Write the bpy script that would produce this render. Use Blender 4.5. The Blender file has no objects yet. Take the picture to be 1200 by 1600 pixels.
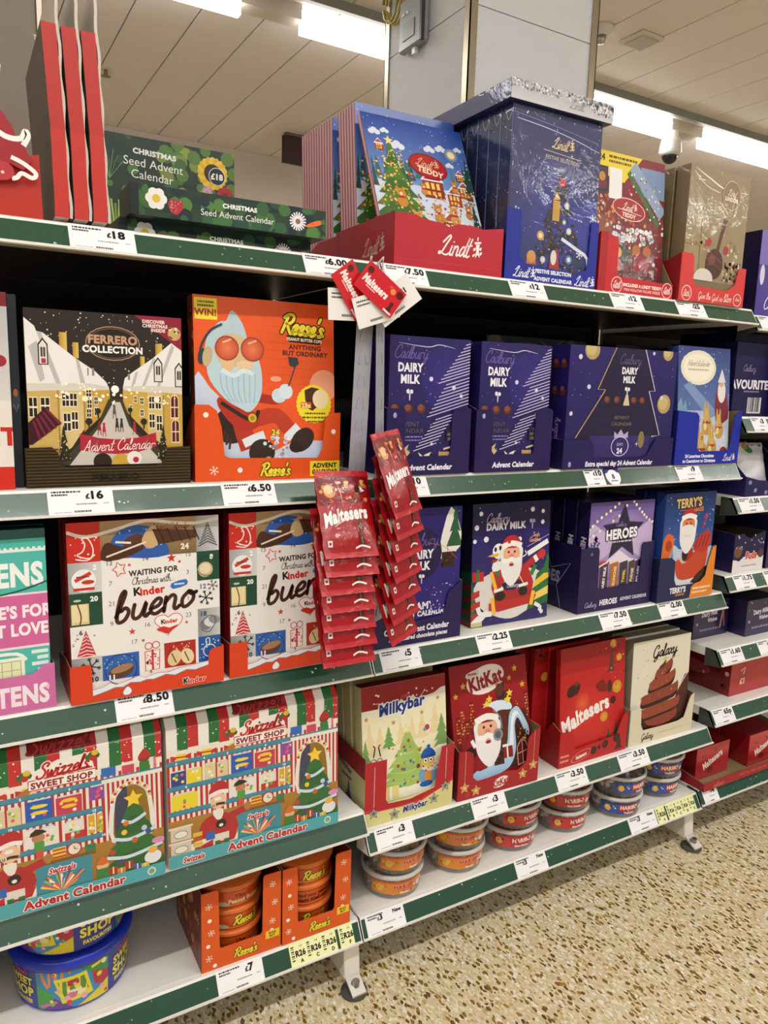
import bpy, bmesh, math, random
from mathutils import Vector, Matrix
random.seed(7)
S = bpy.context.scene
COL = S.collection
PI = math.pi

# ---------------------------------------------------------------- camera, world, exposure
def make_camera():
    yaw, pitch, roll = math.radians(30.60883624), math.radians(-9.41969768), math.radians(1.73437194)
    f = Vector((math.sin(yaw)*math.cos(pitch), math.cos(yaw)*math.cos(pitch), math.sin(pitch)))
    r = Vector((math.cos(yaw), -math.sin(yaw), 0)); u = r.cross(f)
    c, s = math.cos(roll), math.sin(roll)
    R, U = c*r+s*u, -s*r+c*u
    cam = bpy.data.cameras.new('camera'); ob = bpy.data.objects.new('camera', cam); COL.objects.link(ob)
    cam.sensor_fit = 'VERTICAL'; cam.sensor_height = 24.0; cam.lens = 1173.29/1600*24
    cam.clip_start = .02; cam.clip_end = 100
    ob.matrix_world = Matrix(((R.x, U.x, -f.x, -.64382), (R.y, U.y, -f.y, -1.10605), (R.z, U.z, -f.z, 1.16471), (0, 0, 0, 1)))
    S.camera = ob
make_camera()
W = bpy.data.worlds.new('world'); S.world = W; W.use_nodes = True
W.node_tree.nodes['Background'].inputs[0].default_value = (.97, .985, 1.0, 1)
W.node_tree.nodes['Background'].inputs[1].default_value = .20
S.view_settings.view_transform = 'Standard'
S.view_settings.look = 'None'
S.view_settings.gamma = 1
S.view_settings.use_curve_mapping = False
S.view_settings.exposure = -0.2
LAMP_W = 17.5       # watts of one ceiling batten over the aisle

# ---------------------------------------------------------------- colour and materials
def H(h, a=1.0):
    h = h.lstrip('#')
    if len(h) == 3: h = ''.join(c*2 for c in h)
    o = []
    for i in (0, 2, 4):
        v = int(h[i:i+2], 16)/255
        o.append(v/12.92 if v <= .04045 else ((v+.055)/1.055)**2.4)
    return (o[0], o[1], o[2], a)

def finish(name, rough=.5, coat=0.0, bump=0.0, scale=40.0, metal=0.0, spec=.5, vary=.06, trans=0.0, alpha=1.0):
    m = bpy.data.materials.new(name); m.use_nodes = True
    nt = m.node_tree; b = nt.nodes['Principled BSDF']
    at = nt.nodes.new('ShaderNodeAttribute'); at.attribute_name = 'Col'
    nz = nt.nodes.new('ShaderNodeTexNoise'); nz.inputs['Scale'].default_value = 14; nz.inputs['Detail'].default_value = 4
    tc = nt.nodes.new('ShaderNodeTexCoord'); nt.links.new(tc.outputs['Object'], nz.inputs['Vector'])
    mr = nt.nodes.new('ShaderNodeMapRange'); mr.inputs[3].default_value = 1-vary; mr.inputs[4].default_value = 1+vary*.4
    nt.links.new(nz.outputs['Fac'], mr.inputs[0])
    mx = nt.nodes.new('ShaderNodeVectorMath'); mx.operation = 'SCALE'
    nt.links.new(at.outputs['Color'], mx.inputs[0]); nt.links.new(mr.outputs[0], mx.inputs['Scale'])
    nt.links.new(mx.outputs[0], b.inputs['Base Color'])
    b.inputs['Roughness'].default_value = rough; b.inputs['Metallic'].default_value = metal
    b.inputs['Specular IOR Level'].default_value = spec
    b.inputs['Coat Weight'].default_value = coat; b.inputs['Coat Roughness'].default_value = .06
    b.inputs['Transmission Weight'].default_value = trans; b.inputs['Alpha'].default_value = alpha
    if bump:
        n2 = nt.nodes.new('ShaderNodeTexNoise'); n2.inputs['Scale'].default_value = scale; n2.inputs['Detail'].default_value = 3
        n2.inputs['Distortion'].default_value = 1.2
        nt.links.new(tc.outputs['Object'], n2.inputs['Vector'])
        bp = nt.nodes.new('ShaderNodeBump'); bp.inputs['Strength'].default_value = bump; bp.inputs['Distance'].default_value = .004
        nt.links.new(n2.outputs['Fac'], bp.inputs['Height'])
        nt.links.new(bp.outputs[0], b.inputs['Coat Normal'])
        if coat < .1: nt.links.new(bp.outputs[0], b.inputs['Normal'])
    return m
F = {
 'card': finish('printed_card', .42, spec=.4),
 'matte': finish('uncoated_card', .8, spec=.2, vary=.12),
 'gloss': finish('varnished_card', .25, coat=.25),
 'film': finish('card_under_film', .38, coat=.4, bump=.3, scale=18),
 'foil': finish('glossy_foil_bag', .28, coat=.6, bump=.8, scale=38),
 'paint': finish('powder_coated_steel', .38, spec=.45, vary=.05),
 'strip': finish('plastic_ticket_strip', .3, coat=.3, spec=.5, bump=.1, scale=9),
 'plastic': finish('moulded_plastic', .3, spec=.5),
 'metal': finish('brushed_metal', .32, metal=.9, spec=.5),
 'rubber': finish('dull_rubber', .8, spec=.2),
 'paper': finish('paper', .7, spec=.25, vary=.03),
 'wall': finish('painted_panel', .6, spec=.3, vary=.04),
}
def clear_plastic(name, col, f, rough=.12):
    m = bpy.data.materials.new(name); m.use_nodes = True; nt = m.node_tree
    for n in list(nt.nodes): nt.nodes.remove(n)
    o = nt.nodes.new('ShaderNodeOutputMaterial'); t = nt.nodes.new('ShaderNodeBsdfTransparent'); p = nt.nodes.new('ShaderNodeBsdfPrincipled')
    t.inputs[0].default_value = (.93, .93, .93, 1)
    p.inputs['Base Color'].default_value = H(col); p.inputs['Roughness'].default_value = rough; p.inputs['Coat Weight'].default_value = .5
    x = nt.nodes.new('ShaderNodeMixShader'); fr = nt.nodes.new('ShaderNodeLayerWeight'); fr.inputs[0].default_value = .35
    mr = nt.nodes.new('ShaderNodeMapRange'); mr.inputs[3].default_value = f; mr.inputs[4].default_value = min(1, f+.5)
    nt.links.new(fr.outputs['Facing'], mr.inputs[0]); nt.links.new(mr.outputs[0], x.inputs[0])
    nt.links.new(t.outputs[0], x.inputs[1]); nt.links.new(p.outputs[0], x.inputs[2]); nt.links.new(x.outputs[0], o.inputs[0])
    return m
F['clear'] = clear_plastic('clear_tub_plastic', '#cfcac4', .10)
F['frost'] = clear_plastic('frosted_strip_plastic', '#a6a6b0', .88, .25)
F['lidclear'] = clear_plastic('clear_lid_plastic', '#c8c4c0', .07)
def emitter(name, col, st):
    m = bpy.data.materials.new(name); m.use_nodes = True; nt = m.node_tree
    b = nt.nodes['Principled BSDF']; b.inputs['Base Color'].default_value = (.9, .9, .9, 1)
    b.inputs['Emission Color'].default_value = H(col); b.inputs['Emission Strength'].default_value = st
    return m
F['lamp'] = emitter('lit_diffuser', '#fffcf6', 9.0)
F['lampdim'] = emitter('lit_diffuser_rim', '#fff4e2', 1.0)

def terrazzo():
    m = bpy.data.materials.new('terrazzo'); m.use_nodes = True; nt = m.node_tree; b = nt.nodes['Principled BSDF']
    tc = nt.nodes.new('ShaderNodeTexCoord'); L = nt.links.new
    nw = nt.nodes.new('ShaderNodeTexNoise'); nw.inputs['Scale'].default_value = 60; L(tc.outputs['Object'], nw.inputs['Vector'])
    ad = nt.nodes.new('ShaderNodeVectorMath'); ad.operation = 'MULTIPLY_ADD'; ad.inputs[1].default_value = (.012, .012, 0)
    L(nw.outputs['Color'], ad.inputs[0]); L(tc.outputs['Object'], ad.inputs[2])
    def layer(scale, thr, cols, prev, thresh2, rot=0.0, el=1.0):
        v = nt.nodes.new('ShaderNodeTexVoronoi'); v.inputs['Scale'].default_value = scale; v.inputs['Randomness'].default_value = 1
        mp = nt.nodes.new('ShaderNodeMapping'); mp.inputs['Rotation'].default_value = (0, 0, rot); mp.inputs['Scale'].default_value = (el, 1/el**.5, 1); L(ad.outputs[0], mp.inputs['Vector'])
        L(mp.outputs[0], v.inputs['Vector'])
        sp = nt.nodes.new('ShaderNodeSeparateColor'); L(v.outputs['Color'], sp.inputs[0])
        cr = nt.nodes.new('ShaderNodeValToRGB'); cr.color_ramp.interpolation = 'CONSTANT'
        e = cr.color_ramp.elements
        for i, (p, c) in enumerate(cols):
            el = e[i] if i < 2 else e.new(p)
            el.position = p; el.color = H(c)
        L(sp.outputs[0], cr.inputs[0])
        g = nt.nodes.new('ShaderNodeMath'); g.operation = 'LESS_THAN'; g.inputs[1].default_value = thr; L(v.outputs['Distance'], g.inputs[0])
        h = nt.nodes.new('ShaderNodeMath'); h.operation = 'LESS_THAN'; h.inputs[1].default_value = thresh2; L(sp.outputs[1], h.inputs[0])
        mu = nt.nodes.new('ShaderNodeMath'); mu.operation = 'MULTIPLY'; L(g.outputs[0], mu.inputs[0]); L(h.outputs[0], mu.inputs[1])
        mx = nt.nodes.new('ShaderNodeMix'); mx.data_type = 'RGBA'; L(mu.outputs[0], mx.inputs[0]); L(prev, mx.inputs[6]); L(cr.outputs[0], mx.inputs[7])
        return mx.outputs[2]
    base = nt.nodes.new('ShaderNodeTexNoise'); base.inputs['Scale'].default_value = 5; base.inputs['Detail'].default_value = 6; L(tc.outputs['Object'], base.inputs['Vector'])
    cr = nt.nodes.new('ShaderNodeValToRGB'); cr.color_ramp.elements[0].color = H('#d0bf97'); cr.color_ramp.elements[1].color = H('#dccfae'); L(base.outputs['Fac'], cr.inputs[0])
    o = layer(150, .6, [(0, '#d6c59a'), (.3, '#e4dac2'), (.55, '#c9b483'), (.8, '#dcd2b6')], cr.outputs[0], .85, 0, 1.5)
    o = layer(105, .42, [(0, '#e6dec9'), (.25, '#c0a468'), (.45, '#eee8da'), (.7, '#d2c8ae'), (.85, '#b3935a')], o, .6, .9, 1.4)
    o = layer(84, .42, [(0, '#8a6a28'), (.35, '#6e5526'), (.6, '#a37c34'), (.8, '#83682c'), (.92, '#574a34')], o, .36, 2.1, 1.55)
    o = layer(68, .36, [(0, '#80622a'), (.3, '#e9e3d2'), (.55, '#685230'), (.75, '#efe9dc'), (.9, '#9a7a3e')], o, .26, .4, 1.45)
    L(o, b.inputs['Base Color']); b.inputs['Roughness'].default_value = .28
    return m
F['terrazzo'] = terrazzo()

# ---------------------------------------------------------------- mesh helpers
class MB:
    """collects coloured faces"""
    def __init__(s): s.v = []; s.f = []; s.c = []
    def face(s, pts, col):
        n = len(s.v); s.v += [tuple(p) for p in pts]; s.f.append(list(range(n, n+len(pts)))); s.c.append(col)
    def box(s, x0, y0, z0, x1, y1, z1, col, cols=None):
        c = {'f': col, 'b': col, 'l': col, 'r': col, 't': col, 'd': col}
        if cols: c.update(cols)
        n = len(s.v)
        s.v += [(x0, y0, z0), (x1, y0, z0), (x1, y1, z0), (x0, y1, z0), (x0, y0, z1), (x1, y0, z1), (x1, y1, z1), (x0, y1, z1)]
        for k, q in (('d', (0, 3, 2, 1)), ('t', (4, 5, 6, 7)), ('f', (0, 1, 5, 4)), ('r', (1, 2, 6, 5)), ('b', (2, 3, 7, 6)), ('l', (3, 0, 4, 7))):
            s.f.append([n+i for i in q]); s.c.append(c[k])
        return s
    def prism(s, poly, fn, t0, t1, col, cap0=None, cap1=None):
        """poly 2D extruded between t0 and t1; fn(a,b,t)->xyz"""
        n = len(s.v); k = len(poly)
        s.v += [fn(a, b, t0) for a, b in poly]+[fn(a, b, t1) for a, b in poly]
        for i in range(k):
            j = (i+1) % k; s.f.append([n+i, n+j, n+k+j, n+k+i]); s.c.append(col)
        s.f.append([n+i for i in reversed(range(k))]); s.c.append(cap0 or col)
        s.f.append([n+k+i for i in range(k)]); s.c.append(cap1 or col)
        return s
    def lathe(s, prof, col, seg=40, cx=0, cy=0, cols=None):
        n = len(s.v); k = len(prof)
        for i in range(seg):
            a = 2*PI*i/seg; s.v += [(cx+r*math.cos(a), cy+r*math.sin(a), z) for r, z in prof]
        for i in range(seg):
            j = (i+1) % seg
            for q in range(k-1):
                s.f.append([n+i*k+q, n+j*k+q, n+j*k+q+1, n+i*k+q+1]); s.c.append(cols[q] if cols else col)
        return s
    def tube(s, pts, r, col, seg=8):
        pts = [Vector(p) for p in pts]; n = len(s.v)
        up = Vector((0, 0, 1)); rings = []
        for i, p in enumerate(pts):
            t = (pts[min(i+1, len(pts)-1)]-pts[max(i-1, 0)]).normalized()
            a = t.cross(up if abs(t.z) < .95 else Vector((1, 0, 0))).normalized(); b = t.cross(a)
            s.v += [tuple(p+r*(math.cos(2*PI*q/seg)*a+math.sin(2*PI*q/seg)*b)) for q in range(seg)]
        for i in range(len(pts)-1):
            for q in range(seg):
                w = (q+1) % seg
                s.f.append([n+i*seg+q, n+i*seg+w, n+(i+1)*seg+w, n+(i+1)*seg+q]); s.c.append(col)
        s.f.append([n+q for q in reversed(range(seg))]); s.c.append(col)
        e = n+(len(pts)-1)*seg; s.f.append([e+q for q in range(seg)]); s.c.append(col)
        return s
    def ball(s, c, r, col, seg=8, rings=5, sq=(1, 1, 1)):
        n = len(s.v)
        for i in range(rings+1):
            th = PI*i/rings
            for j in range(seg):
                ph = 2*PI*j/seg
                s.v.append((c[0]+r*sq[0]*math.sin(th)*math.cos(ph), c[1]+r*sq[1]*math.sin(th)*math.sin(ph), c[2]+r*sq[2]*math.cos(th)))
        for i in range(rings):
            for j in range(seg):
                k = (j+1) % seg
                s.f.append([n+i*seg+j, n+(i+1)*seg+j, n+(i+1)*seg+k, n+i*seg+k]); s.c.append(col)
        return s
    def build(s, name, mat='card', parent=None, loc=(0, 0, 0), bevel=0, smooth=False, merge=False):
        me = bpy.data.meshes.new(name); me.from_pydata(s.v, [], s.f)
        at = me.attributes.new('Col', 'FLOAT_COLOR', 'CORNER')
        buf = []
        for f, c in zip(s.f, s.c):
            if c and isinstance(c[0], (tuple, list)):
                for q in c: buf += q
            else: buf += list(c)*len(f)
        at.data.foreach_set('color', buf)
        me.materials.append(F[mat])
        if bevel or merge:
            bm = bmesh.new(); bm.from_mesh(me)
            bmesh.ops.remove_doubles(bm, verts=bm.verts, dist=1e-5)
            if bevel:
                es = [e for e in bm.edges if len(e.link_faces) == 2 and e.calc_face_angle(0) > .5]
                bmesh.ops.bevel(bm, geom=es, offset=bevel, segments=1, affect='EDGES', profile=.6)
            bm.to_mesh(me); bm.free()
        if smooth:
            me.polygons.foreach_set('use_smooth', [True]*len(me.polygons))
        me.validate(); me.update()
        o = bpy.data.objects.new(name, me); COL.objects.link(o)
        if parent: o.parent = parent
        o.location = loc
        return o
def tag(o, label, cat, group=None):
    o['label'] = label; o['category'] = cat
    if group: o['group'] = group
    return o
def root(name, label, cat, loc, yaw=0, lean=0, group=None):
    o = bpy.data.objects.new(name, None); o.empty_display_size = .02; COL.objects.link(o)
    o.location = loc; o.rotation_euler = (-lean, 0, yaw)
    return tag(o, label, cat, group)
def structure(o): o['kind'] = 'structure'; return o

# ---------------------------------------------------------------- flat print: glyphs and vector art
CHARS = "ABCDEFGHIJKLMNOPQRSTUVWXYZabcdefghijklmnopqrstuvwxyz0123456789£.,'!-&*+"
GL = {}
def load_glyphs():
    made = []
    def mk(t, off=0.0):
        c = bpy.data.curves.new('g', 'FONT'); c.body = t; c.size = 1; c.resolution_u = 3; c.offset = off
        o = bpy.data.objects.new('g', c); COL.objects.link(o); made.append(o); return o
    todo = {ch: (mk(ch), mk('H'+ch+'H')) for ch in CHARS}
    bold = {ch: mk(ch, .046) for ch in CHARS}
    hh = mk('HH'); bpy.context.view_layer.update()
    dg = bpy.context.evaluated_depsgraph_get()
    def ext(o):
        xs = [b[0] for b in o.evaluated_get(dg).bound_box]; return min(xs), max(xs)
    w0 = ext(hh)[1]-ext(hh)[0]
    def grab(o):
        e = o.evaluated_get(dg); me = e.to_mesh()
        r = ([(v.co.x, v.co.y) for v in me.vertices], [list(p.vertices) for p in me.polygons]); e.to_mesh_clear(); return r
    for ch, (a, b) in todo.items():
        adv = ext(b)[1]-ext(b)[0]-w0
        GL[(ch, 0)] = (*grab(a), adv); GL[(ch, 1)] = (*grab(bold[ch]), adv+.04)
    for o in made:
        c = o.data; bpy.data.objects.remove(o); bpy.data.curves.remove(c)
load_glyphs()
SC = {  # hand lettered script: advance, strokes (x, y); x height .5, capitals 1
 'L': (.66, [[(.1,.62),(.2,.74),(.34,.92),(.46,1),(.52,.9),(.42,.68),(.3,.4),(.18,.12),(.04,.02),(-.02,.08),(.08,.13),(.3,.03),(.52,0),(.66,.1)]]),
 'C': (.6, [[(.52,.72),(.6,.86),(.5,1),(.3,.92),(.12,.62),(.08,.28),(.2,.03),(.4,.03),(.6,.2)]]),
 'G': (.7, [[(.5,.72),(.58,.88),(.46,1),(.26,.9),(.08,.55),(.08,.15),(.26,.02),(.46,.16),(.58,.42)],[(.58,.45),(.55,.1),(.42,-.25),(.2,-.3),(.25,-.1),(.66,.12)]]),
 'S': (.56, [[(.5,.74),(.58,.9),(.44,1),(.26,.92),(.22,.74),(.36,.56),(.46,.36),(.4,.1),(.2,0),(.02,.08),(.02,.2)]]),
 'R': (.62, [[(.22,1),(.14,.5),(.05,0)],[(.0,.82),(.22,1),(.48,1),(.56,.78),(.42,.56),(.18,.5)],[(.25,.5),(.4,.22),(.56,0),(.68,.06)]]),
 'A': (.64, [[(-.04,.06),(.08,.04),(.3,.55),(.48,1),(.5,.5),(.5,.06),(.62,.06)],[(.16,.36),(.56,.4)]]),
 'T': (.5, [[(.0,.9),(.2,1),(.6,.98)],[(.34,.98),(.26,.5),(.18,0)]]),
 'a': (.43, [[(.35,.43),(.2,.5),(.05,.26),(.1,.02),(.24,.1),(.36,.44),(.33,.14),(.38,0),(.46,.08)]]),
 'b': (.42, [[(.04,.2),(.2,.8),(.2,1),(.11,.86),(.06,.3),(.1,.02),(.26,.04),(.35,.28),(.26,.44),(.15,.36)]]),
 'c': (.35, [[(.3,.42),(.2,.5),(.05,.26),(.1,.02),(.24,.02),(.36,.12)]]),
 'd': (.45, [[(.34,.43),(.2,.5),(.05,.26),(.1,.02),(.24,.1),(.36,.42),(.48,1),(.4,.5),(.35,.12),(.4,0),(.48,.08)]]),
 'e': (.36, [[(.03,.2),(.24,.26),(.3,.42),(.2,.5),(.06,.32),(.07,.08),(.2,0),(.38,.12)]]),
 'h': (.44, [[(.04,.2),(.2,.85),(.18,1),(.1,.85),(.05,0)],[(.05,.25),(.2,.48),(.31,.4),(.31,.08),(.36,0),(.45,.08)]]),
 'i': (.22, [[(.1,.48),(.06,.14),(.1,0),(.22,.08)],[(.14,.68),(.15,.7)]]),
 'k': (.42, [[(.04,.2),(.2,.85),(.18,1),(.1,.85),(.05,0)],[(.34,.48),(.1,.24),(.34,0),(.44,.08)]]),
 'l': (.24, [[(.02,.2),(.2,.82),(.19,1),(.11,.84),(.07,.2),(.12,0),(.25,.08)]]),
 'm': (.66, [[(.06,.48),(.04,0)],[(.04,.28),(.18,.49),(.27,.4),(.27,0)],[(.27,.28),(.42,.49),(.52,.4),(.52,.08),(.57,0),(.66,.08)]]),
 'n': (.45, [[(.06,.48),(.04,0)],[(.04,.28),(.2,.49),(.31,.4),(.3,.08),(.36,0),(.45,.08)]]),
 'o': (.4, [[(.22,.5),(.06,.3),(.08,.04),(.2,0),(.35,.18),(.32,.42),(.2,.5),(.3,.38),(.42,.42)]]),
 'r': (.34, [[(.06,.48),(.04,0)],[(.04,.28),(.16,.47),(.3,.46),(.32,.38)]]),
 's': (.34, [[(.3,.42),(.18,.5),(.1,.38),(.24,.22),(.22,.03),(.04,.03),(.36,.1)]]),
 't': (.28, [[(.22,.95),(.1,.3),(.1,.03),(.2,0),(.3,.08)],[(.0,.56),(.3,.62)]]),
 'u': (.45, [[(.06,.48),(.04,.14),(.12,0),(.26,.1),(.36,.48),(.33,.12),(.38,0),(.46,.08)]]),
 'v': (.38, [[(.04,.48),(.12,.02),(.16,0),(.32,.4),(.3,.5),(.4,.45)]]),
 'w': (.56, [[(.04,.48),(.08,.06),(.14,0),(.28,.44),(.3,.06),(.36,0),(.5,.4),(.48,.5),(.58,.45)]]),
 'x': (.4, [[(.04,.46),(.14,.46),(.24,.04),(.38,.04)],[(.36,.48),(.02,0)]]),
 'y': (.44, [[(.06,.48),(.04,.14),(.12,.02),(.26,.12),(.36,.48),(.3,.0),(.2,-.36),(.06,-.36),(.14,-.12),(.46,.1)]]),
 'z': (.38, [[(.04,.44),(.3,.48),(.04,.02),(.16,.06),(.36,.04)]]),
 "'": (.14, [[(.12,1),(.06,.78)]]), ' ': (.28, []), '.': (.2, [[(.06,.02),(.08,.03)]]),
}
def crom(pts, n=4, closed=False):
    if len(pts) < 3: return list(pts)
    out = []; k = len(pts)
    for i in range(k if closed else k-1):
        p = [pts[(i+d) % k] if closed else pts[max(0, min(k-1, i+d))] for d in (-1, 0, 1, 2)]
        for q in range(n):
            t = q/n
            out.append(tuple(.5*(2*p[1][a]+(p[2][a]-p[0][a])*t+(2*p[0][a]-5*p[1][a]+4*p[2][a]-p[3][a])*t*t+(3*p[1][a]-p[0][a]-3*p[2][a]+p[3][a])*t**3) for a in (0, 1)))
    if not closed: out.append(tuple(pts[-1]))
    return out
def lerp(a, b, t): return tuple(a[i]+(b[i]-a[i])*t for i in range(len(a)))

BASE = {}
class Art:
    """flat print on a face of w by h metres; coordinates are percent from the top left corner"""
    def __init__(s, w, h, curved=0, step=.00006): s.w, s.h = w, h; s.it = []; s.bx = []; s.curved = curved; s.step = step
    def _put(s, faces, cols):
        W_, H_ = s.w, s.h; ff = []; cc = []
        for f, c in zip(faces, cols):
            if min(p[0] for p in f) < -1e-6 or max(p[0] for p in f) > W_+1e-6 or min(p[1] for p in f) < -1e-6 or max(p[1] for p in f) > H_+1e-6:
                if isinstance(c[0], tuple): c = c[0]
                for ax, lim, sg in ((0, 0, 1), (0, W_, -1), (1, 0, 1), (1, H_, -1)):
                    o = []
                    for i in range(len(f)):
                        a, b = f[i-1], f[i]; da, db = (a[ax]-lim)*sg, (b[ax]-lim)*sg
                        if (da >= 0) != (db >= 0):
                            t = da/(da-db); o.append((a[0]+(b[0]-a[0])*t, a[1]+(b[1]-a[1])*t))
                        if db >= 0: o.append(b)
                    f = o
                    if len(f) < 3: break
                if len(f) < 3: continue
            ff.append(f); cc.append(c)
        if not ff: return
        if s.curved:      # keep every piece narrow enough to lie on the round wall
            f2 = []; c2 = []
            for f, c in zip(ff, cc):
                lo, hi = min(p[0] for p in f), max(p[0] for p in f); n = int((hi-lo)/s.curved)+1
                if n < 2 or isinstance(c[0], (tuple, list)): f2.append(f); c2.append(c); continue
                for q in range(n):
                    g = f
                    for lim, sg in ((lo+(hi-lo)*q/n, 1), (lo+(hi-lo)*(q+1)/n, -1)):
                        o = []
                        for i in range(len(g)):
                            a, b = g[i-1], g[i]; da, db = (a[0]-lim)*sg, (b[0]-lim)*sg
                            if (da > 1e-9) != (db > 1e-9): t = da/(da-db) if da != db else 0; o.append((lim, a[1]+(b[1]-a[1])*t))
                            if db > 1e-9: o.append(b)
                        g = o
                        if len(g) < 3: break
                    if len(g) >= 3: f2.append(g); c2.append(c)
            ff, cc = f2, c2
        xs = [p[0] for f in ff for p in f]; ys = [p[1] for f in ff for p in f]
        b = (min(xs), min(ys), max(xs), max(ys)); lv = 0
        for q, l in s.bx:
            if l > lv-1 and q[0] < b[2] and q[2] > b[0] and q[1] < b[3] and q[3] > b[1]: lv = l+1
        lv = max(1, lv); s.bx.append((b, lv)); s.it.append((lv, ff, cc))
    def P(s, pts): return [(x*s.w/100, y*s.h/100) for x, y in pts]
    def poly(s, pts, col, smooth=0):
        if smooth: pts = crom(pts, smooth, True)
        s._put([s.P(pts)], [H(col) if isinstance(col, str) else col])
    def rect(s, x0, y0, x1, y1, col, col2=None, hor=False):
        n = max(1, int((x1-x0)/100*s.w/s.curved)) if s.curved else 1
        a = H(col); b = H(col2) if col2 else a
        ff = []; cc = []
        for i in range(n):
            u, v = x0+(x1-x0)*i/n, x0+(x1-x0)*(i+1)/n
            ff.append(s.P([(u, y0), (u, y1), (v, y1), (v, y0)]))
            if col2 is None: cc.append(a)
            elif hor: l, r = lerp(a, b, i/n), lerp(a, b, (i+1)/n); cc.append([l, l, r, r])
            else: cc.append([a, b, b, a])
        s._put(ff, cc)
    def ell(s, cx, cy, rx, ry=None, col='#fff', n=20, rot=0, col2=None):
        ry = ry if ry is not None else rx*s.w/s.h
        c, q = math.cos(math.radians(rot)), math.sin(math.radians(rot)); X, Y = cx*s.w/100, cy*s.h/100; rx *= s.w/100; ry *= s.h/100
        pts = [(X+rx*math.cos(2*PI*i/n)*c-ry*math.sin(2*PI*i/n)*q, Y+rx*math.cos(2*PI*i/n)*q+ry*math.sin(2*PI*i/n)*c) for i in range(n)][::-1]
        if col2:
            a, b = H(col), H(col2); s._put([[(X, Y), pts[i], pts[(i+1) % n]] for i in range(n)], [[a, b, b]]*n)
        else: s._put([pts], [H(col)])
    def ring(s, cx, cy, r, wd, col, ry=None, n=26):
        ry = ry if ry is not None else r*s.w/s.h
        s.line([(cx+r*math.cos(2*PI*i/n), cy+ry*math.sin(2*PI*i/n)) for i in range(n)], wd, col, closed=True)
    def star(s, cx, cy, r, col, n=5, inner=.42, rot=-90):
        X, Y = cx*s.w/100, cy*s.h/100; r *= s.w/100
        s._put([[(X+r*(1 if i % 2 == 0 else inner)*math.cos(math.radians(rot)+PI*i/n), Y+r*(1 if i % 2 == 0 else inner)*math.sin(math.radians(rot)+PI*i/n)) for i in range(2*n)][::-1]], [H(col)])
    def stroke(s, pts, wd, closed=False, taper=False):
        """metres -> quads"""
        k = len(pts); L = []; R = []
        for i in range(k):
            a = pts[i-1] if (closed or i > 0) else pts[i]; b = pts[(i+1) % k] if (closed or i < k-1) else pts[i]
            dx, dy = b[0]-a[0], b[1]-a[1]; l = math.hypot(dx, dy) or 1
            w2 = wd/2*((.25+.75*math.sin(PI*min(1, max(0, i/(k-1))))) if taper else 1)
            L.append((pts[i][0]-dy/l*w2, pts[i][1]+dx/l*w2)); R.append((pts[i][0]+dy/l*w2, pts[i][1]-dx/l*w2))
        return [[L[i], L[(i+1) % k], R[(i+1) % k], R[i]] for i in range(k if closed else k-1)]
    def line(s, pts, wd, col, closed=False, smooth=0, taper=False):
        """wd in percent of width"""
        if smooth: pts = crom(pts, smooth, closed)
        f = s.stroke(s.P(pts), wd*s.w/100, closed, taper); s._put(f, [H(col)]*len(f))
    def text(s, x, y, size, t, col, al='c', rot=0, shear=0, bold=1, sx=1.0, out=None, ow=.08, sp=0.0, arc=0.0):
        """size: capital height in percent of face height; (x, y) centre line of the capitals"""
        if out:
            for k in range(8): s.text(x+ow*size*math.cos(k*PI/4)*s.h/s.w, y+ow*size*math.sin(k*PI/4), size, t, out, al, rot, shear, bold, sx, None, 0, sp, arc)
        k = size/100*s.h/.73; pen = 0; V = []
        for ch in t:
            if ch == ' ': pen += .3*sx+sp; continue
            g = GL.get((ch, bold)) or GL[('-', bold)]
            V.append((g, pen)); pen += g[2]*sx+sp
        o = {'c': -pen/2, 'l': 0, 'r': -pen}[al]; ff = []
        c, q = math.cos(math.radians(rot)), math.sin(math.radians(rot)); X, Y = x*s.w/100, y*s.h/100
        for g, pn in V:
            pp = []
            for a, b in g[0]:
                xx = a*sx+pn+o+shear*b; yy = -(b-.365)
                if arc: yy += arc*((xx/(pen/2))**2-0.33) if pen else 0
                xx *= k; yy *= k
                pp.append((X+xx*c-yy*q, Y+xx*q+yy*c))
            ff += [[pp[i] for i in f] for f in g[1]]
        if ff: s._put(ff, [H(col)]*len(ff))
    def script(s, x, y, size, t, col, wd=.09, al='c', rot=0, shear=.25, sx=1.0, out=None, ow=.1):
        """size: capital height in percent of height; y is the middle of the capitals"""
        k = size/100*s.h; pen = 0; V = []
        for ch in t:
            g = SC.get(ch) or SC['o']; V.append((g, pen)); pen += g[0]*sx
        o = {'c': -pen/2, 'l': 0, 'r': -pen}[al]
        c, q = math.cos(math.radians(rot)), math.sin(math.radians(rot)); X, Y = x*s.w/100, y*s.h/100
        st = []
        for g, pn in V:
            for r in g[1]:
                p2 = [((a*sx+pn+o+shear*b)*k, -(b-.5)*k) for a, b in crom(r, 4)]
                st.append([(X+a*c-b*q, Y+a*q+b*c) for a, b in p2])
        for w2, cl in (((wd+ow), out), (wd, col)):
            if cl is None: continue
            ff = []
            for p2 in st: ff += s.stroke(p2, w2*k)+[[(p[0]+w2*k/2*math.cos(-i*PI/3), p[1]+w2*k/2*math.sin(-i*PI/3)) for i in range(6)] for p in (p2[0], p2[-1])]
            s._put(ff, [H(cl)]*len(ff))
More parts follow.
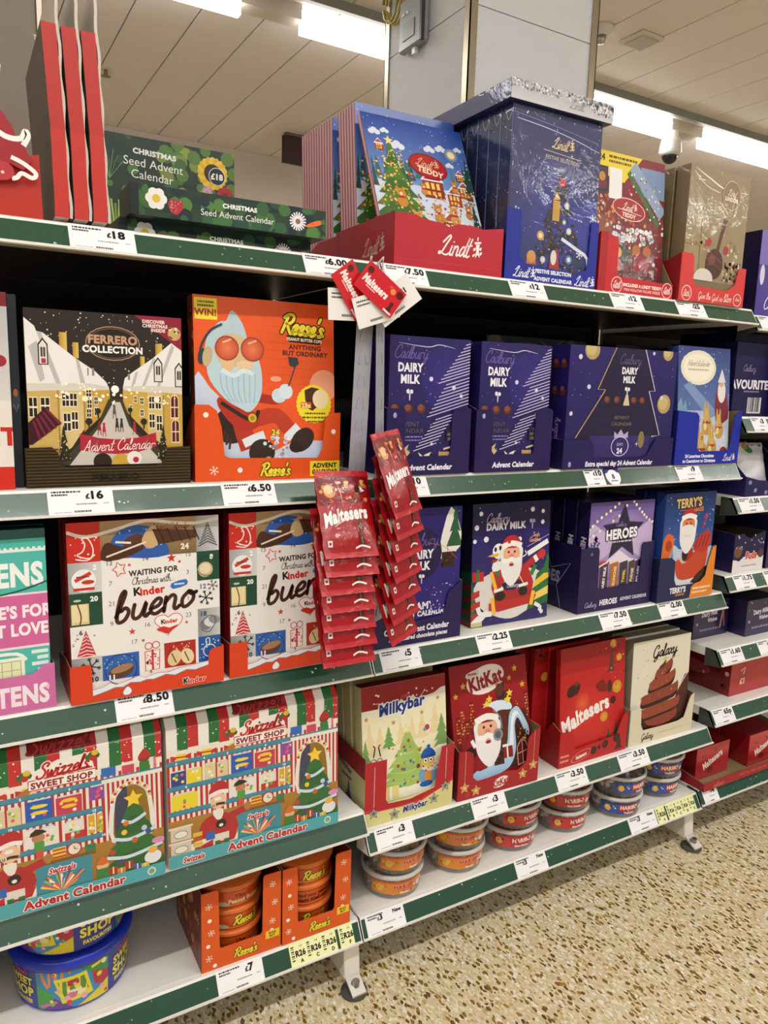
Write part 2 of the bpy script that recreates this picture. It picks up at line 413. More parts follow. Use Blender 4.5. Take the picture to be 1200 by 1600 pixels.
    def dots(s, n, x0, y0, x1, y1, r0, r1, cols, seed=1, sides=6):
        rn = random.Random(seed); ff = []; cc = []
        cols = [cols] if isinstance(cols, str) else cols
        for _ in range(n):
            r = rn.uniform(r0, r1)*s.w/100; X = rn.uniform(x0, x1)*s.w/100; Y = rn.uniform(y0, y1)*s.h/100
            ff.append([(X+r*math.cos(-2*PI*i/sides), Y+r*math.sin(-2*PI*i/sides)) for i in range(sides)]); cc.append(H(rn.choice(cols)))
        s._put(ff, cc)
    def flake(s, cx, cy, r, col, wd=.5):
        ff = []; X, Y = cx*s.w/100, cy*s.h/100; r *= s.w/100
        for i in range(6):
            a = i*PI/3+.3; e = (X+r*math.cos(a), Y+r*math.sin(a)); ff += s.stroke([(X, Y), e], wd*s.w/100)
            for d in (-.6, .6):
                m = (X+.6*r*math.cos(a), Y+.6*r*math.sin(a)); ff += s.stroke([m, (m[0]+.35*r*math.cos(a+d), m[1]+.35*r*math.sin(a+d))], wd*.8*s.w/100)
        s._put(ff, [H(col)]*len(ff))
    def fir(s, cx, top, bot, wd, col, tiers=3, trunk=None):
        h = bot-top; pts = [(cx, top)]
        for i in range(1, tiers+1):
            y = top+h*i/tiers; w2 = wd/2*(i/tiers)
            pts.append((cx+w2, y))
            if i < tiers: pts.append((cx+w2*.5, y-h*.04))
        pts = pts+[(2*cx-x, y) for x, y in reversed(pts[1:])]
        if trunk: s.rect(cx-wd*.08, bot, cx+wd*.08, bot+h*.1, trunk)
        s.poly(pts, col)
    def words(s, x, y, n, wd, hgt, col, seed=1):
        """a line of fine print too small to read"""
        rn = random.Random(seed); ff = []; p = x
        while p < x+wd:
            l = rn.uniform(.04, .13)*wd
            ff.append(s.P([(p, y), (p, y+hgt), (min(p+l, x+wd), y+hgt), (min(p+l, x+wd), y)])); p += l+wd*.025
        s._put(ff, [H(col)]*len(ff))
    def build(s, name, fmap, parent, mat='card'):
        b = MB()
        if parent.name in BASE and not s.curved and name not in ('lid_print', 'logo_print'):   # the printed sheet itself, in the colour of its card
            pr, cf, cl = BASE[parent.name]
            if name == 'front_print' and pr: q = [(0, s.h), (s.w, s.h)]+[(u*s.w/100, max(0, s.h-z)) for u, z in pr[::-1]]
            else: q = [(0, 0), (0, s.h), (s.w, s.h), (s.w, 0)]
            b.face([fmap(x, y, 0) for x, y in q], cl if 'side' in name else cf)
        for lv, ff, cc in s.it:
            for f, c in zip(ff, cc): b.face([fmap(x, y, lv*s.step) for x, y in f], c)
        return b.build(name, mat, parent)
def front(w, h, y=0): return lambda a, b, l: (a, y-.0003-l, h-b)
def leftside(d, h, x=0): return lambda a, b, l: (x-.0003-l, d-a, h-b)
def topside(d, h): return lambda a, b, l: (a, d-b, h+.0003+l)

# ---------------------------------------------------------------- the setting
def build_room():
    b = MB(); b.box(-9, -8, -.05, 12, 6.2, 0, H('#d6c698')); structure(b.build('floor', 'terrazzo'))
    c = structure(MB().box(-9, -8, 3.012, 12, 6.2, 3.08, H('#a79c8c')).build('ceiling', 'wall'))
    me = None
    for i in range(70):
        x = -8.7+.3*i
        if me is None:
            o = MB().box(.003, -8, 3.0, .297, 5.03, 3.012, H('#ebe2dc')).build('plank', 'wall', c, bevel=.0025); me = o.data
        else:
            o = bpy.data.objects.new('plank', me); COL.objects.link(o); o.parent = c
        o.location = (x, 0, 0)
    w = MB().box(-9, 5.03, 0, 12, 5.13, 3.0, H('#d2c6ba'))
    structure(w.build('wall_back', 'wall'))
    tr = MB().box(-9, 2.455, 2.955, 12, 2.485, 3.0, H('#8d8f86')); structure(tr.build('trim_1', 'paint'))
build_room()

ORD = ['first', 'second', 'third', 'fourth', 'fifth', 'sixth', 'seventh', 'eighth', 'ninth', 'tenth']
def batten(x, y, lit, label, group=None):
    r = root('ceiling_light', label, 'light', (x, y, 2.875), group=group)
    MB().box(0, .008, .1, 1.195, .045, .125, H('#c9c9c2')).build('housing', 'paint', r)
    MB().box(.0, .0, .0, 1.195, .045, .1, H('#ffffff')).build('diffuser', 'lamp', r)
    MB().box(.0, .002, .1, 1.195, .008, .125, H('#ffffff')).build('reflector', 'lampdim', r)
    L = bpy.data.lights.new('tube_light', 'AREA'); L.shape = 'RECTANGLE'; L.size = 1.19; L.size_y = .045; L.energy = lit; L.color = (1, .995, .99)
    o = bpy.data.objects.new('tube_light', L); COL.objects.link(o); o.parent = r; o.location = (.6, .0225, -.012)
    return r
vis = {-1: 'ceiling light above the dark green seed boxes, leftmost of the row', 0: 'ceiling light just left of the white pillar', 2: 'ceiling light just right of the pillar, behind the wrapped box', 3: 'ceiling light at the right edge, past the dome camera'}
for k in range(-3, 6):
    batten(.999+1.5097*k, 2.60, LAMP_W*.35, vis.get(k, 'ceiling batten of the far row out of view, %s from the left' % ORD[k+3]))
for yy in (-1.5, -3.9):
    for k in ((-4, -3, -2, -1, 0, 2, 3, 4) if yy > -2 else range(-4, 4)):
        batten(.45+1.51*k, yy, LAMP_W, 'ceiling batten over the aisle, %s row behind the viewer, %s from the left' % ('nearer' if yy > -2 else 'farther', ORD[k+4]))

for k in range(-3, 5):
    structure(MB().box(2.196+1.5097*k, 2.60, 2.93, 2.507+1.5097*k, 2.70, 2.9995, H('#d3c9bd')).build('trim_%d' % (k+5), 'paint'))
def pillar():
    r = root('pillar', 'white panelled square pillar with bronze corner trims rising behind the shelves', 'pillar', (.861, 1.0, 0))
    a = MB(); a.box(.012, .012, 0, .545, .53, 2.995, H('#dcdcdc'))
    a.build('core', 'wall', r)
    g = H('#e4e8ee')
    for z0, z1 in ((.0, 1.2), (1.204, 2.363), (2.367, 2.994)):
        MB().box(.025, .006, z0, .53, .012, z1, g).build('panel', 'wall', r)
        MB().box(.006, .025, z0, .012, .51, z1, g).build('panel', 'wall', r)
    for x, y, sx, sy in ((0, 0, 1, 1), (.55, 0, -1, 1), (0, .535, 1, -1)):
        t = MB(); l = H('#b3a996')
        t.box(min(x, x+.03*sx), min(y, y+.004*sy), 0, max(x, x+.03*sx), max(y, y+.004*sy), 2.994, l)
        t.box(min(x, x+.004*sx), min(y, y+.03*sy), 0, max(x, x+.004*sx), max(y, y+.03*sy), 2.994, l)
        t.build('corner_trim', 'metal', r)
    # wall unit on the left face
    u = root('intercom_unit', 'grey wall unit with speaker grille fixed high on the pillar', 'intercom', (.861, 1.31, 2.33))
    MB().box(-.03, -.075, .0, -.0005, .075, .165, H('#9a9fa4')).build('case', 'plastic', u, bevel=.005)
    MB().box(-.034, -.078, .0, -.02, -.066, .165, H('#3b3f44')).build('side_rail', 'plastic', u)
    MB().box(-.033, -.03, .03, -.0301, .045, .085, H('#7d838a')).build('grille', 'plastic', u)
    b = MB(); [b.box(-.033, .01+k*.025, .11, -.0301, .025+k*.025, .12, H('#d8dadc')) for k in range(2)]
    b.build('button', 'plastic', u); MB().box(-.02, -.02, -.022, -.008, .0, -.0005, H('#dddddd')).build('plug', 'plastic', u)
    cb = MB()
    for k in range(5):
        cb.tube([(.861-.02-.006*(k % 2), 1.42+.012*k+.05*math.cos(t*.5), 2.52+.006*k+.075*math.sin(t*.5)) for t in range(13)], .005, H('#b7a24a'))
    tag(cb.build('cable_coil', 'plastic', smooth=True), 'coil of yellow cable hanging beside the grey unit on the pillar', 'cable')
    cd = MB().tube([(.855, 1.31, 2.496), (.84, 1.33, 2.56), (.85, 1.34, 2.7), (.853, 1.34, 2.99)], .005, H('#222'))
    tag(cd.build('power_cord', 'plastic', smooth=True), 'thin black cord running up the pillar from the grey unit', 'cable')
pillar()

def ceiling_bits():
    r = root('dome_camera', 'white dome security camera hanging between two ceiling lights', 'camera', (3.74, 2.63, 2.845))
    MB().lathe([(0, .0845), (.045, .0845), (.05, .05), (.066, .03), (.07, 0), (.075, -.05), (.062, -.07), (.0, -.07)], H('#e6e4df'), 24).build('housing', 'plastic', r, smooth=True)
    MB().ball((0, 0, -.07), .052, H('#15161a'), 16, 10).build('lens_dome', 'gloss', r, smooth=True)
    r = root('ceiling_speaker', 'small square white ceiling plate right of the pillar', 'speaker', (2.63, 1.93, 2.99))
    MB().box(-.08, -.08, -.008, .08, .08, .009, H('#d9d2c6')).build('frame', 'paint', r, bevel=.003)
    MB().box(-.062, -.062, -.012, .062, .062, -.0081, H('#b9b0a4')).build('grille', 'paint', r)
    r = root('smoke_detector', 'round detector on the ceiling against the pillar edge', 'detector', (2.36, 1.95, 2.965))
    MB().lathe([(0, .035), (.06, .035), (.06, .01), (.03, -.01), (0, -.01)], H('#dcd8cf'), 20).build('base', 'plastic', r, smooth=True)
    MB().lathe([(0, -.0102), (.026, -.0102), (.02, -.045), (0, -.045)], H('#b9b6ae'), 16).build('sensor', 'metal', r, smooth=True)
    r = root('sprinkler', 'tiny ceiling sprinkler above the seed boxes', 'sprinkler', (.335, 4.0, 2.97))
    MB().lathe([(0, .029), (.012, .029), (.012, 0), (.03, -.004), (0, -.006)], H('#8d8577'), 12).build('head', 'metal', r)
    r = root('ceiling_sign', 'dark brown blank sign fixed under the ceiling beyond the pink stack of calendars', 'sign', (1.655, 4.4, 2.79))
    MB().box(0, 0, 0, .33, .028, .19, H('#3a2224')).build('board', 'wall', r)
    MB().box(.02, -.01, .19, .31, .038, .2095, H('#5a4a48')).build('mounting_rail', 'paint', r)
    r = root('display_backboard', 'tall grey-brown backing board at the top left behind the red boxes', 'board', (-1.15, .40, 1.3695))
    MB().box(0, 0, 0, .685, .018, .72, H('#857a6e')).build('board', 'wall', r, bevel=.002)
    MB().box(.685, -.004, 0, .693, .022, .72, H('#aaa090')).build('edge_strip', 'metal', r)
ceiling_bits()

# ---------------------------------------------------------------- shelving
ALONG = Vector((0, .022, .036)).normalized(); NRM = Vector((0, -.036, .022)).normalized(); RAIL = .0422
ZT = {}
WHITE = H('#e9e6df')
def shelf(key, x0, x1, zl, label, yb=0.0, depth=.485, thick=.024, speck=1):
    """ticket rail lip at height zl; deck top at zl+.036"""
    zt = zl+.036; ZT[key] = (zt, yb, zl); w = x1-x0
    r = root('shelf', label, 'shelf', (x0, yb, zl))
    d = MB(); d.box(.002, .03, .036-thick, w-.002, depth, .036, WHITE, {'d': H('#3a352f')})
    d.build('deck', 'paint', r, bevel=.0008)
    f = MB(); f.box(.002, .012, .036-thick-.013, w-.002, .0299, .036-thick, H('#9c917e')); f.build('front_beam', 'paint', r)
    a = MB()
    a.prism([(.001, -.001), (-.003, -.0005), (-.0035, .003), (.0003, .0030), (.0015, .0028), (.0213, .0352), (.0205, .0362), (.03, .0362), (.03, .031), (.024, .031), (.005, -.001)][::-1],
            lambda p, q, t: (t, p, q), 0, w, H('#f1efe9'))
    rl = a.build('ticket_rail', 'paint', r)
    A = Art(w, RAIL); A.rect(.2, 11, 99.8, 92, '#1f4a36'); A.dots(int(26*w), 1, 18, 99, 88, .08, .2, ['#9fb5a6', '#c9d6cc', '#6f8f7c'], seed=speck)
    P1 = Vector((0, .0213, .0352))
    A.build('ticket_strip', lambda p, q, l: (p, *(P1-ALONG*q+NRM*(.0006+l*1.5))[1:]), r, 'strip')
    for x in (0, w-.0022):
        c = MB(); c.prism([(.0, .0), (.004, -.004), (.05, -.012), (.05, .0355), (.02, .0355)], lambda p, q, t: (t, p, q), x, x+.0022, H('#dcd9d2' if key[0] in '12345' else '#3d423e')); c.build('end_bracket', 'paint', r)
    return r
shelf('1L', -1.0, -.0015, 1.333, 'top shelf of the left bay, holding seed boxes and red gift boxes', speck=1)
shelf('1R', .0015, 1.0, 1.333, 'top shelf of the right bay, holding four red and blue display trays', speck=2)
shelf('2L', -1.0, -.0015, .975, 'second shelf from the top in the left bay, with the orange calendar', speck=3)
shelf('2R', .0015, 1.0, .975, 'second shelf from the top in the right bay, with purple calendars', speck=4)
shelf('3L', -1.0, -.0015, .655, 'third shelf from the top in the left bay, with white chocolate-bar calendars', speck=5)
shelf('3R', .0015, 1.0, .655, 'third shelf from the top in the right bay, with the sledging Santa box', speck=6)
shelf('4L', -1.0, -.0015, .344, 'fourth shelf from the top in the left bay, with sweet shop calendars', speck=7)
shelf('4R', .0015, 1.0, .300, 'fourth shelf from the top in the right bay, with cream and red calendars', speck=8)
shelf('5L', -1.0, -.0015, .112, 'base shelf of the left bay, holding blue tubs and orange trays', yb=.012, speck=9, depth=.47)
shelf('5R', .0015, 1.0, .112, 'base shelf of the right bay, lined with clear sweet tubs', yb=.012, speck=10, depth=.47)
for k, z, t in (('T', 1.322, 'top'), ('B', 1.085, 'second'), ('C', .889, 'third'), ('D', .693, 'fourth'), ('E', .502, 'fifth'), ('G', .341, 'sixth')):
    shelf(k, 1.003, 2.0, z, '%s shelf from the top in the far bay at the right edge' % t, speck=20+ord(k), depth=.4 if k in 'EG' else .485)
shelf('H', 1.003, 2.0, .117, 'base shelf of the far bay, with red cartons in a red tray', yb=.012, speck=40, depth=.47)

def bays():
    for i, (x0, x1, c, lb) in enumerate(((-1.0, 0, '#171415', 'back panel, posts and white clamped feet of the left shelving bay'), (0, 1.0, '#171415', 'back panel, post and white foot of the right shelving bay'), (1.003, 2.0, '#4a433a', 'back panel and post of the far bay at the right edge'))):
        r = root('shelving_bay', lb, 'shelving', (x0, .4975, 0))
        MB().box(.02, .0, .03, x1-x0-.02, .012, 1.36, H(c)).build('back_panel', 'wall', r)
        w = x1-x0
        for x in ((0.0, w-.02) if i == 0 else (w-.02,)): MB().box(x+.001, -.006, .0, x+.0195, .03, 1.36, H('#191716')).build('post', 'wall', r)
        for x in ((0.0, w) if i == 0 else (w,)):
            f = MB().prism([(-.4675, .024), (-.4595, .098), (-.01, .098), (-.01, .024)], lambda p, q, t: (t, p, q), x-.028, x+.006, H('#e3ddd0')).build('foot', 'paint', r, bevel=.002)
            MB().lathe([(0, 0), (.026, 0), (.026, .005), (.016, .009), (0, .009)], H('#55524d'), 20, x-.012, -.476).build('pad', 'rubber', f)
            MB().prism([(-.499, .0092), (-.499, .0125), (-.468, .03), (-.45, .03), (-.45, .0265), (-.466, .0265), (-.494, .0092)], lambda a, b_, t: (t, a, b_), x-.027, x+.003, H('#c9c7c2')).build('clamp', 'metal', f)
            MB().lathe([(0, .0), (.007, .0), (.007, .011), (0, .011)], H('#9a9893'), 10).build('bolt', 'metal', f, loc=(x-.012, -.483, .0195))
bays()

# ---------------------------------------------------------------- price tickets
def ticket(key, x0, x1, price, label, note=None, seed=1, kind='white', px=.74, ps=30):
    zt, yb, zl = ZT[key]; w = x1-x0; h = .0405
    P1 = Vector((0, .0213, .0352))-NRM*0+NRM*.0016
    o = Vector((x0, yb, zl))
    b = MB(); top = P1+NRM*.0; bot = P1-ALONG*h
    q = [(0, *top[1:]), (0, *bot[1:]), (w, *bot[1:]), (w, *top[1:])]
    k = [tuple(Vector(v)-NRM*.0006) for v in q]; c = H('#f2f1f3' if kind == 'white' else '#eef0b4')
    b.face(q, c); b.face(k[::-1], c)
    for i in range(4): j = (i+1) % 4; b.face([q[i], k[i], k[j], q[j]], c)
    t = tag(b.build('price_ticket', 'paper', loc=o), label, 'ticket')
    A = Art(w, h)
    if kind == 'white':
        A.words(6, 10, 3, 40 if note else 44, 6, '#333', seed); A.words(6, 21, 3, 24, 6, '#333', seed+9)
        L = price if price[0] == '£' else '-'+price
        A.text(px*100, 27, ps, L[1:], '#1a1a1a', 'c', bold=1, sx=1.1)
        n = len(L)-1; A.text(px*100-(n*.5+.12)*ps*.62*h/w*1.05, 31, ps*.62, '£' if price[0] == '£' else ' ', '#1a1a1a', 'r', bold=1)
        A.words(42, 58, 3, 32, 5, '#9a9aa0', seed+3); A.words(84, 58, 2, 8, 4, '#aaa', seed+4)
        A.words(38, 84, 4, 26, 7, '#666', seed+5); A.words(8, 88, 3, 26, 3, '#aab', seed+6)
        if note: A.text(82, 20, 17, note, '#222', 'c', bold=1)
    else:
        n = kind
        for i, ch in enumerate(price):
            u = 100*(i+.5)/len(price); d = 100/len(price)
            A.text(u+d*.16, 48, 24 if len(price) < 4 else 20, 'R26', '#222', 'c', bold=1, sx=.9 if len(price) < 4 else .78); A.text(u+d*.2, 80, 15, ch, '#222', 'c', bold=1); A.text(u+d*.2, 20, 11, '14', '#444', 'c', bold=0)
            for q in range(7): A.rect(u-d*.4, 16+q*9, u-d*.22, 16+q*9+(3 if q % 2 else 5.5), '#333')
    A.build('print', lambda p, q, l: (p, *(P1-ALONG*q+NRM*(.0003+l))[1:]), t, 'paper')
    return t
TK = [('1L', -.483, -.397, '£18', 'price ticket reading £18 below the seed boxes'), ('1L', -.142, -.060, '£6.00', 'price ticket under the seed boxes, half hidden by the red hang tags'),
 ('1R', .004, .088, '£7.50', 'price ticket reading £7.50 under the red tray'), ('1R', .270, .356, '£12', 'price ticket reading £12 under the navy tray'),
 ('1R', .531, .621, '£12', 'price ticket reading £12 under the red teddy tray'), ('1R', .728, .822, '£25', 'price ticket reading £25 under the gold calendar'),
 ('2L', -.523, -.436, '£16', 'price ticket reading £16 under the dark street calendar'), ('2L', -.275, -.187, '£6.50', 'price ticket reading £6.50 under the orange calendar'),
 ('2R', .020, .106, '£10', 'price ticket on the purple row, half hidden by red bags'), ('2R', .495, .549, '£10', 'small price ticket reading £10 beside a round badge'),
 ('2R', .778, .862, '£9', 'price ticket reading £9 under the small blue tray'), ('3L', -.442, -.356, '£8.50', 'price ticket reading £8.50 under the white calendar'),
 ('3R', .019, .105, '£5', 'price ticket reading £5 left end of third shelf'), ('3R', .237, .321, '£2.25', 'price ticket reading £2.25 under the sledging Santa box'),
 ('3R', .573, .664, '£7.50', 'price ticket reading £7.50 under the purple star box'), ('3R', .762, .850, '£2.00', 'price ticket reading £2.00 under the blue and orange tray'),
 ('4R', .020, .105, '£3', 'price ticket reading £3 under the cream tree calendar'), ('4R', .247, .335, '£3', 'price ticket reading £3 under the red chimney calendar'),
 ('4R', .477, .568, '£3.50', 'price ticket reading £3.50 under the red bauble calendar'), ('4R', .671, .770, '£3.50', 'price ticket reading £3.50 under the cream swirl calendar'),
 ('5L', -.285, -.200, '£7', 'price ticket reading £7 under the orange trays'), ('T', 1.02, 1.09, '£4', 'price ticket on the top rail of the far bay'),
 ('B', 1.034, 1.095, '£3', 'price ticket on the second rail of the far bay'), ('C', 1.018, 1.107, '£1.50', 'price ticket on the third rail of the far bay'),
 ('D', 1.032, 1.111, '£1.75', 'price ticket on the fourth rail of the far bay'), ('D', 1.155, 1.24, '£2', 'price ticket at the right edge on the fourth far rail'),
 ('E', 1.012, 1.098, '£1.60', 'price ticket reading £1.60 under the small purple cartons'), ('E', 1.165, 1.25, '£1.60', 'price ticket at the right edge on the fifth far rail'),
 ('G', 1.008, 1.089, '65p', 'price ticket reading 65p under the empty far shelf'), ('H', 1.017, 1.075, '£4', 'small price ticket below the red tray on the far base shelf')]
for i, t in enumerate(TK): ticket(*t, seed=i*7+1)
for x0, x1, px, lb in ((.012, .099, .4, 'leftmost of three'), (.386, .475, .35, 'middle one of three'), (.742, .836, .4, 'rightmost of three')):
    ticket('5R', x0, x1, '£3', 'price ticket marked New under the clear tubs, '+lb, 'New', int(x0*900), px=px, ps=24)
ticket('5L', -.148, -.053, 'BACD'[1:], 'pale yellow location ticket with three codes beneath the orange trays', kind='yellow')
ticket('5L', -.047, -.017, 'F', 'pale yellow single-code ticket at the right end of the left base rail', kind='yellow')
ticket('5R', .839, .872, 'A', 'pale yellow single-code ticket right of the New ticket', kind='yellow')
ticket('5R', .878, .984, 'BCDE', 'pale yellow four-code ticket at the right end of the base rail', kind='yellow')
def badge():
    zt, yb, zl = ZT['2R']; P1 = Vector((0, .0213, .0352))+NRM*.0016
    b = MB(); n = 24; pts = [(.576+.021*math.cos(2*PI*i/n), *(P1-ALONG*(.0205+.0205*math.sin(2*PI*i/n)))[1:]) for i in range(n)]
    b.face(pts, H('#eef1f8')); b.face([tuple(Vector(p)-NRM*.0006) for p in pts][::-1], H('#eef1f8'))
    for i in range(n):
        j = (i+1) % n; b.face([pts[i], tuple(Vector(pts[i])-NRM*.0006), tuple(Vector(pts[j])-NRM*.0006), pts[j]], H('#eef1f8'))
    t = tag(b.build('shelf_badge', 'paper', loc=(0, yb, zl)), 'round white and blue offer badge beside the small £10 ticket', 'badge')
    A = Art(.042, .041); A.rect(0, 0, 100, 30, '#39417e'); A.ell(50, 55, 42, None, '#eef1f8'); A.text(50, 50, 26, '8', '#39417e'); A.words(25, 72, 3, 50, 6, '#39417e')
    A.build('print', lambda p, q, l: (.555+p, *(P1-ALONG*q+NRM*(.0003+l))[1:]), t, 'paper')
badge()

# ---------------------------------------------------------------- product builders
def at(o, dx, dy, dz=0):
    """point in an object's own axes -> scene (yaw only)"""
    c, s = math.cos(o.rotation_euler.z), math.sin(o.rotation_euler.z)
    return (o.location.x+dx*c-dy*s, o.location.y+dx*s+dy*c, o.location.z+dz)
def carton(name, label, cat, w, d, h, loc, col, yaw=0, lean=0, mat='card', cols=None, group=None, bevel=.0009):
    b = MB(); cc = {k: H(v) for k, v in (cols or {}).items()}; b.box(0, 0, 0, w, d, h, H(col), cc)
    o = b.build(name, mat, bevel=bevel); THK[o.name] = d; BASE[o.name] = (None, cc.get('f', H(col)), cc.get('l', H(col)))
    o.location = (loc[0], loc[1], loc[2]+.0004+d*math.sin(max(0, lean))); o.rotation_euler = (-lean, 0, yaw)
    if label: tag(o, label, cat, group)
    return o
THK = {}
def again(src, label, loc, yaw=None, lean=None, bare=False):
    """another of the same kind: the thing and its parts"""
    o = src.copy(); COL.objects.link(o); o['label'] = label
    for c in src.children:
        if bare and c.name.startswith('front_print'): continue
        k = c.copy(); COL.objects.link(k); k.parent = o
    o.location = (loc[0], loc[1], loc[2]+(src.location.z-src['z0'] if 'z0' in src else .0004+THK.get(src.name, 0)*math.sin(max(0, -src.rotation_euler.x if lean is None else lean))))
    if yaw is not None: o.rotation_euler.z = yaw
    if lean is not None: o.rotation_euler.x = -lean
    return o
def tray(label, w, d, loc, prof, hb, col, inner='#8f7a5c', yaw=0, mat='card', hback=None, side=None, group=None, t=.0016, dark=None):
    """open display tray; prof = top outline of the front panel, left to right, (percent of width, height)"""
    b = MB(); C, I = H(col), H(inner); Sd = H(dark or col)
    pr = [(p*w/100, z) for p, z in prof]
    b.prism([(0, 0), (w, 0)]+pr[::-1], lambda p, q, k: (p, k, q), 0, t, C, C, I)
    hl, hr = prof[0][1], prof[-1][1]
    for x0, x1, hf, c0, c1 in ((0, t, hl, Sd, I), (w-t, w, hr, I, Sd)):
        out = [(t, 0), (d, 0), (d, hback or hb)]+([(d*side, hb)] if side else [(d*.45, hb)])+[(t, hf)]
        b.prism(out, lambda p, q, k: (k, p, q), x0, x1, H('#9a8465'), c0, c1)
    b.box(t, t, 0, w-t, d, t, I); b.box(t, d-t, t, w-t, d, hback or hb, I)
    o = b.build('display_tray', mat); o.location = (loc[0], loc[1], loc[2]+.0004); o.rotation_euler = (0, 0, yaw)
    BASE[o.name] = (prof, C, Sd); tag(o, label, 'tray', group); return o
def art(o, w, h, fn, mat='card', name='front_print', y=0, sv=1.0):
    A = Art(w, h*sv); fn(A); A.build(name, front(w, h, y), o, mat); return o
def lindt_mark(A, x, y, s, col, rot=0, dragon=True):
    A.script(x, y, s, 'Lindt', col, wd=.085, rot=rot, shear=.3, sx=.92)
    if dragon:
        k = s/100*A.h; X, Y = x+1.5*k/A.w*100, y
        f = lambda a, b: (X+a*k/A.w*100, Y+b*k/A.h*100)
        for pts in ([(-.02, -.6), (.06, -.6), (.04, -.4), (-.02, -.4)], [(-.2, -.32), (.25, -.38), (.22, -.28), (-.18, -.22)], [(-.1, -.2), (.14, -.24), (.1, .1), (.18, .45), (.02, .3), (-.12, .5), (-.06, .1)], [(-.25, .0), (-.1, -.05), (-.12, .1), (-.26, .14)], [(.14, -.05), (.28, -.1), (.26, .06), (.12, .08)], [(-.3, .34), (-.12, .25), (-.14, .36), (-.28, .46)], [(.16, .2), (.3, .12), (.3, .26), (.18, .34)]):
            A.poly([f(*p) for p in pts], col)
Z = {k: v[0] for k, v in ZT.items()}
R = math.radians

# ================================================================ top shelf, left bay
def red_stand():
    b = MB(); f = lambda p, q, k: (p, k, q)
    b.prism([(-.30, 0), (-.0, 0), (-.002, .082), (-.011, .08), (-.02, .07), (-.035, .063), (-.3, .063)], f, 0, .012, H('#b62b1b'))
    o = b.build('gift_display', 'card', loc=(-.511, .03, Z['1L']+.0004)); tag(o, 'big red cut-out gift display with white swirl edges at the top left corner', 'display')
    g = MB(); g.prism([(-.3, .0635), (-.036, .0635), (-.022, .058), (-.012, .071), (-.022, .092), (-.03, .1), (-.032, .108), (-.044, .125), (-.05, .13), (-.3, .13)], f, -.008, .0, H('#9e2226')); g.build('figure', 'card', o)
    s = MB(); W1 = H('#f2eeea')
    s.prism([(-.06, .13), (-.052, .129), (-.044, .17), (-.043, .178), (-.052, .19), (-.06, .19), (-.09, .19), (-.09, .13)], f, -.012, -.002, W1)
    for k in range(5): s.prism([(-.06, .13+.008*k), (-.0505+.0012*k, .13+.008*k), (-.049+.0012*k, .134+.008*k), (-.06, .136+.008*k)], f, -.014, -.012, H('#c9c3c4'))
    s.build('card_edge', 'card', o)
    A = Art(.30, .2)
    A.line([(80, 46), (86, 52), (92, 52), (94, 47), (95, 50), (93, 56)], 2.2, '#f5f1ee', smooth=4); A.line([(88, 64), (93, 67), (97.5, 72), (96, 75), (92, 73), (90, 76), (88, 77)], 1.8, '#f5f1ee', smooth=4)
    A.ell(84, 73, 5, 6, '#b5333a'); A.ell(84.5, 74, .7, 1, '#f0d0d0')
    A.build('swirl_print', lambda a, c, l: (a-.30, -.0083-l, .2-c), o)
red_stand()
def red_boxes():
    src = None
    lb = ['tall slim red gift box standing edge-on, nearest the red cut-out', 'tall slim red gift box standing edge-on, middle of three', 'tall slim red gift box standing edge-on, nearest the seed boxes']
    for i, x in enumerate((-.496, -.4715, -.447)):
        r = root('gift_box', lb[i], 'box', (x, .032, Z['1L']+.0004), lean=R(2.5), group='slim red gift boxes')
        r.location.z += .008
        if src is None:
            b = MB(); zs = [0, .03, .06, .085, .112, .113, .14, .17, .2, .243]; xs = [0, .0004, -.0004, -.0004, -.001, -.0006, -.0025, -.0035, -.005, -.007]
            for k in range(9):
                a0, a1, z0, z1 = xs[k], xs[k+1], zs[k], zs[k+1]; wv = .018
                q = [(a0, 0, z0), (a0+wv, 0, z0), (a1+wv, 0, z1), (a1, 0, z1)]; p = [(x_, .2, z_) for x_, _, z_ in q]
                c = H('#b2271f' if k > 4 else '#bd2a1d'); b.face(q, c); b.face(p[::-1], c)
                b.face([q[1], p[1], p[2], q[2]], c); b.face([p[0], q[0], q[3], p[3]], H('#5f544b'))
            b.face([q[3], q[2], p[2], p[3]], H('#c0b4ae')); b.face([(0, 0, 0), (0, .2, 0), (.018, .2, 0), (.018, 0, 0)], H('#d8cdbd'))
            me = b.build('sleeve', 'card', r); c = MB()
            n = 24
            for k in range(n):
                z0, z1 = .31*k/n, .31*(k+1)/n; w0 = lambda z: .0215-.028*z-(.02*max(0, z-.245))+.0012*math.sin(z*95)
                for yy in (.001, .2):
                    c.face([(w0(z0)-.003, yy, z0), (w0(z0)+.0008, yy, z0), (w0(z1)+.0008, yy, z1), (w0(z1)-.003, yy, z1)], H('#c9beb4'))
                c.face([(w0(z0)+.0008, .001, z0), (w0(z0)+.0008, .2, z0), (w0(z1)+.0008, .2, z1), (w0(z1)+.0008, .001, z1)], H('#d5ccc2'))
            ed = c.build('lining', 'card', r); src = (me, ed)
        else:
            for m in src: k = m.copy(); COL.objects.link(k); k.parent = r
red_boxes()
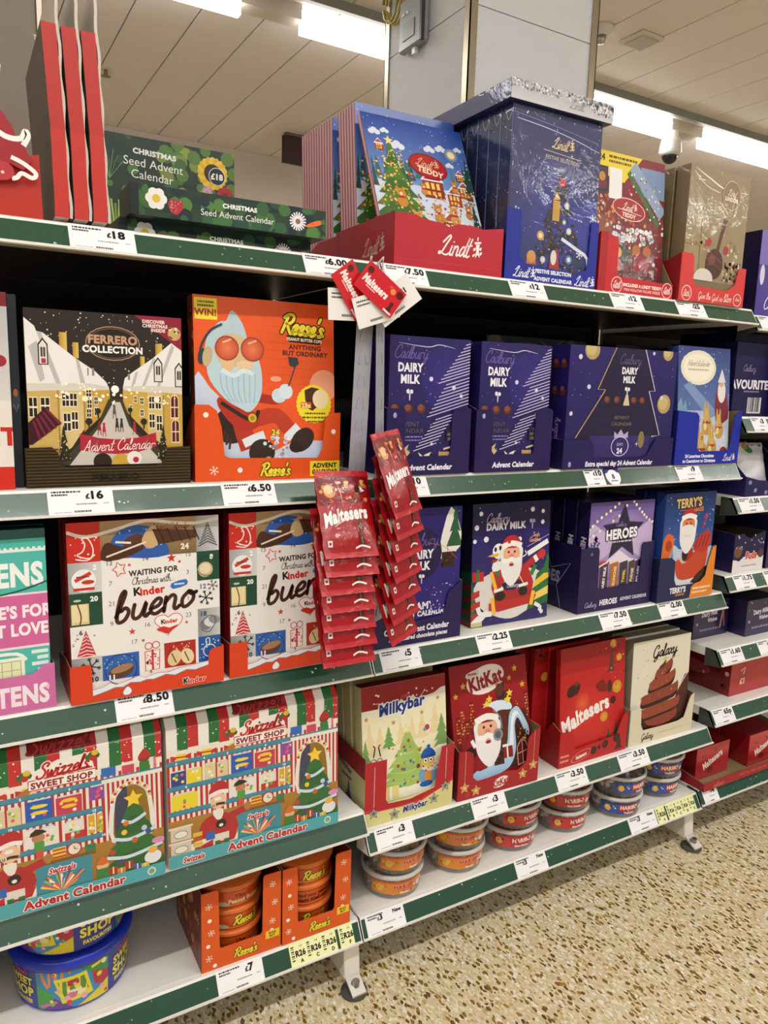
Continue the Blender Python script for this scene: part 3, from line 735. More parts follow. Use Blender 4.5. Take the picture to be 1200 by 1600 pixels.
def seeds():
    def leafy(A, sd):
        A.rect(0, 0, 100, 100, '#1e3328', '#24402c'); rn = random.Random(sd)
        for _ in range(70):
            x, y = rn.uniform(-5, 105), rn.uniform(-10, 110); A.ell(x, y, rn.uniform(1.5, 5), None, rn.choice(['#2f5a35', '#1a2f2a', '#3c6b35', '#24483a', '#18292c', '#4d7c38']), 9, rn.uniform(0, 90))
    def flower(A, x, y, r, c, mid, n=6):
        for k in range(n):
            a = 2*PI*k/n; A.ell(x+r*.62*math.cos(a), y+r*.62*math.sin(a)*A.w/A.h, r*.5, None, c, 12)
        A.ell(x, y, r*.42, None, mid, 12)
    def daisy(A, x, y, r, c, mid):
        for k in range(18):
            a = 2*PI*k/18; A.line([(x, y), (x+r*math.cos(a), y+r*math.sin(a)*A.w/A.h)], r*.17, c)
        A.ell(x, y, r*.3, None, mid, 12)
    def carrot(A, x, y, s):
        k = A.w/A.h; A.poly([(x-s, y+.35*s*k), (x+.1*s, y-.28*s*k), (x+s, y-.5*s*k), (x+1.15*s, y-.2*s*k), (x+.9*s, y+.05*s*k), (x-.3*s, y+.4*s*k)], '#e8703a', 4)
        A.line([(x-.1*s, y-.1*s*k), (x+.1*s, y+.1*s*k)], .2*s*.4, '#c4541f'); A.poly([(x+s, y-.4*s*k), (x+1.5*s, y-.8*s*k), (x+1.6*s, y), (x+1.1*s, y-.1*s*k)], '#3f7a3a')
    def strip(A):
        leafy(A, 3); A.rect(0, 0, 4, 100, '#16201d')
        flower(A, 12, 42, 4.6, '#f4f2ec', '#e2c33a'); A.poly([(17.5, 50), (20, 34), (24, 38), (24.5, 62), (21.5, 86), (18.5, 74)], '#b02a38', 4); A.poly([(18, 38), (21, 26), (24.5, 40), (21, 36)], '#3f7a3a'); A.dots(22, 18.5, 42, 23.5, 76, .18, .3, '#e9b8a4', 4)
        A.text(53, 33, 15, 'CHRISTMAS', '#f0f1ea', bold=1, sx=1.1); A.text(52, 63, 22, 'Seed Advent Calendar', '#f0f1ea', bold=0, sx=.98)
        daisy(A, 84, 50, 4.6, '#f3eef4', '#8a6a4a'); carrot(A, 92.5, 52, 4.4)
    def back(A):
        leafy(A, 8)
        rn = random.Random(4)
        for k in range(40): A.ell(rn.uniform(48, 100), rn.uniform(0, 40), rn.uniform(2, 5), None, rn.choice(['#5a7a34', '#4f7a35', '#7a8e3c', '#3c6b35', '#8a9a44']), 9, rn.uniform(0, 90))
        A.text(44, 11, 4, 'CHRISTMAS', '#f2f2ea', bold=1, sx=1.1, rot=2); A.text(43, 19, 6.6, 'Seed Advent', '#f2f2ea', bold=0, rot=2); A.text(42, 28, 6.6, 'Calendar', '#f2f2ea', bold=0, rot=2)
        for k in range(20):
            a = 2*PI*k/20; A.ell(84+7.6*math.cos(a), 18+7.6*math.sin(a)*A.w/A.h, 3.6, 3.0, ['#e2b321', '#edc63a'][k % 2], 8, math.degrees(a))
        A.ell(84, 18, 6.2, None, '#3c2a18'); A.ell(87, 20, 6, None, '#f2f0ea'); A.ell(87, 20, 5.6, None, '#18231f'); A.text(87, 20, 4.6, '£18', '#f5f3ee')
        daisy(A, 80, 33, 4, '#d9a8cf', '#c9a25a'); flower(A, 93, 34, 5.5, '#a82a2f', '#7c1d24', 8)
        for k in range(6): A.line([(14, 34), (8+k*3, 12+4*(k % 3))], 1.1, ['#6c9a4a', '#86b05a'][k % 2], taper=True)
        for k in range(7): A.line([(18, 88), (12+k*2.6, 52-3*(k % 2))], 1.3, ['#7aa244', '#a3c25c'][k % 2])
        flower(A, 8, 62, 5, '#f1efe4', '#dcb92f'); A.ell(9, 82, 8, None, '#4c2750'); [A.ring(9, 82, 2+k*1.6, .5, '#8a5a90') for k in range(3)]
    z = Z['1L']
    lo = carton('seed_calendar', 'dark green seed calendar box lying lowest, partly below the shelf rail', 'seed box', .328, .085, .046, (-.386, .17, z), '#1c2d26', cols={'t': '#24382e', 'd': '#1a2420'}, group='seed advent boxes')
    art(lo, .328, .046, strip)
    mid = again(lo, 'dark green seed calendar box lying on top of another, carrot at its right', (-.376, .135, z+.0462)); mid.rotation_euler.z = R(-1)
    u = MB(); [u.box(x0, .01, -.0002, x1, .03, -.0001, H('#6b7064')) for x0, x1 in ((.03, .11), (.15, .26))]
    bk = carton('seed_calendar', 'upright dark green seed calendar box with sunflower and £18 roundel', 'seed box',   .275, .05, .236, (-.392, .40, z), '#1c2d26', group='seed advent boxes', lean=R(1))
    art(bk, .275, .236, back)
seeds()

# ================================================================ top shelf, right bay
def teddy_trays():
    z = Z['1R']; jag = [(0, .086), (6, .089), (18, .0885), (26, .083), (40, .081), (48, .076), (56, .083), (70, .0835), (80, .08), (100, .087)]
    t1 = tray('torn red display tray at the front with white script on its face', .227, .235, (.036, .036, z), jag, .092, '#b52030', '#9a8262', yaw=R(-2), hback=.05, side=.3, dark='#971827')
    A = Art(.227, .088); A.rect(0, 84, 100, 84.6, '#c4414c'); lindt_mark(A, 53, 48, 38, '#f6f1ee'); A.build('front_print', front(.227, .088), t1)
    B = Art(.235, .09); lindt_mark(B, 62, 52, 34, '#b59a8a'); B.rect(2, 0, 6, 100, '#7d1220'); B.build('side_print', leftside(.235, .09), t1)
    t2 = tray('plain red display tray behind the torn one', .227, .185, (.048, .277, z), [(0, .085), (100, .085)], .085, '#a91c2b', '#9a8262', dark='#971827', hback=.05)
    def teddy(A):
        A.rect(0, 0, 100, 50, '#24489e', '#6d8fce'); A.rect(0, 50, 100, 100, '#c9d6ea', '#dfe3ea')
        rn = random.Random(5)
        for x, y, r in ((10, 14, 4), (20, 12, 3), (30, 22, 5), (62, 20, 4), (74, 18, 4), (40, 33, 3), (80, 30, 3), (92, 16, 3)):
            for k in range(3): A.ell(x+k*r*.7-r*.7, y-(r*.4 if k == 1 else 0), r*.75, r*.5, '#dfe6f4', 10)
        A.ell(84, 21, 7, None, '#f2dd8a', col2='#5878c0'); A.ell(84, 21, 3.6, None, '#f8eebb')
        A.dots(60, 0, 2, 100, 45, .2, .5, '#e8eefb', 3)
        for k in range(26): A.fir(rn.uniform(0, 100), rn.uniform(28, 40), rn.uniform(44, 56), rn.uniform(5, 9), rn.choice(['#3f6a6a', '#2d5248', '#587f80']))
        for x, y, w in ((58, 44, 20), (78, 52, 14), (90, 46, 12), (70, 74, 20), (88, 78, 12), (12, 22, 8), (88, 36, 8)):
            A.rect(x-w/2, y, x+w/2, y+w*.7, rn.choice(['#a5442e', '#8f3a2a', '#b9683a'])); A.poly([(x-w*.6, y+1), (x, y-w*.45), (x+w*.6, y+1)], '#e9edf5'); A.poly([(x-w*.45, y), (x, y-w*.32), (x+w*.45, y)], '#b04a38')
            for k in range(3): A.rect(x-w*.36+k*w*.26, y+w*.12, x-w*.36+k*w*.26+w*.16, y+w*.36, '#f6cf6a'); A.rect(x-w*.36+k*w*.26, y+w*.45, x-w*.36+k*w*.26+w*.16, y+w*.6, '#f0b850')
        for k in range(7):
            y = 24+k*9; w = 5+k*4.5; A.poly([(22-w*.35, y-3), (22+w*.35, y-3), (22+w, y+9), (22-w, y+9)], ['#4f7a34', '#3c6a30'][k % 2])
        A.star(22, 19, 5, '#f4d9a0'); A.dots(160, 4, 34, 42, 88, .5, 1.3, ['#f3d067', '#f6e39a', '#d9a33a', '#c9502e', '#f0c050'], 7)
        A.dots(60, 12, 26, 32, 40, .4, .9, ['#f3d067', '#f6e39a'], 8)
        def bear(x, y, s, c):
            A.ell(x, y, 2.6*s, None, c, 12); A.ell(x-2*s, y-2*s, 1*s, None, c, 8); A.ell(x+2*s, y-2*s, 1*s, None, c, 8); A.ell(x, y+4.2*s, 3.2*s, None, c, 12)
            A.rect(x-2.2*s, y+1.6*s, x+2.2*s, y+2.6*s, '#b3242a'); A.ell(x, y+.6*s, 1*s, None, '#f4dca6', 8); A.dots(2, x-1*s, y-1*s, x+1*s, y-.4*s, .3*s, .31*s, '#3a2010', 2)
        for x, y, s, c in ((24, 58, 1.6, '#c98a3a'), (36, 74, 1.7, '#d19a4a'), (58, 66, 1.6, '#c4823a'), (74, 66, 1.6, '#cf9745'), (90, 62, 1.3, '#bf7c36'), (84, 84, 1.4, '#c98a3a'), (12, 78, 1.3, '#c17f3a'), (64, 84, 1.1, '#b9753a'), (48, 50, 1, '#c98a3a'), (80, 45, 1, '#c98a3a')): bear(x, y, s, c)
        A.poly([(34, 92), (66, 88), (68, 97), (36, 99)], '#a9522e', 3); A.dots(130, 40, 50, 100, 98, .5, 1.3, ['#e8ecf4', '#f2d27a', '#b23a30', '#dfe6f2', '#8a5a3a', '#d9a050', '#7c94b8'], 12)
        for x, t_, b_, w in ((95, 58, 84, 12), (99, 74, 99, 16), (6, 84, 99, 10), (97, 22, 50, 14), (45, 80, 96, 8)): A.fir(x, t_, b_, w, '#27483a', 4); A.dots(14, x-w*.4, t_+4, x+w*.4, b_, .4, .9, '#dfe8ea', int(x))
        A.ell(57, 34, 19, 9.6, '#8e1f25', rot=10); A.ell(57, 34, 17.6, 8.4, '#b3262c', rot=10); lindt_mark(A, 53, 31.5, 6.5, '#d8b48a', rot=10); A.text(58, 38, 4.2, 'TEDDY', '#f0dcc4', rot=10)
    src = carton('advent_calendar', 'leaning blue advent calendar with teddy bears and snowy tree, front of red tray', 'calendar', .219, .0105, .312, at(t1, .0035, .021, .002), '#d9b0b4', lean=R(25), yaw=R(-2), mat='gloss', cols={'f': '#24489e', 'b': '#c9a0a6', 'l': '#d3a7ac', 't': '#cf9ea4'}, group='teddy bear calendars in the red trays')
    art(src, .219, .312, teddy, 'gloss', sv=.9)
    L = Art(.0105, .312); L.rect(0, 0, 22, 100, '#a84a58'); L.rect(78, 0, 100, 100, '#b05a66'); L.rect(45, 0, 52, 100, '#efd9da'); L.build('side_print', leftside(.0105, .312), src)
    n = 0
    words = ['second', 'third', 'fourth', 'fifth', 'sixth', 'seventh', 'eighth', 'ninth', 'tenth', 'eleventh', 'twelfth', 'thirteenth', 'fourteenth', 'fifteenth', 'sixteenth', 'seventeenth', 'eighteenth', 'nineteenth', 'twentieth']
    for i in range(18):
        j = i if i < 6 else i-6
        base = (t1, .0055,   .147+.0119*j, .002) if i < 6 else (t2, .0045, .02+.0122*j, .002)
        ln = R(6) if i < 6 else R(3.5)
        p = at(*base); o = again(src, 'pink-spined teddy calendar, %s from the front of the stack' % words[i], p, yaw=R(-2) if i < 6 else 0, lean=ln, bare=i not in (0, 6))
teddy_trays()
def navy():
    z = Z['1R']
    U = [(0, .128), (13, .128), (15, .122), (15, .045), (22, .034), (76, .026), (88, .035), (90, .045), (91, .122), (93, .128), (100, .128)]
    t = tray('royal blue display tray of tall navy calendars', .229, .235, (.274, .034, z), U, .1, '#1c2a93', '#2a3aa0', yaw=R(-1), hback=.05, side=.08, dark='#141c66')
    A = Art(.229, .128); lindt_mark(A, 17, 86, 15, '#eef0fa'); lindt_mark(A, 84, 89, 15, '#eef0fa'); A.text(52, 82, 5.5, 'FESTIVE SELECTION', '#eef0fa'); A.text(52, 93, 5.5, 'ADVENT CALENDAR', '#eef0fa'); A.build('front_print', front(.229, .128), t)
    def face(A):
        A.rect(0, 0, 100, 100, '#272c5c', '#2b2f63'); A.ell(52, 62, 50, 40, '#343a92', 28, col2='#2a2f64'); A.dots(90, 0, 0, 100, 80, .25, .8, ['#aab4dc', '#e8ecff', '#7f8bc4'], 4)
        A.line([(4, 8), (40, 10), (70, 13), (98, 17)], .5, '#cfd6ee', smooth=4); A.line([(0, 5), (50, 8), (96, 12)], .3, '#8f9ac8', smooth=4)
        lindt_mark(A, 52, 17, 6.5, '#e2c98e', rot=2); A.line([(34, 22), (76, 24)], .5, '#c9b382'); A.text(56, 26, 2.3, 'FESTIVE SELECTION', '#c9bfa2', bold=0, rot=2)
        rn = random.Random(9)
        for k in range(330):
            v = rn.random()**.6; y = 35+v*62; w = 2+v*33; A.ell(57+rn.uniform(-w, w), y, rn.uniform(.8, 2.4), None, rn.choice(['#1d2130', '#2a2418', '#23283c', '#3a3020', '#151826', '#463a26']), 7)
        for k in range(90):
            v = rn.random()**.6; y = 36+v*60; w = 2+v*30; A.ell(57+rn.uniform(-w, w), y, rn.uniform(.4, .9), None, rn.choice(['#c9a24c', '#8c6a2c', '#d8c9a0', '#9a3030', '#5a78b8']), 6)
        A.star(57, 39, 5, '#c0302e', 8, .5); A.rect(48, 50, 56, 62, '#c4953f'); A.poly([(48, 50), (52, 45), (56, 49)], '#d7ab55')
        for x, y, r, c in ((36, 72, 4, '#c9a03f'), (64, 52, 3, '#b9bcc4'), (68, 67, 3, '#c2cbe0'), (40, 86, 3, '#b8c0d4'), (62, 62, 3, '#4a63a8'), (70, 84, 4, '#4d78b4')): A.ell(x, y, r, None, c, 14); A.ell(x, y, r*.55, None, '#e6dcc0', 10)
        A.poly([(46, 95), (50, 80), (56, 78), (60, 95)], '#a03434'); A.ell(52, 84, 3.4, 4.5, '#d9d4cc'); A.rect(22, 86, 32, 96, '#b5764a'); A.ell(27, 85, 5, None, '#c9944a'); A.ell(30, 92, 5, 3, '#b23a3a')
        A.poly([(20, 96), (40, 95), (80, 95), (92, 93), (92, 98), (20, 99)], '#dfe4f2', 3); A.line([(60, 72), (78, 77), (92, 82), (93, 95)], 3, '#d9dff2', smooth=3)
        for x, y in ((8, 60), (96, 57), (82, 80)): A.flake(x, y, 4, '#dfe6fb', .7)
    src = carton('advent_calendar', 'tall navy advent calendar with ornament tree, front of the blue tray', 'calendar', .218, .034, .307, at(t, .0055, .004, .002), '#20254f', mat='film', yaw=R(-1), group='tall navy calendars')
    art(src, .218, .307, face, 'film'); L = Art(.034, .307); L.dots(40, 0, 5, 100, 98, 1.2, 3.4, ['#8f9acb', '#c9d0f0', '#5a66a8'], 6); L.ell(50, 62, 25, 10, '#2b2436'); L.line([(3, 0), (3, 100)], 5, '#090b18'); L.line([(96, 0), (96, 100)], 5, '#7d86b4'); L.line([(30, 2), (60, 9), (92, 4)], 3, '#c3c8dc', smooth=3); L.build('side_print', leftside(.034, .307), src, 'film')
    for i in range(5):
        p = at(t, .0055, .004+.0352*(i+1), .002); again(src, 'tall navy advent calendar, %s from the front of the blue tray' % ['second', 'third', 'fourth', 'fifth', 'sixth'][i], p, bare=True)
    top = carton('calendar_box', 'grey film-wrapped slab lying across the tops of the tall navy calendars', 'box', .250, .285, .034, at(t, -.012, -.008, .310), '#23295a', mat='film', yaw=R(-1), cols={'f': '#b4b4ba', 'l': '#30356a', 't': '#3a3f70'})
    A = Art(.250, .034); A.rect(0, 0, 100, 100, '#a9a9b0', '#c3c3c7'); A.dots(260, 0, 0, 100, 40, .4, 1.2, ['#e9e9ee', '#8f8f96', '#d6d6dc', '#77777e'], 3); A.dots(90, 76, 10, 100, 70, .5, 1.2, ['#4a4a50', '#e8e8ec', '#6f6f76'], 4); A.script(62, 52, 50, 'Lindt', '#8d8d95', rot=0); A.text(22, 32, 20, '48 14', '#55555c', bold=0); A.build('front_print', front(.25, .034), top, 'film')
navy()
def teddy2():
    z = Z['1R']; RED = '#c5262c'
    P = [(0, .115), (21, .108), (23, .098), (23, .038), (27, .033), (80, .03), (100, .03)]
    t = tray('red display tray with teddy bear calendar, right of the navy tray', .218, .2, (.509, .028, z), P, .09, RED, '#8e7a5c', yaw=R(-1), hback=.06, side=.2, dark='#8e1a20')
    A = Art(.218, .115); A.rect(1, 0, 9, 100, '#a81e26')
    for x in (24, 92): A.ring(x, 86, 7, .9, '#f3c9c4'); A.script(x, 83, 8, 'Lindt', '#fbeeea', wd=.12); A.text(x, 90, 4, 'TEDDY', '#fbeeea')
    A.text(58, 84, 5.5, 'INCLUDES A LINDT TEDDY', '#fbeeea'); A.text(58, 92, 5, 'MINI HOLLOW FIGURE INSIDE', '#fbeeea', bold=0); A.build('front_print', front(.218, .115), t)
    def face(A):
        A.rect(0, 0, 100, 100, '#7e2028', '#6e1a24'); A.poly([(0, 0), (66, 0), (40, 24), (0, 18)], '#ead03a'); rn = random.Random(3)
        for x, y, w, c in ((10, 30, 22, '#4a2a20'), (82, 20, 36, '#7d93b8'), (12, 62, 24, '#8a4a34'), (84, 60, 30, '#7a2a2a'), (48, 90, 40, '#5f1c22')): A.rect(x-w/2, y-w*.35, x+w/2, y+w*.35, c)
        A.line([(52, 8), (98, 46)], 13, '#8fa4c4'); A.line([(46, 14), (92, 56)], 6, '#3f6a40'); A.dots(40, 46, 14, 96, 56, .8, 1.4, ['#f0e2a0', '#e8f0e0', '#c23a36'], 6)
        A.dots(70, 0, 30, 40, 64, .8, 2.2, ['#d98a44', '#b5503a', '#e8d8cc', '#8a2a2a', '#c9a060'], 7); A.dots(110, 20, 52, 100, 98, .8, 2.4, ['#a83232', '#7e1f26', '#e9dfd6', '#d9a054', '#3f6a44', '#b9482f'], 8)
        A.dots(70, 24, 62, 84, 74, 1.5, 3, ['#e9edf2', '#f4f6f8', '#d7dce6'], 9)
        A.text(8, 5.5, 5.5, '24', '#2a2410'); A.words(18, 3, 3, 40, 2, '#5a4a18', 2); A.words(18, 7, 3, 32, 2, '#5a4a18', 3)
        A.rect(2, 13, 17, 34, '#1e1a1c'); A.rect(3, 14, 16, 33, '#43324a'); A.ell(9, 22, 4.5, None, '#c98a3a'); A.rect(4, 26, 15, 31, '#7c2024')
        A.rect(19, 13, 37, 39, '#ecebea')
        A.ell(48, 46, 24, 9.6, '#efc9b4', rot=6); A.ell(48, 46, 23, 8.8, '#a3202a', rot=6); lindt_mark(A, 46, 43.5, 6.5, '#f3e2d6', rot=5); A.line([(31, 46), (66, 49.5)], .6, '#f3e2d6'); A.text(48, 51, 3.6, 'TEDDY', '#f3e2d6', rot=5)
        A.ell(34, 86, 14, 11, '#2f4a30'); A.ell(34, 87, 9, 9, '#1d1614'); A.ell(33, 84, 6, 5, '#d9a83a'); A.ell(32, 95, 8, 6, '#b98a80'); A.rect(56, 84, 80, 99, '#8e1d24'); A.ell(60, 80, 6, 4.5, '#b5642e'); A.ell(76, 80, 6, 4.5, '#b5642e')
    cal = carton('advent_calendar', 'red film-wrapped teddy calendar with yellow corner and blank white sticker', 'calendar', .200, .03, .276, at(t, .007, .02, .002), '#5e1a22', mat='film', lean=R(4), yaw=R(-1), cols={'r': '#4a3a34'}); art(cal, .2, .276, face, 'film', sv=.84)
    b2 = carton('advent_calendar', 'dull film-wrapped calendar standing behind the red teddy one', 'calendar', .2, .028, .262, at(t, .012, .10, .002), '#7d6f5e', mat='film')
    # gold
    P = [(0, .098), (15, .098), (18, .092), (19, .045), (22, .034), (70, .03), (76, .036), (84, .045), (88, .08), (91, .084), (100, .084)]
    t = tray('red display tray with tall gold calendar, rightmost on the top shelf', .220, .2, (.733, .012, z), P, .085, '#d23a36', '#8e7a5c', hback=.06, side=.2, dark='#8e1a20')
    A = Art(.22, .098); A.ring(11, 84, 7, .9, '#f6d4cf'); A.script(11, 81, 9, 'Lindt', '#fdeeea', wd=.12); A.text(11, 89, 4, 'LINDOR', '#fdeeea'); A.ring(90, 86, 6, .8, '#f6d4cf'); A.script(90, 84, 7, 'Lindt', '#fdeeea', wd=.12)
    A.script(38, 85, 14, 'Give the', '#fdeeea', wd=.08, shear=.1); A.script(58, 86, 14, 'Gift of', '#fdeeea', wd=.07, shear=.1); A.script(74, 84, 17, 'bliss', '#fdeeea', wd=.1); A.build('front_print', front(.22, .098), t)
    def gold(A):
        A.rect(0, 0, 100, 100, '#8d7b58', '#a08e68'); rn = random.Random(2)
        for k in range(18): A.rect(rn.uniform(-5, 90), rn.uniform(35, 85), rn.uniform(10, 30)+60, rn.uniform(60, 100), rn.choice(['#95835e', '#84724f', '#a5946e', '#9a8862']))
        A.line([(8, 3), (30, 9), (60, 16), (98, 15)], 1.6, '#efe6d2', smooth=5, taper=True); A.line([(6, 6), (26, 16), (50, 20)], .8, '#e6dcc6', smooth=4)
        for k in range(8): A.line([(58+4*k, 36-2.6*k), (50+4.5*k, 32-2.6*k)], .8, '#efe7d6'); A.line([(58+4*k, 36-2.6*k), (62+4.2*k, 40-2.6*k)], .8, '#efe7d6')
        A.line([(52, 38), (94, 16)], .6, '#efe7d6'); A.ell(70, 20, 16, None, '#8a6e4a'); A.ring(70, 20, 15, .6, '#d9c9a4'); A.script(70, 17.5, 6, 'Lindt', '#f1e6cc', wd=.1, rot=3); A.text(70, 23.5, 3.6, 'LINDOR', '#f1e6cc', rot=3)
        A.poly([(60, 42), (66, 43), (56, 72), (51, 71)], '#5a2c1e'); A.ell(50, 84, 15, 14, '#4a2116', rot=8); A.ell(46, 80, 6, 5, '#7a3f2c'); A.line([(37, 80), (50, 77), (62, 82)], 1.4, '#7d4430', smooth=4); A.line([(37, 86), (50, 84), (63, 89)], 1.4, '#6d3826', smooth=4)
        A.ell(34, 98, 16, 9, '#d9d2c6'); A.dots(18, 10, 62, 90, 76, 1, 2.4, ['#b33a44', '#dccfb4', '#c99a4a'], 4); A.ell(38, 65, 4.5, None, '#a82a3a'); A.ell(68, 70, 4.5, None, '#a82a3a'); A.dots(60, 66, 80, 98, 99, 1, 2.4, ['#6b5c3e', '#c7b78c', '#4d2a20', '#8c2a30', '#e0d6ba'], 6)
    cal = carton('advent_calendar', 'tall gold film-wrapped calendar with dark chocolate whisk picture', 'calendar', .200, .035, .276, at(t, .009, .004, .002), '#7c6c4c', mat='film'); art(cal, .2, .276, gold, 'film', sv=.84)
    for k in range(2): again(cal, 'tall gold calendar %s behind the whisk one' % ['directly', 'furthest'][k], at(t, .009, .045+.04*k, .002), bare=True)
teddy2()

# ================================================================ second shelf, left bay
def ferrero():
    z = Z['2L']; w = .229
    P = [(0, .056), (15, .057), (18, .05), (21, .03), (25, .027), (77, .027), (81, .031), (84, .048), (87, .055), (100, .056)]
    t = tray('ribbed dark bronze cardboard tray of the snowy street calendar', w, .13, (-.546, .034, z), P, .05, '#3a2f1d', '#7c684a', mat='matte', hback=.04)
    b = MB()
    for k in range(12):
        zz = .003+k*.0045
        for x0, x1 in (((.001, w-.001),) if zz < .026 else ((.001, w*.185), (w*.83, w-.001))): b.box(x0, -.0012, zz, x1, -.0001, zz+.0022, H('#4c3e26'))
    s = b.build('ribbing', 'matte', t); s['kind'] = 'stuff'
    A = Art(w, .056); A.text(52, 76, 17, 'FERRERO', '#1c140a', bold=1, sx=1.15); A.build('logo_print', front(w, .056, -.0013), t)
    def face(A):
        A.rect(0, 0, 100, 100, '#2a211d', '#2e2420'); A.dots(170, 0, 1, 100, 46, .18, .6, ['#f2ece4', '#cfc6ba'], 2)
        for x, y, w_, h_ in ((20.5, 14, 4.6, 12), (28.5, 20, 3.6, 10), (82, 18, 4.6, 10), (71.5, 27, 3, 7)): A.rect(x, y, x+w_, y+h_, '#b8912f', '#e0c060', True)
        A.poly([(0, 6), (6, 11), (7, 14), (11, 15), (30, 30), (42, 38), (49, 45), (50.5, 49), (0, 50)], '#ece9e6'); A.poly([(100, 22), (93, 17), (80, 28), (66, 38), (61, 42), (59.5, 49), (100, 50)], '#ece9e6')
        for q in ([(7, 14), (10, 15), (21, 48), (18, 48)], [(30, 30), (32, 31), (36, 48), (33, 48)], [(2, 24), (7, 20), (11, 44), (8, 46)], [(93, 18), (95, 20), (84, 48), (82, 48)], [(80, 28), (82, 28), (74, 48), (72, 48)], [(68, 38), (70, 37), (67, 48), (65, 48)]): A.poly(q, '#bdbcbb')
        A.poly([(0, 47), (18, 46.5), (38, 46), (50.5, 48), (51, 52), (40, 51), (0, 53)], '#d9d2c6'); A.poly([(100, 47), (80, 46.5), (60, 47.5), (59.5, 52), (70, 51), (100, 53)], '#d9d2c6')
        A.poly([(0, 52), (18, 51), (18, 94), (0, 100)], '#cdac62'); A.poly([(18, 51), (34, 51), (34, 76), (26, 88), (18, 94)], '#d9c084'); A.poly([(34, 51), (51, 50), (51, 62), (34, 78)], '#c79f3f')
        A.poly([(100, 52), (87, 51), (87, 88), (93, 94), (100, 100)], '#c9a046'); A.poly([(87, 51), (76, 51), (76, 80), (87, 88)], '#d7be80'); A.poly([(76, 51), (59.5, 50), (59.5, 62), (76, 80)], '#cda848')
        A.rect(18, 51, 19.2, 92, '#a8862f'); A.rect(34, 51, 34.8, 77, '#a8862f'); A.rect(86.4, 51, 87.2, 88, '#a07d28')
        for x, y, w_, h_ in ((1, 56, 4.6, 12), (8, 56, 5, 10), (21, 53, 4, 8), (25.8, 53, 4, 8), (21.5, 66, 4, 11), (26.5, 65, 3.6, 11), (36, 50, 3, 4.5), (36.5, 57, 2.6, 5), (41, 55, 2, 4.5), (36, 63, 2.6, 5), (41, 62, 2, 5), (77, 54, 3.4, 8), (81.5, 54, 3.4, 8), (77, 66, 3.4, 9), (82, 67, 3.4, 10), (71, 55, 2, 4), (67, 54, 1.6, 4), (71, 63, 2, 4), (64, 60, 1.4, 3)):
            A.rect(x-.4, y-.6, x+w_+.4, y+h_+.6, '#f0e4c4'); A.rect(x, y, x+w_, y+h_, '#2a1a16'); A.rect(x+w_*.44, y, x+w_*.56, y+h_, '#efe6cf'); A.rect(x, y+h_*.45, x+w_, y+h_*.55, '#efe6cf')
        for x, y in ((91.5, 55), (92, 72)):
            A.rect(x, y, x+6, y+14, '#e9d8a8'); A.ell(x+3, y+1, 3, 4, '#e9d8a8'); A.rect(x+.6, y, x+5.4, y+13, '#5a1422'); A.ell(x+3, y+1, 2.4, 3, '#5a1422'); A.rect(x+2.7, y-2, x+3.3, y+13, '#ead9aa'); A.rect(x, y+5.6, x+6, y+6.4, '#ead9aa')
        for x, y in ((7.5, 22), (80.5, 31), (95, 34)):
            A.poly([(x, y), (x+3, y-4), (x+6, y), (x+6, y+13), (x, y+13)], '#2a1c18'); A.poly([(x+.7, y+.6), (x+3, y-2.6), (x+5.3, y+.6), (x+5.3, y+12.4), (x+.7, y+12.4)], '#e2ddd8'); A.rect(x+1.6, y+2, x+2.8, y+8, '#4a3a34'); A.rect(x+3.2, y+2, x+4.4, y+8, '#4a3a34')
        A.rect(9.3, 31, 12, 34, '#b03048'); A.rect(37, 36, 38, 41, '#8c8a88'); A.rect(40, 36, 41.5, 41, '#8c8a88'); A.rect(63, 39, 64.5, 43, '#8c8a88')
        for k in range(8): A.poly([(10-k*1.25+0, 63+k*2.6), (11.5, 63), (11.5, 63), (10-(k+1)*1.25, 63+(k+1)*2.6)], '#3a0f1c')
        A.poly([(10.5, 62), (20, 72), (2, 86), (0, 86), (0, 72)], '#3a0d1c'); [A.line([(11-k*2, 63+k*2), (19.5-k*3.2, 73+k*2.4)], 1.4, '#7c2036') for k in range(5)]
        A.poly([(50, 56), (59, 56), (66, 76), (92, 98), (100, 100), (0, 100), (22, 94), (42, 74)], '#3d3a28'); A.poly([(53, 58), (57.5, 58), (63, 74), (86, 100), (24, 100), (44, 74)], '#cbc3bb')
        for x, y, r in ((37, 71, 2.2), (43, 64, 1.8), (73, 71, 2.2), (64, 63, 1.6)): A.ell(x, y, r, None, '#1f2a22'); A.rect(x-.4, y+1, x+.4, y+5, '#241a14')
        for x in (21, 86): A.fir(x, 73, 97, 9, '#262318', 4); A.dots(26, x-3.5, 78, x+3.5, 96, .25, .5, ['#d9b860', '#eee0b0'], int(x))
        rn = random.Random(4)
        for k in range(56):
            x = rn.uniform(14, 98); A.ell(x, 51.5+3*math.sin(x*.16)+rn.uniform(-3.5, 4.5), rn.uniform(.4, 1.2), None, rn.choice(['#fff6d8', '#ffeeb8', '#ffffff']), 8)
        A.ell(54.5, 49.5, 2.6, None, '#fffaf0'); A.ell(35, 56, 2, None, '#fff4d4'); A.ell(82, 56, 2, None, '#fff4d4')
        for x, y, c in ((43.5, 74, '#8c1f2c'), (46.5, 75, '#b02a3a'), (55, 72, '#2e2a2a'), (58, 72, '#3a3634'), (66.5, 74, '#b5283a'), (53.5, 63, '#555')): A.ell(x, y-2.4, .9, None, c, 8); A.poly([(x-1.2, y+3), (x-.6, y-2), (x+.6, y-2), (x+1.2, y+3)], c); A.line([(x-.6, y+2.6), (x-1, y+6)], .5, c); A.line([(x+.6, y+2.6), (x+1.1, y+6)], .5, c)
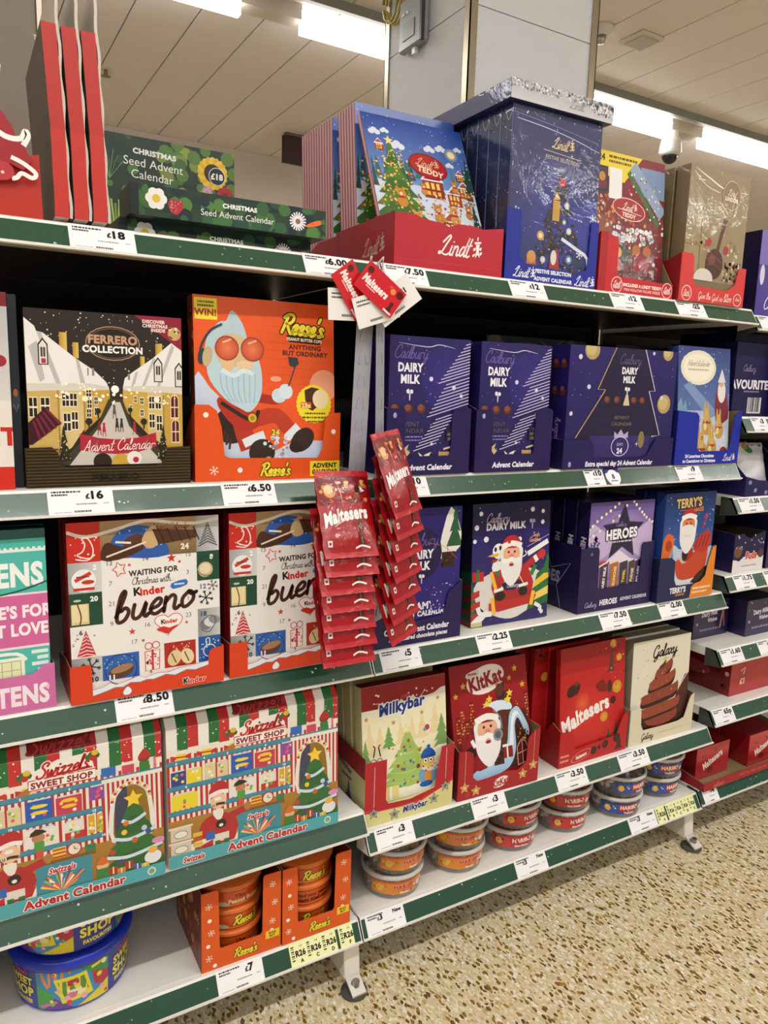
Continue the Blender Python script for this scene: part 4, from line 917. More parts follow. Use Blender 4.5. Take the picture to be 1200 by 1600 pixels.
        A.poly([(31, 79), (43, 82), (55, 83), (68, 82), (81, 78.5), (81.5, 88), (68, 92), (55, 93), (43, 92), (31, 90)], '#b02436'); A.script(56, 86.5, 7.5, 'Advent Calendar', '#f6ede8', wd=.07, rot=-2, shear=.2, sx=1.02)
        A.ell(45, 98, 6, None, '#2a1c16'); A.ell(57, 98.5, 6, None, '#c9a23f'); A.ell(66, 96, 5, None, '#e9e5e0'); A.ell(67, 97, 2, 2, '#b5283a')
        A.ell(54, 19.5, 17.6, 11.2, '#b79478'); A.ell(54, 19.5, 17, 10.6, '#221815'); A.ring(54, 19.5, 15.8, .3, '#8f7058', 9.6); A.text(54, 17, 5.4, 'FERRERO', '#c99a78', bold=1, sx=.98); A.text(54, 23.4, 4.4, 'COLLECTION', '#f3efe9', bold=1, sx=.98)
        A.poly([(68, 0), (100, 0), (100, 22)], '#8f1f38'); A.text(81, 3.6, 2.2, 'DISCOVER', '#f3dcd8'); A.text(82, 6.4, 2.2, 'CHRISTMAS', '#f3dcd8'); A.text(84, 9.2, 2.2, 'INSIDE', '#f3dcd8'); A.ell(95, 11, 4.5, None, '#c9a868'); A.dots(10, 91.5, 7, 98.5, 14, .6, 1.2, ['#f1e8d0', '#8c6a34'], 3)
    c = carton('advent_calendar', 'dark brown calendar with snowy gold shopping street, in bronze tray', 'calendar', .213, .03, .243, at(t, .006, .0055, .002), '#2a211d', cols={'t': '#3a302b'}); art(c, .213, .243, face, sv=.885)
    again(c, 'second snowy street calendar hidden behind the front one', at(t, .009, .039, .002), bare=True)
    w = carton('calendar_box', 'white, grey and red box cut by the left edge of the picture', 'box', .15, .06, .262, (-.7105, .03, z), '#e6e0d8', cols={'r': '#c9c2ba'})
    A = Art(.15, .262); A.rect(0, 0, 100, 7, '#7c2026'); A.rect(0, 7, 100, 54, '#b9b9bd', '#d6d2cf'); A.rect(0, 88, 100, 100, '#cf2a1a'); A.text(60, 72, 9, 'ADVENT', '#c62a20'); A.ell(92, 34, 6, 3, '#a02a34'); A.build('front_print', front(.15, .262), w)
    d = carton('calendar_box', 'dark slate box standing just right of the white and red one', 'box', .011, .2, .262, (-.5585, .05, z), '#272b33', mat='gloss')
    A = Art(.011, .262); A.rect(10, 50, 90, 58, '#3f4658'); A.line([(20, 56), (50, 60), (80, 56)], 9, '#8a8f9c'); A.ell(50, 50, 26, 2, '#b9683a'); A.build('front_print', front(.011, .262), d)
ferrero()
OR = '#e2531a'
def reese_word(A, x, y, s, rot=0):
    A.script(x, y, s, "Reese's", '#f3df3c', wd=.17, rot=rot, shear=.22, sx=.98, out='#1c120c', ow=.13)
def orange():
    z = Z['2L']; w = .246
    P = [(0, .119), (9, .119), (14, .11), (17, .085), (19, .04), (23, .036), (84, .034), (87, .05), (89, .098), (93, .108), (100, .109)]
    t = tray('orange display tray with yellow script and white snowflakes', w, .085, (-.309, .036, z), P, .09, OR, '#a5754a', yaw=R(-1.5), hback=.04, dark='#b8411a')
    A = Art(w, .119)
    for x, y in ((7, 13), (29, 86), (95, 35)): A.ell(x, y, 1.7, None, '#f6ece4', 12)
    A.flake(12, 86, 3, '#f6dcc8', .6); reese_word(A, 53, 86, 17, 0); A.rect(78, 76, 100, 97, '#f0d92e'); A.text(89, 82, 6.5, 'ADVENT', '#2a1a10'); A.text(89, 91, 6.5, 'CALENDAR', '#2a1a10', sx=.8); A.build('front_print', front(w, .119), t)
    def face(A):
        A.rect(0, 0, 100, 100, '#ea5a1e', '#e8551c')
        for k in range(9): A.line([(50, 14+k*4.5), (88, 16+k*4.5)], .3, '#d64a14')
        A.poly([(0, 44), (10, 50), (22, 64), (22, 100), (0, 100)], '#c9d3e4', 3); A.poly([(10, 88), (26, 80), (50, 86), (70, 80), (100, 82), (100, 102), (8, 102)], '#c3cfe6', 3)
        A.ell(92, 47, 11, None, '#f0a07c'); A.ell(84, 52, 7, None, '#f0a07c'); A.ell(56, 44, 4, 1.6, '#f2a884')
        A.ell(24, 71, 13, 10, '#2e1a14'); [A.line([(13+k*2, 66+k*2.4), (12+k*2, 72+k*2.4)], 1.5, '#4a2c22') for k in range(6)]
        # legs, boots
        A.line([(30, 66), (33, 76), (36, 84)], 12.5, '#b5351d', smooth=3); A.line([(42, 67), (56, 65), (66, 74)], 10.5, '#bb3a1f', smooth=3)
        A.line([(32, 81), (40, 78), (47, 76)], 6, '#dfe7ee'); A.line([(63, 78), (72, 71)], 6, '#dfe7ee'); A.ell(45, 86, 9.5, 7.6, '#33211c', rot=-30); A.ell(38, 94, 6, 3, '#2b1a16'); A.ell(75, 79, 10, 6, '#33211c', rot=-42); A.ell(70, 83, 5, 3.5, '#2b1a16')
        A.dots(40, 46, 76, 64, 90, .6, 1.8, ['#eef2f8', '#d9dfea', '#b08a78'], 5); A.text(55, 74.5, 3.4, '24', '#f0d84a', out='#2a1a12')
        # body, arms
        A.poly([(16, 55), (26, 60), (40, 63), (44, 70), (34, 74), (24, 70), (15, 60)], '#b02e1c', 3); A.line([(44, 55), (54, 56), (60, 55)], 6, '#a82a1a', smooth=3)
        A.ell(58, 53.5, 5.4, 4.2, '#c9dbe6'); A.ell(63, 51, 5, 4.4, '#d6e4ec', rot=-30); A.line([(65, 48), (70, 37)], 1, '#39434a'); A.poly([(65, 31), (72, 31.4), (73, 35), (70, 37), (66, 36)], '#2c3a44')
        A.line([(17, 58), (38, 68), (43, 62)], 2.6, '#2a1c16', smooth=3); A.ell(38.5, 66.5, 3, None, '#d2b02e'); A.ell(38.5, 66.5, 1.6, None, '#a8841a')
        # head
        A.poly([(26, 7), (33, 14), (36, 24), (32, 32), (12, 40), (7, 34), (9, 22), (17, 14), (22, 13)], '#b6cdd6', 3); A.poly([(8, 36), (12, 30), (36, 27), (44, 34), (46, 46), (44, 56), (37, 63), (30, 61), (20, 56), (10, 46)], '#bcd3de', 3)
        A.poly([(13, 28), (22, 20), (34, 22), (40, 28), (36, 36), (20, 38)], '#d8b98a', 3)
        for k in range(7): A.line([(17+k*4, 42), (18+k*3.8, 50+3*math.sin(k*.5)), (24+k*2.6, 58)], .8, '#9fbccb', smooth=3)
        A.ell(22, 36, 4.5, 5, '#e2bd8c'); A.ell(34, 37, 6, 2.6, '#e4c79c'); A.line([(18, 40), (26, 43), (33, 40), (40, 42)], 3, '#d7e5ec', smooth=3)
        for x in (22, 39.5): A.ell(x, 28, 8.2, None, '#9c3a2c'); A.ell(x, 28, 7.3, None, '#e57b4e', col2='#c9522f'); A.line([(x-3, 25), (x+3, 23)], 1.2, '#f3b28e')
        A.line([(19, 15), (11, 19), (5, 27), (4, 33)], 1.5, '#27384a', smooth=4); A.ell(5, 33, 2.6, 4.4, '#27384a', rot=8); A.ell(8.6, 33, 3.2, 5.6, '#c7b183', rot=10)
        # words
        reese_word(A, 76, 13, 10.5, 4); A.poly([(64, 18.8), (91, 19.8), (89, 23.4), (66, 22.6)], '#3a1f14'); A.text(77.5, 21.1, 1.7, 'PEANUT BUTTER CUPS', '#f3e6c8', rot=2, sx=.86); A.text(78, 25.4, 2.7, 'ANYTHING', '#5a2010', rot=1); A.text(78, 29, 2.7, 'BUT ORDINARY', '#5a2010', rot=1)
        A.star(84, 58, 13.6, '#f1dc2c', 26, .95); A.poly([(77, 50), (88, 49), (86, 60), (80, 61)], '#4a2418', 2); A.ell(89, 55, 6, 5.6, '#efdcae'); A.rect(74, 57, 82, 60.5, '#d2571f'); A.text(78, 58.8, 2.6, '23x', '#f7e6a0'); A.words(77, 63, 2, 16, 1, '#5a4a12', 1); A.words(75, 65.4, 2, 20, 1, '#5a4a12', 2); A.words(79, 67.8, 2, 12, 1, '#5a4a12', 3)
        A.rect(1, 1.5, 16, 13, '#f0dc34'); A.text(8.5, 9, 3.6, 'WIN!', '#b33a1a'); A.words(3, 3, 3, 11, 1.2, '#5a4a12', 4); A.words(3, 5, 3, 11, 1.2, '#5a4a12', 5)
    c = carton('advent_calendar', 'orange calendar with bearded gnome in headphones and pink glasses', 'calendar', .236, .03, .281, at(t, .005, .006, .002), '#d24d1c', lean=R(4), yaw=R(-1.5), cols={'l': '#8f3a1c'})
    art(c, .236, .281, face); L = Art(.03, .281); L.dots(26, 0, 6, 100, 60, 10, 26, ['#5a3420', '#b96a34', '#e0d0b8', '#7c2c16'], 3); L.rect(20, 30, 80, 60, '#6a3a20'); L.build('side_print', leftside(.03, .281), c)
orange()

# ================================================================ second shelf, right bay
PUR = '#251960'
def dm_word(A, x, y, s, col='#f3f0fa', cad='#6d5fae', dairy='DAIRY', milk='MILK'):
    A.script(x, y-s*1.75, s*1.5, 'Cadbury', cad, wd=.07, shear=.2)
    A.text(x, y, s, dairy, col, sx=.82); A.text(x, y+s*1.35, s, milk, col, sx=.82)
def glass_half(A, x, y, s, col='#ece6f6'):
    k = A.w/A.h
    A.poly([(x-s*.9, y-s*k*.5), (x-s*.2, y-s*k*.7), (x-s*.1, y+s*k*.1), (x-s*.7, y+s*k*.3)], col, 3); A.poly([(x+s*.9, y-s*k*.4), (x+s*.2, y-s*k*.6), (x+s*.15, y+s*k*.1), (x+s*.8, y+s*k*.35)], col, 3); A.line([(x-s*.1, y), (x, y+1.9*s*k)], s*.16, col); A.line([(x+s*.15, y), (x+.05*s, y+1.9*s*k)], s*.16, col)
def choc(A, x, y, r): A.ell(x, y, r*1.2, r*A.w/A.h, '#5e2c1e'); A.ell(x-r*.2, y-r*.2, r*.8, r*.7*A.w/A.h, '#8c4a32')
def purple_pair():
    z = Z['2R']; g = 'purple calendars with striped tree'
    def face(A):
        A.rect(0, 0, 100, 100, '#241861', '#1f1453'); A.ell(70, 30, 30, 25, '#35297b', col2='#281d6e'); A.line([(10, 5), (45, 7), (60, 5), (80, 7)], .9, '#d9d2f2', smooth=4, taper=True); A.dots(50, 0, 2, 100, 96, .3, .8, ['#8d80c8', '#b8aee2'], 4)
        for v0, v1, l0, l1, r0, r1, n in ((4, 33, 94, 60, 101, 101, 11), (34, 58, 70, 47, 101, 101, 9), (60, 83, 58, 31, 84, 60, 9)):
            for k in range(n):
                f_ = k/(n-1); l_, r_, y = l0+(l1-l0)*f_, r0+(r1-r0)*f_, v0+(v1-v0)*f_
                A.line([(l_, y), (r_, y-(r_-l_)*.2)], 1.0, '#c9c0e4')
        dm_word(A, 25, 22, 6.2); glass_half(A, 25, 40, 4.4); [choc(A, x, 52, 4.6) for x in (8, 24, 40)]
        A.text(23, 63, 3.4, 'ADVENT', '#6a5a4a', bold=0, sx=1.2); A.text(23, 68, 3.4, 'CALENDAR', '#6a5a4a', bold=0, sx=1.2); A.words(6, 72, 3, 36, 1, '#8d80c8', 2); A.words(12, 74.5, 3, 28, 1, '#8d80c8', 2)
        for x, y, r in ((51, 30, 2.4), (80, 36, 2.4), (90, 42, 2), (54, 78, 1.6)): A.ell(x, y, r, None, '#d9d4ea')
        A.rect(36, 88, 56, 96, '#b99a5a'); A.poly([(46, 88), (38, 84), (42, 90), (46, 86), (50, 90), (54, 84)], '#efe6d2'); A.rect(64, 84, 78, 96, '#b99a5a'); A.rect(84, 84, 98, 96, '#c2a468'); A.poly([(14, 84), (26, 78), (24, 82), (28, 84), (18, 92)], '#cdb98a'); A.line([(70, 82), (82, 80)], 2, '#d9c48c'); A.ring(86, 56, 6, 1, '#c9b270'); A.rect(72, 66, 98, 76, '#1a1030')
        for k, s_ in enumerate(('THE', 'ADVENT', 'SPECIAL')): A.text(82, 67+k*3.6, 2.2, s_, '#a58c66', bold=0)
    lab = (('left purple calendar with striped tree, half hidden by the hanging red bags', 'left dark purple tray on the second shelf, behind the clip strips'), ('purple calendar with white striped tree, right of its twin', 'dark purple tray beside the wide purple tree tray'))
    src = None
    for i, (x, w) in enumerate(((.020, .180), (.213, .188))):
        P = [(0, .118), (20, .118), (21, .112), (21, .04), (24, .034), (74, .034), (76, .038), (77, .118), (96, .122), (100, .118)]
        t = tray(lab[i][1], w, .16, (x, .016, z), P, .13, '#201651', '#8d7752', hback=.05, side=.25, dark='#1b1248')
        A = Art(w, .118); A.text(50, 88, 8.5, 'Advent Calendar', '#ece8f8', bold=1, shear=.1); A.ell(9, 10, 2, 4, '#a89fd2'); A.build('front_print', front(w, .118), t)
        p = at(t, .0045, .004, .002)
        if src is None:
            src = carton('advent_calendar', lab[i][0], 'calendar', .170, .03, .24, p, '#231959', mat='film', group=g); art(src, .17, .24, face, 'film')
        else: again(src, lab[i][0], at(t, .0075, .004, .002))
        for k in range(2): again(src, 'purple striped-tree calendar in the %s tray, %s from the front' % (['left', 'right'][i], ['second', 'third'][k]), at(t, .0055, .04+.034*k, .002), bare=True)
purple_pair()
def purple_tree():
    z = Z['2R']; w = .328
    P = [(0, .06), (22, .06), (25, .052), (27, .022), (30, .019), (70, .019), (75, .025), (81, .052), (83, .06), (100, .062)]
    t = tray('wide dark purple tray reading extra special day 24', w, .10, (.433, .014, z), P, .062, '#201654', '#28205c', hback=.05, dark='#1b1249')
    A = Art(w, .062); A.text(50, 84, 16, 'Extra special day 24 Advent Calendar', '#efeaf8', bold=1, shear=.12, sx=.9); A.ell(6, 84, 1.2, 9, '#a89fd2'); A.build('front_print', front(w, .062), t)
    def face(A):
        A.rect(0, 0, 100, 100, '#251966', '#201556'); A.dots(70, 0, 2, 100, 90, .15, .5, ['#a398d6', '#6c5fb4'], 5)
        for x, y, r in ((19, 3, 6.5), (90, 2, 5), (90, 50, 6.5)): A.ell(x, y, r, None, '#b8a065'); A.ell(x-1, y-1, r*.7, None, '#cdb87c')
        for x, y, r in ((9, 10, 1.6), (18, 36, 1.5), (87, 44, 1.4), (4, 60, 1.4), (76, 3, 1.2)): A.ell(x, y, r, None, '#d9d3ea')
        T = [(41, -2), (26, 38), (33, 38), (9, 82), (86, 82), (80, 82), (72, 38), (79, 38), (67, -2)]
        A.poly([(41, -2), (26, 38), (33, 38), (9, 82), (20, 84), (80, 82), (88, 80), (75, 38), (80, 38), (67, -2)], '#1b1238'); A.line([(41, -2), (26, 38), (33, 38), (9, 82)], .7, '#c9a86a'); A.line([(67, -2), (80, 38), (74, 38), (88, 80), (80, 81)], .7, '#dcd4ea')
        dm_word(A, 54, 20, 6, cad='#6d5f8e'); glass_half(A, 53, 37.5, 2.6); A.poly([(52, 42), (54, 42), (56, 52), (50, 52)], '#d9c9a0')
        for x in (35, 44, 60, 68): choc(A, x, 47, 2.4)
        A.text(50, 63, 3.2, 'ADVENT', '#8a7a52', bold=0, sx=1.2); A.text(50, 69, 3.2, 'CALENDAR', '#8a7a52', bold=0, sx=1.2)
        A.rect(22, 80, 78, 100, '#35276e', '#2c2163'); A.poly([(44, 82), (44, 76), (47, 79), (50, 74), (53, 79), (57, 76), (57, 82)], '#b9a8d8'); A.ell(50, 90, 8, 9, '#2e2166'); A.ring(50, 90, 8, .6, '#d9cfee', 9); A.text(50, 88, 3, 'DAY', '#d9cfee', bold=0); A.text(50, 94, 5, '24', '#f3eefa'); A.star(66, 88, 1.8, '#e9e2f6', 4, .25); A.ell(70, 84, 3, 8, '#8a784a')
    c = carton('advent_calendar', 'wide purple calendar with dark tree outline and gold discs', 'calendar', .318, .05, .246, at(t, .005, .004, .002), '#251b63', mat='film'); art(c, .318, .246, face, 'film', sv=.92)
    L = Art(.05, .246); [choc(L, x, y, 14) for x in (28, 72) for y in (16, 38)]; L.ell(60, 92, 30, 9, '#c2a768'); L.script(40, 70, 7, 'Cadbury', '#a899d0', rot=-90, shear=.1); L.build('side_print', leftside(.05, .246), c, 'film')
    b = carton('calendar_box', 'film-wrapped purple carton with gold discs lying behind the purple calendars', 'box', .30, .14, .275, (.40, .24, z), '#181039', mat='film')
    A = Art(.30, .275)
    for x, y, r in ((8, 6, 7), (84, 5, 5)): A.ell(x, y, r, None, '#9a8a5a')
    A.line([(0, 8), (40, 5), (70, 9)], .8, '#cfcadc', smooth=4); A.line([(52, 2), (62, 8), (75, 1)], .5, '#bdb6cc'); A.build('front_print', front(.3, .275), b, 'film')
    d = carton('calendar_box', 'dark navy carton behind the small blue tray calendar', 'box', .2, .12, .272, (.76, .2, z), '#1a1b3c', mat='film')
purple_tree()
def blue_small():
    z = Z['2R']; w = .226
    P = [(0, .122), (28, .118), (32, .11), (33, .036), (37, .03), (80, .03), (84, .034), (86, .05), (89, .115), (100, .124)]
    t = tray('bright blue tray of silver calendar, right end of the second shelf', w, .13, (.771, .014, z), P, .12, '#1c2aa0', '#8d7752', hback=.06, dark='#141d6c')
    A = Art(w, .124); A.text(38, 84, 6, '24 Luxurious Chocolates', '#eef0fc', sx=.9); A.text(38, 93, 6, 'to Countdown to Christmas', '#eef0fc', sx=.9); lindt_mark(A, 82, 88, 13, '#eef0fc'); A.build('front_print', front(w, .124), t)
    def face(A):
        A.rect(0, 0, 100, 55, '#2b3a7c', '#5a74ae'); A.rect(0, 55, 100, 100, '#aebcdc', '#dfe3ee'); A.dots(50, 0, 2, 100, 60, .4, 1, ['#cfd9f0', '#8fa2d2'], 3)
        A.ell(38, 18, 34, 15, '#e9e4cc'); A.ell(38, 18, 29, 12, '#f3efdc'); A.script(38, 14, 5, 'Adventskalender', '#b5a878', wd=.09); A.words(18, 19, 3, 40, 1.5, '#c2b68c', 1)
        A.poly([(10, 34), (22, 30), (80, 58), (60, 62)], '#7d94c4'); A.poly([(0, 50), (6, 44), (10, 52), (14, 46), (18, 56), (0, 60)], '#7fa6c4')
        A.poly([(72, 42), (80, 28), (88, 26), (96, 46), (98, 62), (74, 66)], '#7c2030', 2); A.ell(84, 38, 8, 10, '#e6dfe0'); A.ell(83, 30, 5, 4, '#d9a88c'); A.poly([(76, 30), (84, 18), (92, 30)], '#e2dde4')
        for x, y, s in ((28, 78, 1.2), (56, 68, 1.1), (80, 72, 1), (46, 92, 1.3), (66, 88, 1.1)):
            A.ell(x, y, 9*s, 8*s, '#c09a48'); A.ell(x-1, y-8*s, 5*s, 6*s, '#cfac5c'); A.ell(x-4*s, y-14*s, 1.6*s, 5*s, '#c9a552'); A.ell(x+2*s, y-14*s, 1.6*s, 5*s, '#c9a552'); A.rect(x-6*s, y-3*s, x+6*s, y-1.4*s, '#a8303a'); A.ell(x-3*s, y+1*s, 3*s, 3*s, '#e6cf92')
        A.ell(90, 92, 8, 5, '#9c2a3a'); A.dots(40, 10, 60, 98, 98, .6, 1.6, ['#f2f3f8', '#c9a552', '#a8303a'], 6); A.rect(10, 97, 90, 98.6, '#a83038')
    c = carton('advent_calendar', 'slim blue calendar with golden bunnies, moon panel and Santa', 'calendar', .182, .03, .262, at(t, .016, .006, .002), '#39498a', mat='film', lean=R(5)); art(c, .182, .262, face, 'film')
blue_small()

# ================================================================ third shelf, left bay
def kittens():
    z = Z['3L']
    P = [(0, .066), (88, .066), (91, .07), (94, .078), (100, .079)]
    t = tray('pink and teal display tray of a shop-front calendar at the left edge', .25, .14, (-.772, .022, z), [(p, h-.012) for p, h in P], .06, '#cf6fa8', '#a5859a', hback=.05, dark='#b25c92')
    A = Art(.25, .067); A.text(74, 62, 42, 'KITTENS', '#f3e4ee', 'c', bold=1, sx=.72); A.ell(96, 50, 1, None, '#e9b8d4'); A.build('front_print', front(.25, .067), t)
    def face(A):
        A.rect(0, 0, 100, 100, '#4fb9ae'); A.rect(0, 0, 100, 5, '#2a5a58'); A.rect(0, 10.5, 100, 12, '#e6efec')
        for k in range(14): A.rect(60+k*3, 9.5, 61.6+k*3, 10.6, '#e6efec')
        A.text(70, 24, 12.5, 'KITTENS', '#f1f5f3', bold=1, sx=.74); A.rect(0, 35.5, 100, 65, '#d2669f'); A.rect(0, 34.5, 100, 35.6, '#f0d9e6'); A.rect(0, 64, 100, 65.4, '#f0d9e6'); A.text(97, 45, 6.2, "HE'S FOR", '#f8ecf4', 'r', bold=1, sx=.76) if 0 else None
        A.text(80, 44.5, 6.6, "HERE'S FOR", '#f8ecf4', bold=1, sx=.8); A.text(80, 54.5, 6.6, 'SWEET LOVERS', '#f8ecf4', bold=1, sx=.8)
        A.line([(50, 33), (70, 35), (86, 33), (100, 29)], 1, '#22504a', smooth=3)
        for x0, y0 in ((62, 70), (64, 96)):
            A.rect(x0, y0, x0+24, y0+18, '#f1f0dd'); A.rect(x0+2, y0+2, x0+22, y0+17, '#e7e6b9'); [A.line([(x0+2+k*5, y0+2), (x0+2+k*5, y0+17)], .4, '#8fa9a0') for k in range(5)]; [A.line([(x0+2, y0+2+k*5), (x0+22, y0+2+k*5)], .4, '#8fa9a0') for k in range(4)]; A.line([(x0-1, y0+2), (x0+4, y0-2), (x0+20, y0-2), (x0+25, y0+2)], 2, '#eef3f0', smooth=3)
        for k in range(9): A.rect(90+(k % 2)*3, 67+k*3.4, 99, 69+k*3.4, '#dfeeea')
        A.line([(40, 92), (60, 94), (76, 90), (100, 84)], 1.2, '#1f3c3a', smooth=4); A.dots(40, 44, 86, 100, 95, .6, 1.3, ['#1f4a42', '#2d6a5a', '#b03a4a'], 3)
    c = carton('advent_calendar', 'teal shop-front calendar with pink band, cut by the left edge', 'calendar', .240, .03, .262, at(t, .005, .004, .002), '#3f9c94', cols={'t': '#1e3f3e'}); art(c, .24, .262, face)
    again(c, 'second teal shop-front calendar behind the first', at(t, .0065, .04, .002), bare=True)
kittens()
def kinder_word(A, x, y, s, rot=0, out=None):
    k = s*A.h/A.w
    A.text(x-1.62*k, y, s, 'K', '#1c1512', 'c', bold=1, rot=rot, out=out); A.text(x-1.3*k, y+.1*s, s*.96, 'inder', '#d3281c', 'l', bold=1, rot=rot, out=out)
def bueno():
    z = Z['3L']
    P = [(0, .058), (12.5, .058), (13, .054), (13.3, .018), (20, .021), (24, .026), (28, .0215), (36, .026), (42, .03), (46, .025), (54, .03), (62, .029), (70, .033), (80, .034), (89, .037), (90, .052), (92, .056), (100, .059)]
    def face(A):
        A.rect(0, 0, 100, 100, '#eae7e3'); A.rect(0, 0, 20.5, 22, '#c52a1e'); A.rect(20.5, 0, 84, 21.5, '#a98b63', '#7e6240'); A.rect(84, 0, 100, 21, '#9a9c9e', '#c9cacb', True)
        A.line([(0, 5), (12, 8), (30, 5), (50, 1), (68, 3), (84, 4), (100, 2)], 2.2, '#e3d8c9', smooth=4); A.script(66, 4.6, 3.6, 'Advent Calendar', '#9a2d2a', wd=.08, rot=1)
        pts = [(31+42*t_, 21.4-17*math.sin(PI*min(1, (t_*.96+.02)))) for t_ in [i/14 for i in range(15)]]
        A.poly([(27, 15), (31, 7), (40, 3.5), (48, 3.5), (56, 6), (62, 13), (64, 21.5), (40, 21.5)], '#2d5aa8', 3); A.dots(26, 30, 5, 60, 20, .3, .7, '#a9c2ea', 3)
        A.poly([(22, 14), (26, 12), (34, 15), (46, 12), (48, 17), (32, 22), (20.5, 21.5)], '#4a2a1c', 2); A.poly([(36, 11), (44, 8), (50, 11), (46, 16), (36, 15)], '#5a3524', 2); A.poly([(50, 7), (56, 4), (58, 14), (52, 17), (47, 13)], '#c9a878', 3); A.poly([(54, 6), (84, 8), (84, 12.5), (58, 15)], '#4f2f20'); [A.line([(58+k*6, 6), (62+k*6, 14)], .8, '#33190f') for k in range(5)]; A.line([(24, 20), (50, 13)], 1.2, '#e4d8c4'); A.line([(30, 12), (40, 13)], 1.4, '#e9e2d6')
        A.text(76, 17, 3.2, '24', '#f2eadc')
        A.line([(9, 9), (11, 12), (9.5, 16), (6, 18), (14, 20), (16, 15), (13, 9), (9, 9)], .8, '#f3e6e2', smooth=3); A.line([(5, 20), (12, 21), (17, 18)], .8, '#f3e6e2', smooth=3); A.dots(8, 2, 8, 19, 20, .4, .7, '#f3dcd6', 2)
        for k in range(8): A.line([(92-(1.2+k*.8), 5.5+k*1.6+1.2), (92, 4+k*1.6), (92+(1.2+k*.8), 5.5+k*1.6+1.2)], .6, '#20262a')
        A.rect(84, 21, 100, 38.5, '#1e4a36'); A.ell(90, 32, 5.4, 4.6, '#c9b48c'); A.ell(90, 31.5, 4, 3.2, '#e4d6b4'); A.text(94.5, 24.5, 2.8, '8', '#f0efe8'); A.ring(91, 30, 7, .4, '#16382a')
        A.rect(84, 55.5, 100, 72.5, '#8f9193', '#c4c5c6', True); A.text(88, 58.5, 2.8, '18', '#2d4a72'); [A.ell(89+k*3.4, 66-k*1.6, 4.2, 2.6, ['#77797c', '#d6d7d8', '#8a8c8f'][k], 12, 20) for k in range(3)]; A.line([(86, 64), (92, 60), (97, 63), (92, 70), (86, 68)], .5, '#3c3e40', smooth=3)
        A.rect(84, 72.5, 100, 88, '#24569c'); A.ring(92, 81.5, 4.4, .7, '#d7e3f6'); A.line([(90, 78), (89.5, 74.5), (92, 74), (92, 77.6)], .6, '#e2ecfa', smooth=3); A.dots(16, 85, 74, 99, 87, .3, .6, '#e2ecfa', 5)
        A.text(88, 42, 2.8, '12', '#5b789a'); A.flake(95, 42, 4, '#4a4e56', .55); A.flake(90, 49, 5.5, '#22262c', .8)
        A.rect(0, 22, 20.5, 39, '#a2a3a4', '#d2d2d3', True); A.text(16.5, 25, 2.8, '2', '#f3f3f3'); A.ell(9.5, 32, 7.6, None, '#ecebeb'); A.line([(4, 32), (14, 28)], 2.4, '#cf3a24'); A.ell(12, 33, 4, 1.2, '#c6301f'); A.rect(3, 36, 16, 37.5, '#c6301f'); A.words(5, 29.5, 3, 8, .8, '#333', 2)
        A.rect(0, 39, 20.5, 57.5, '#1d4735'); A.text(15.5, 42.5, 2.8, '20', '#f1f1ea'); A.rect(1, 45, 12, 56.5, '#dcc78f'); A.rect(1.5, 45.5, 11, 55, '#ead9a8'); A.line([(5, 45), (7, 52), (6, 57)], .8, '#4a2c1c', smooth=3); A.ell(5, 43, 2.4, .7, '#b9c4bc')
        A.fir(9.5, 60, 75, 12, '#c2323a', 1); [A.line([(9.5-(1.2+k*.85), 64.3+k*2.1), (9.5, 63+k*2.1), (9.5+(1.2+k*.85), 64.3+k*2.1)], .6, '#f0e4e2') for k in range(6)]; A.dots(12, 1, 61, 19, 72, .4, .8, ['#c86a6e', '#8f9aa6'], 4); A.text(6.5, 61, 2.6, '6', '#44506a')
        A.rect(0, 75.5, 19, 90, '#8f9394', '#c3c5c6', True); A.flake(12, 81, 6.5, '#1e2a26', .8); A.text(14, 88.5, 2.8, '10', '#2a3a55'); A.text(20, 70, 2.4, '', '#333')
        A.rect(19, 76, 43, 90.5, '#2c60ae'); A.ring(31, 85, 10.4, .6, '#16356a'); A.ell(31, 86, 8.4, 4, '#5a3a2a', 14, -12); A.ell(31.5, 84.6, 7.6, 2.2, '#a37a5c', 14, -12); A.dots(18, 20, 77, 42, 84, .3, .6, '#a9c4ee', 6); A.text(25, 89, 3, '11', '#f0f3fa')
        A.line([(47, 77), (57, 76.5), (56.5, 88), (47, 88.5), (47, 77)], .6, '#c2323a'); A.line([(52, 76), (52, 88)], 1.4, '#c2323a'); A.ring(49.5, 73.8, 2.4, .6, '#c2323a'); A.ring(54.5, 73.6, 2.4, .6, '#c2323a'); A.dots(26, 47.5, 78, 56.5, 88, .4, .9, '#cf4a50', 7)
        A.rect(60, 73.5, 82, 88.5, '#b02a20'); A.ring(71, 81, 8, .5, '#7c1a14'); A.ell(67, 83, 4.6, 5, '#dcc695', 14, 25); A.ell(76, 83, 4.6, 5, '#e4d0a2', 14, -20); A.line([(65, 80), (68, 86)], .8, '#5a3a24'); A.line([(74, 80), (77, 86)], .8, '#5a3a24'); A.dots(10, 66, 75, 78, 78, .4, .7, '#f0c8b8', 8)
        for x, y, n in ((25.5, 23.5, '13'), (49, 22.5, '14'), (78, 22, '15'), (26, 35, '7'), (26.5, 46.5, '21'), (77.5, 32.5, '3'), (77.5, 48, '1'), (77.5, 58, '23'), (26, 58, '9'), (49, 61, '16'), (40, 70, '17'), (63, 67.5, '5'), (50.5, 89, '4')): A.text(x, y, 2.7, n, '#3b4f70', bold=0)
        A.line([(32+4.6*(1 if i % 2 else .55)*math.cos(i*PI/5), 27.5+4.4*(1 if i % 2 else .55)*math.sin(i*PI/5)) for i in range(10)], .7, '#d0423c', closed=True); A.star(66.5, 23.5, 3.4, '#cf2f2a'); A.star(39, 64, 2.6, '#cf3a34')
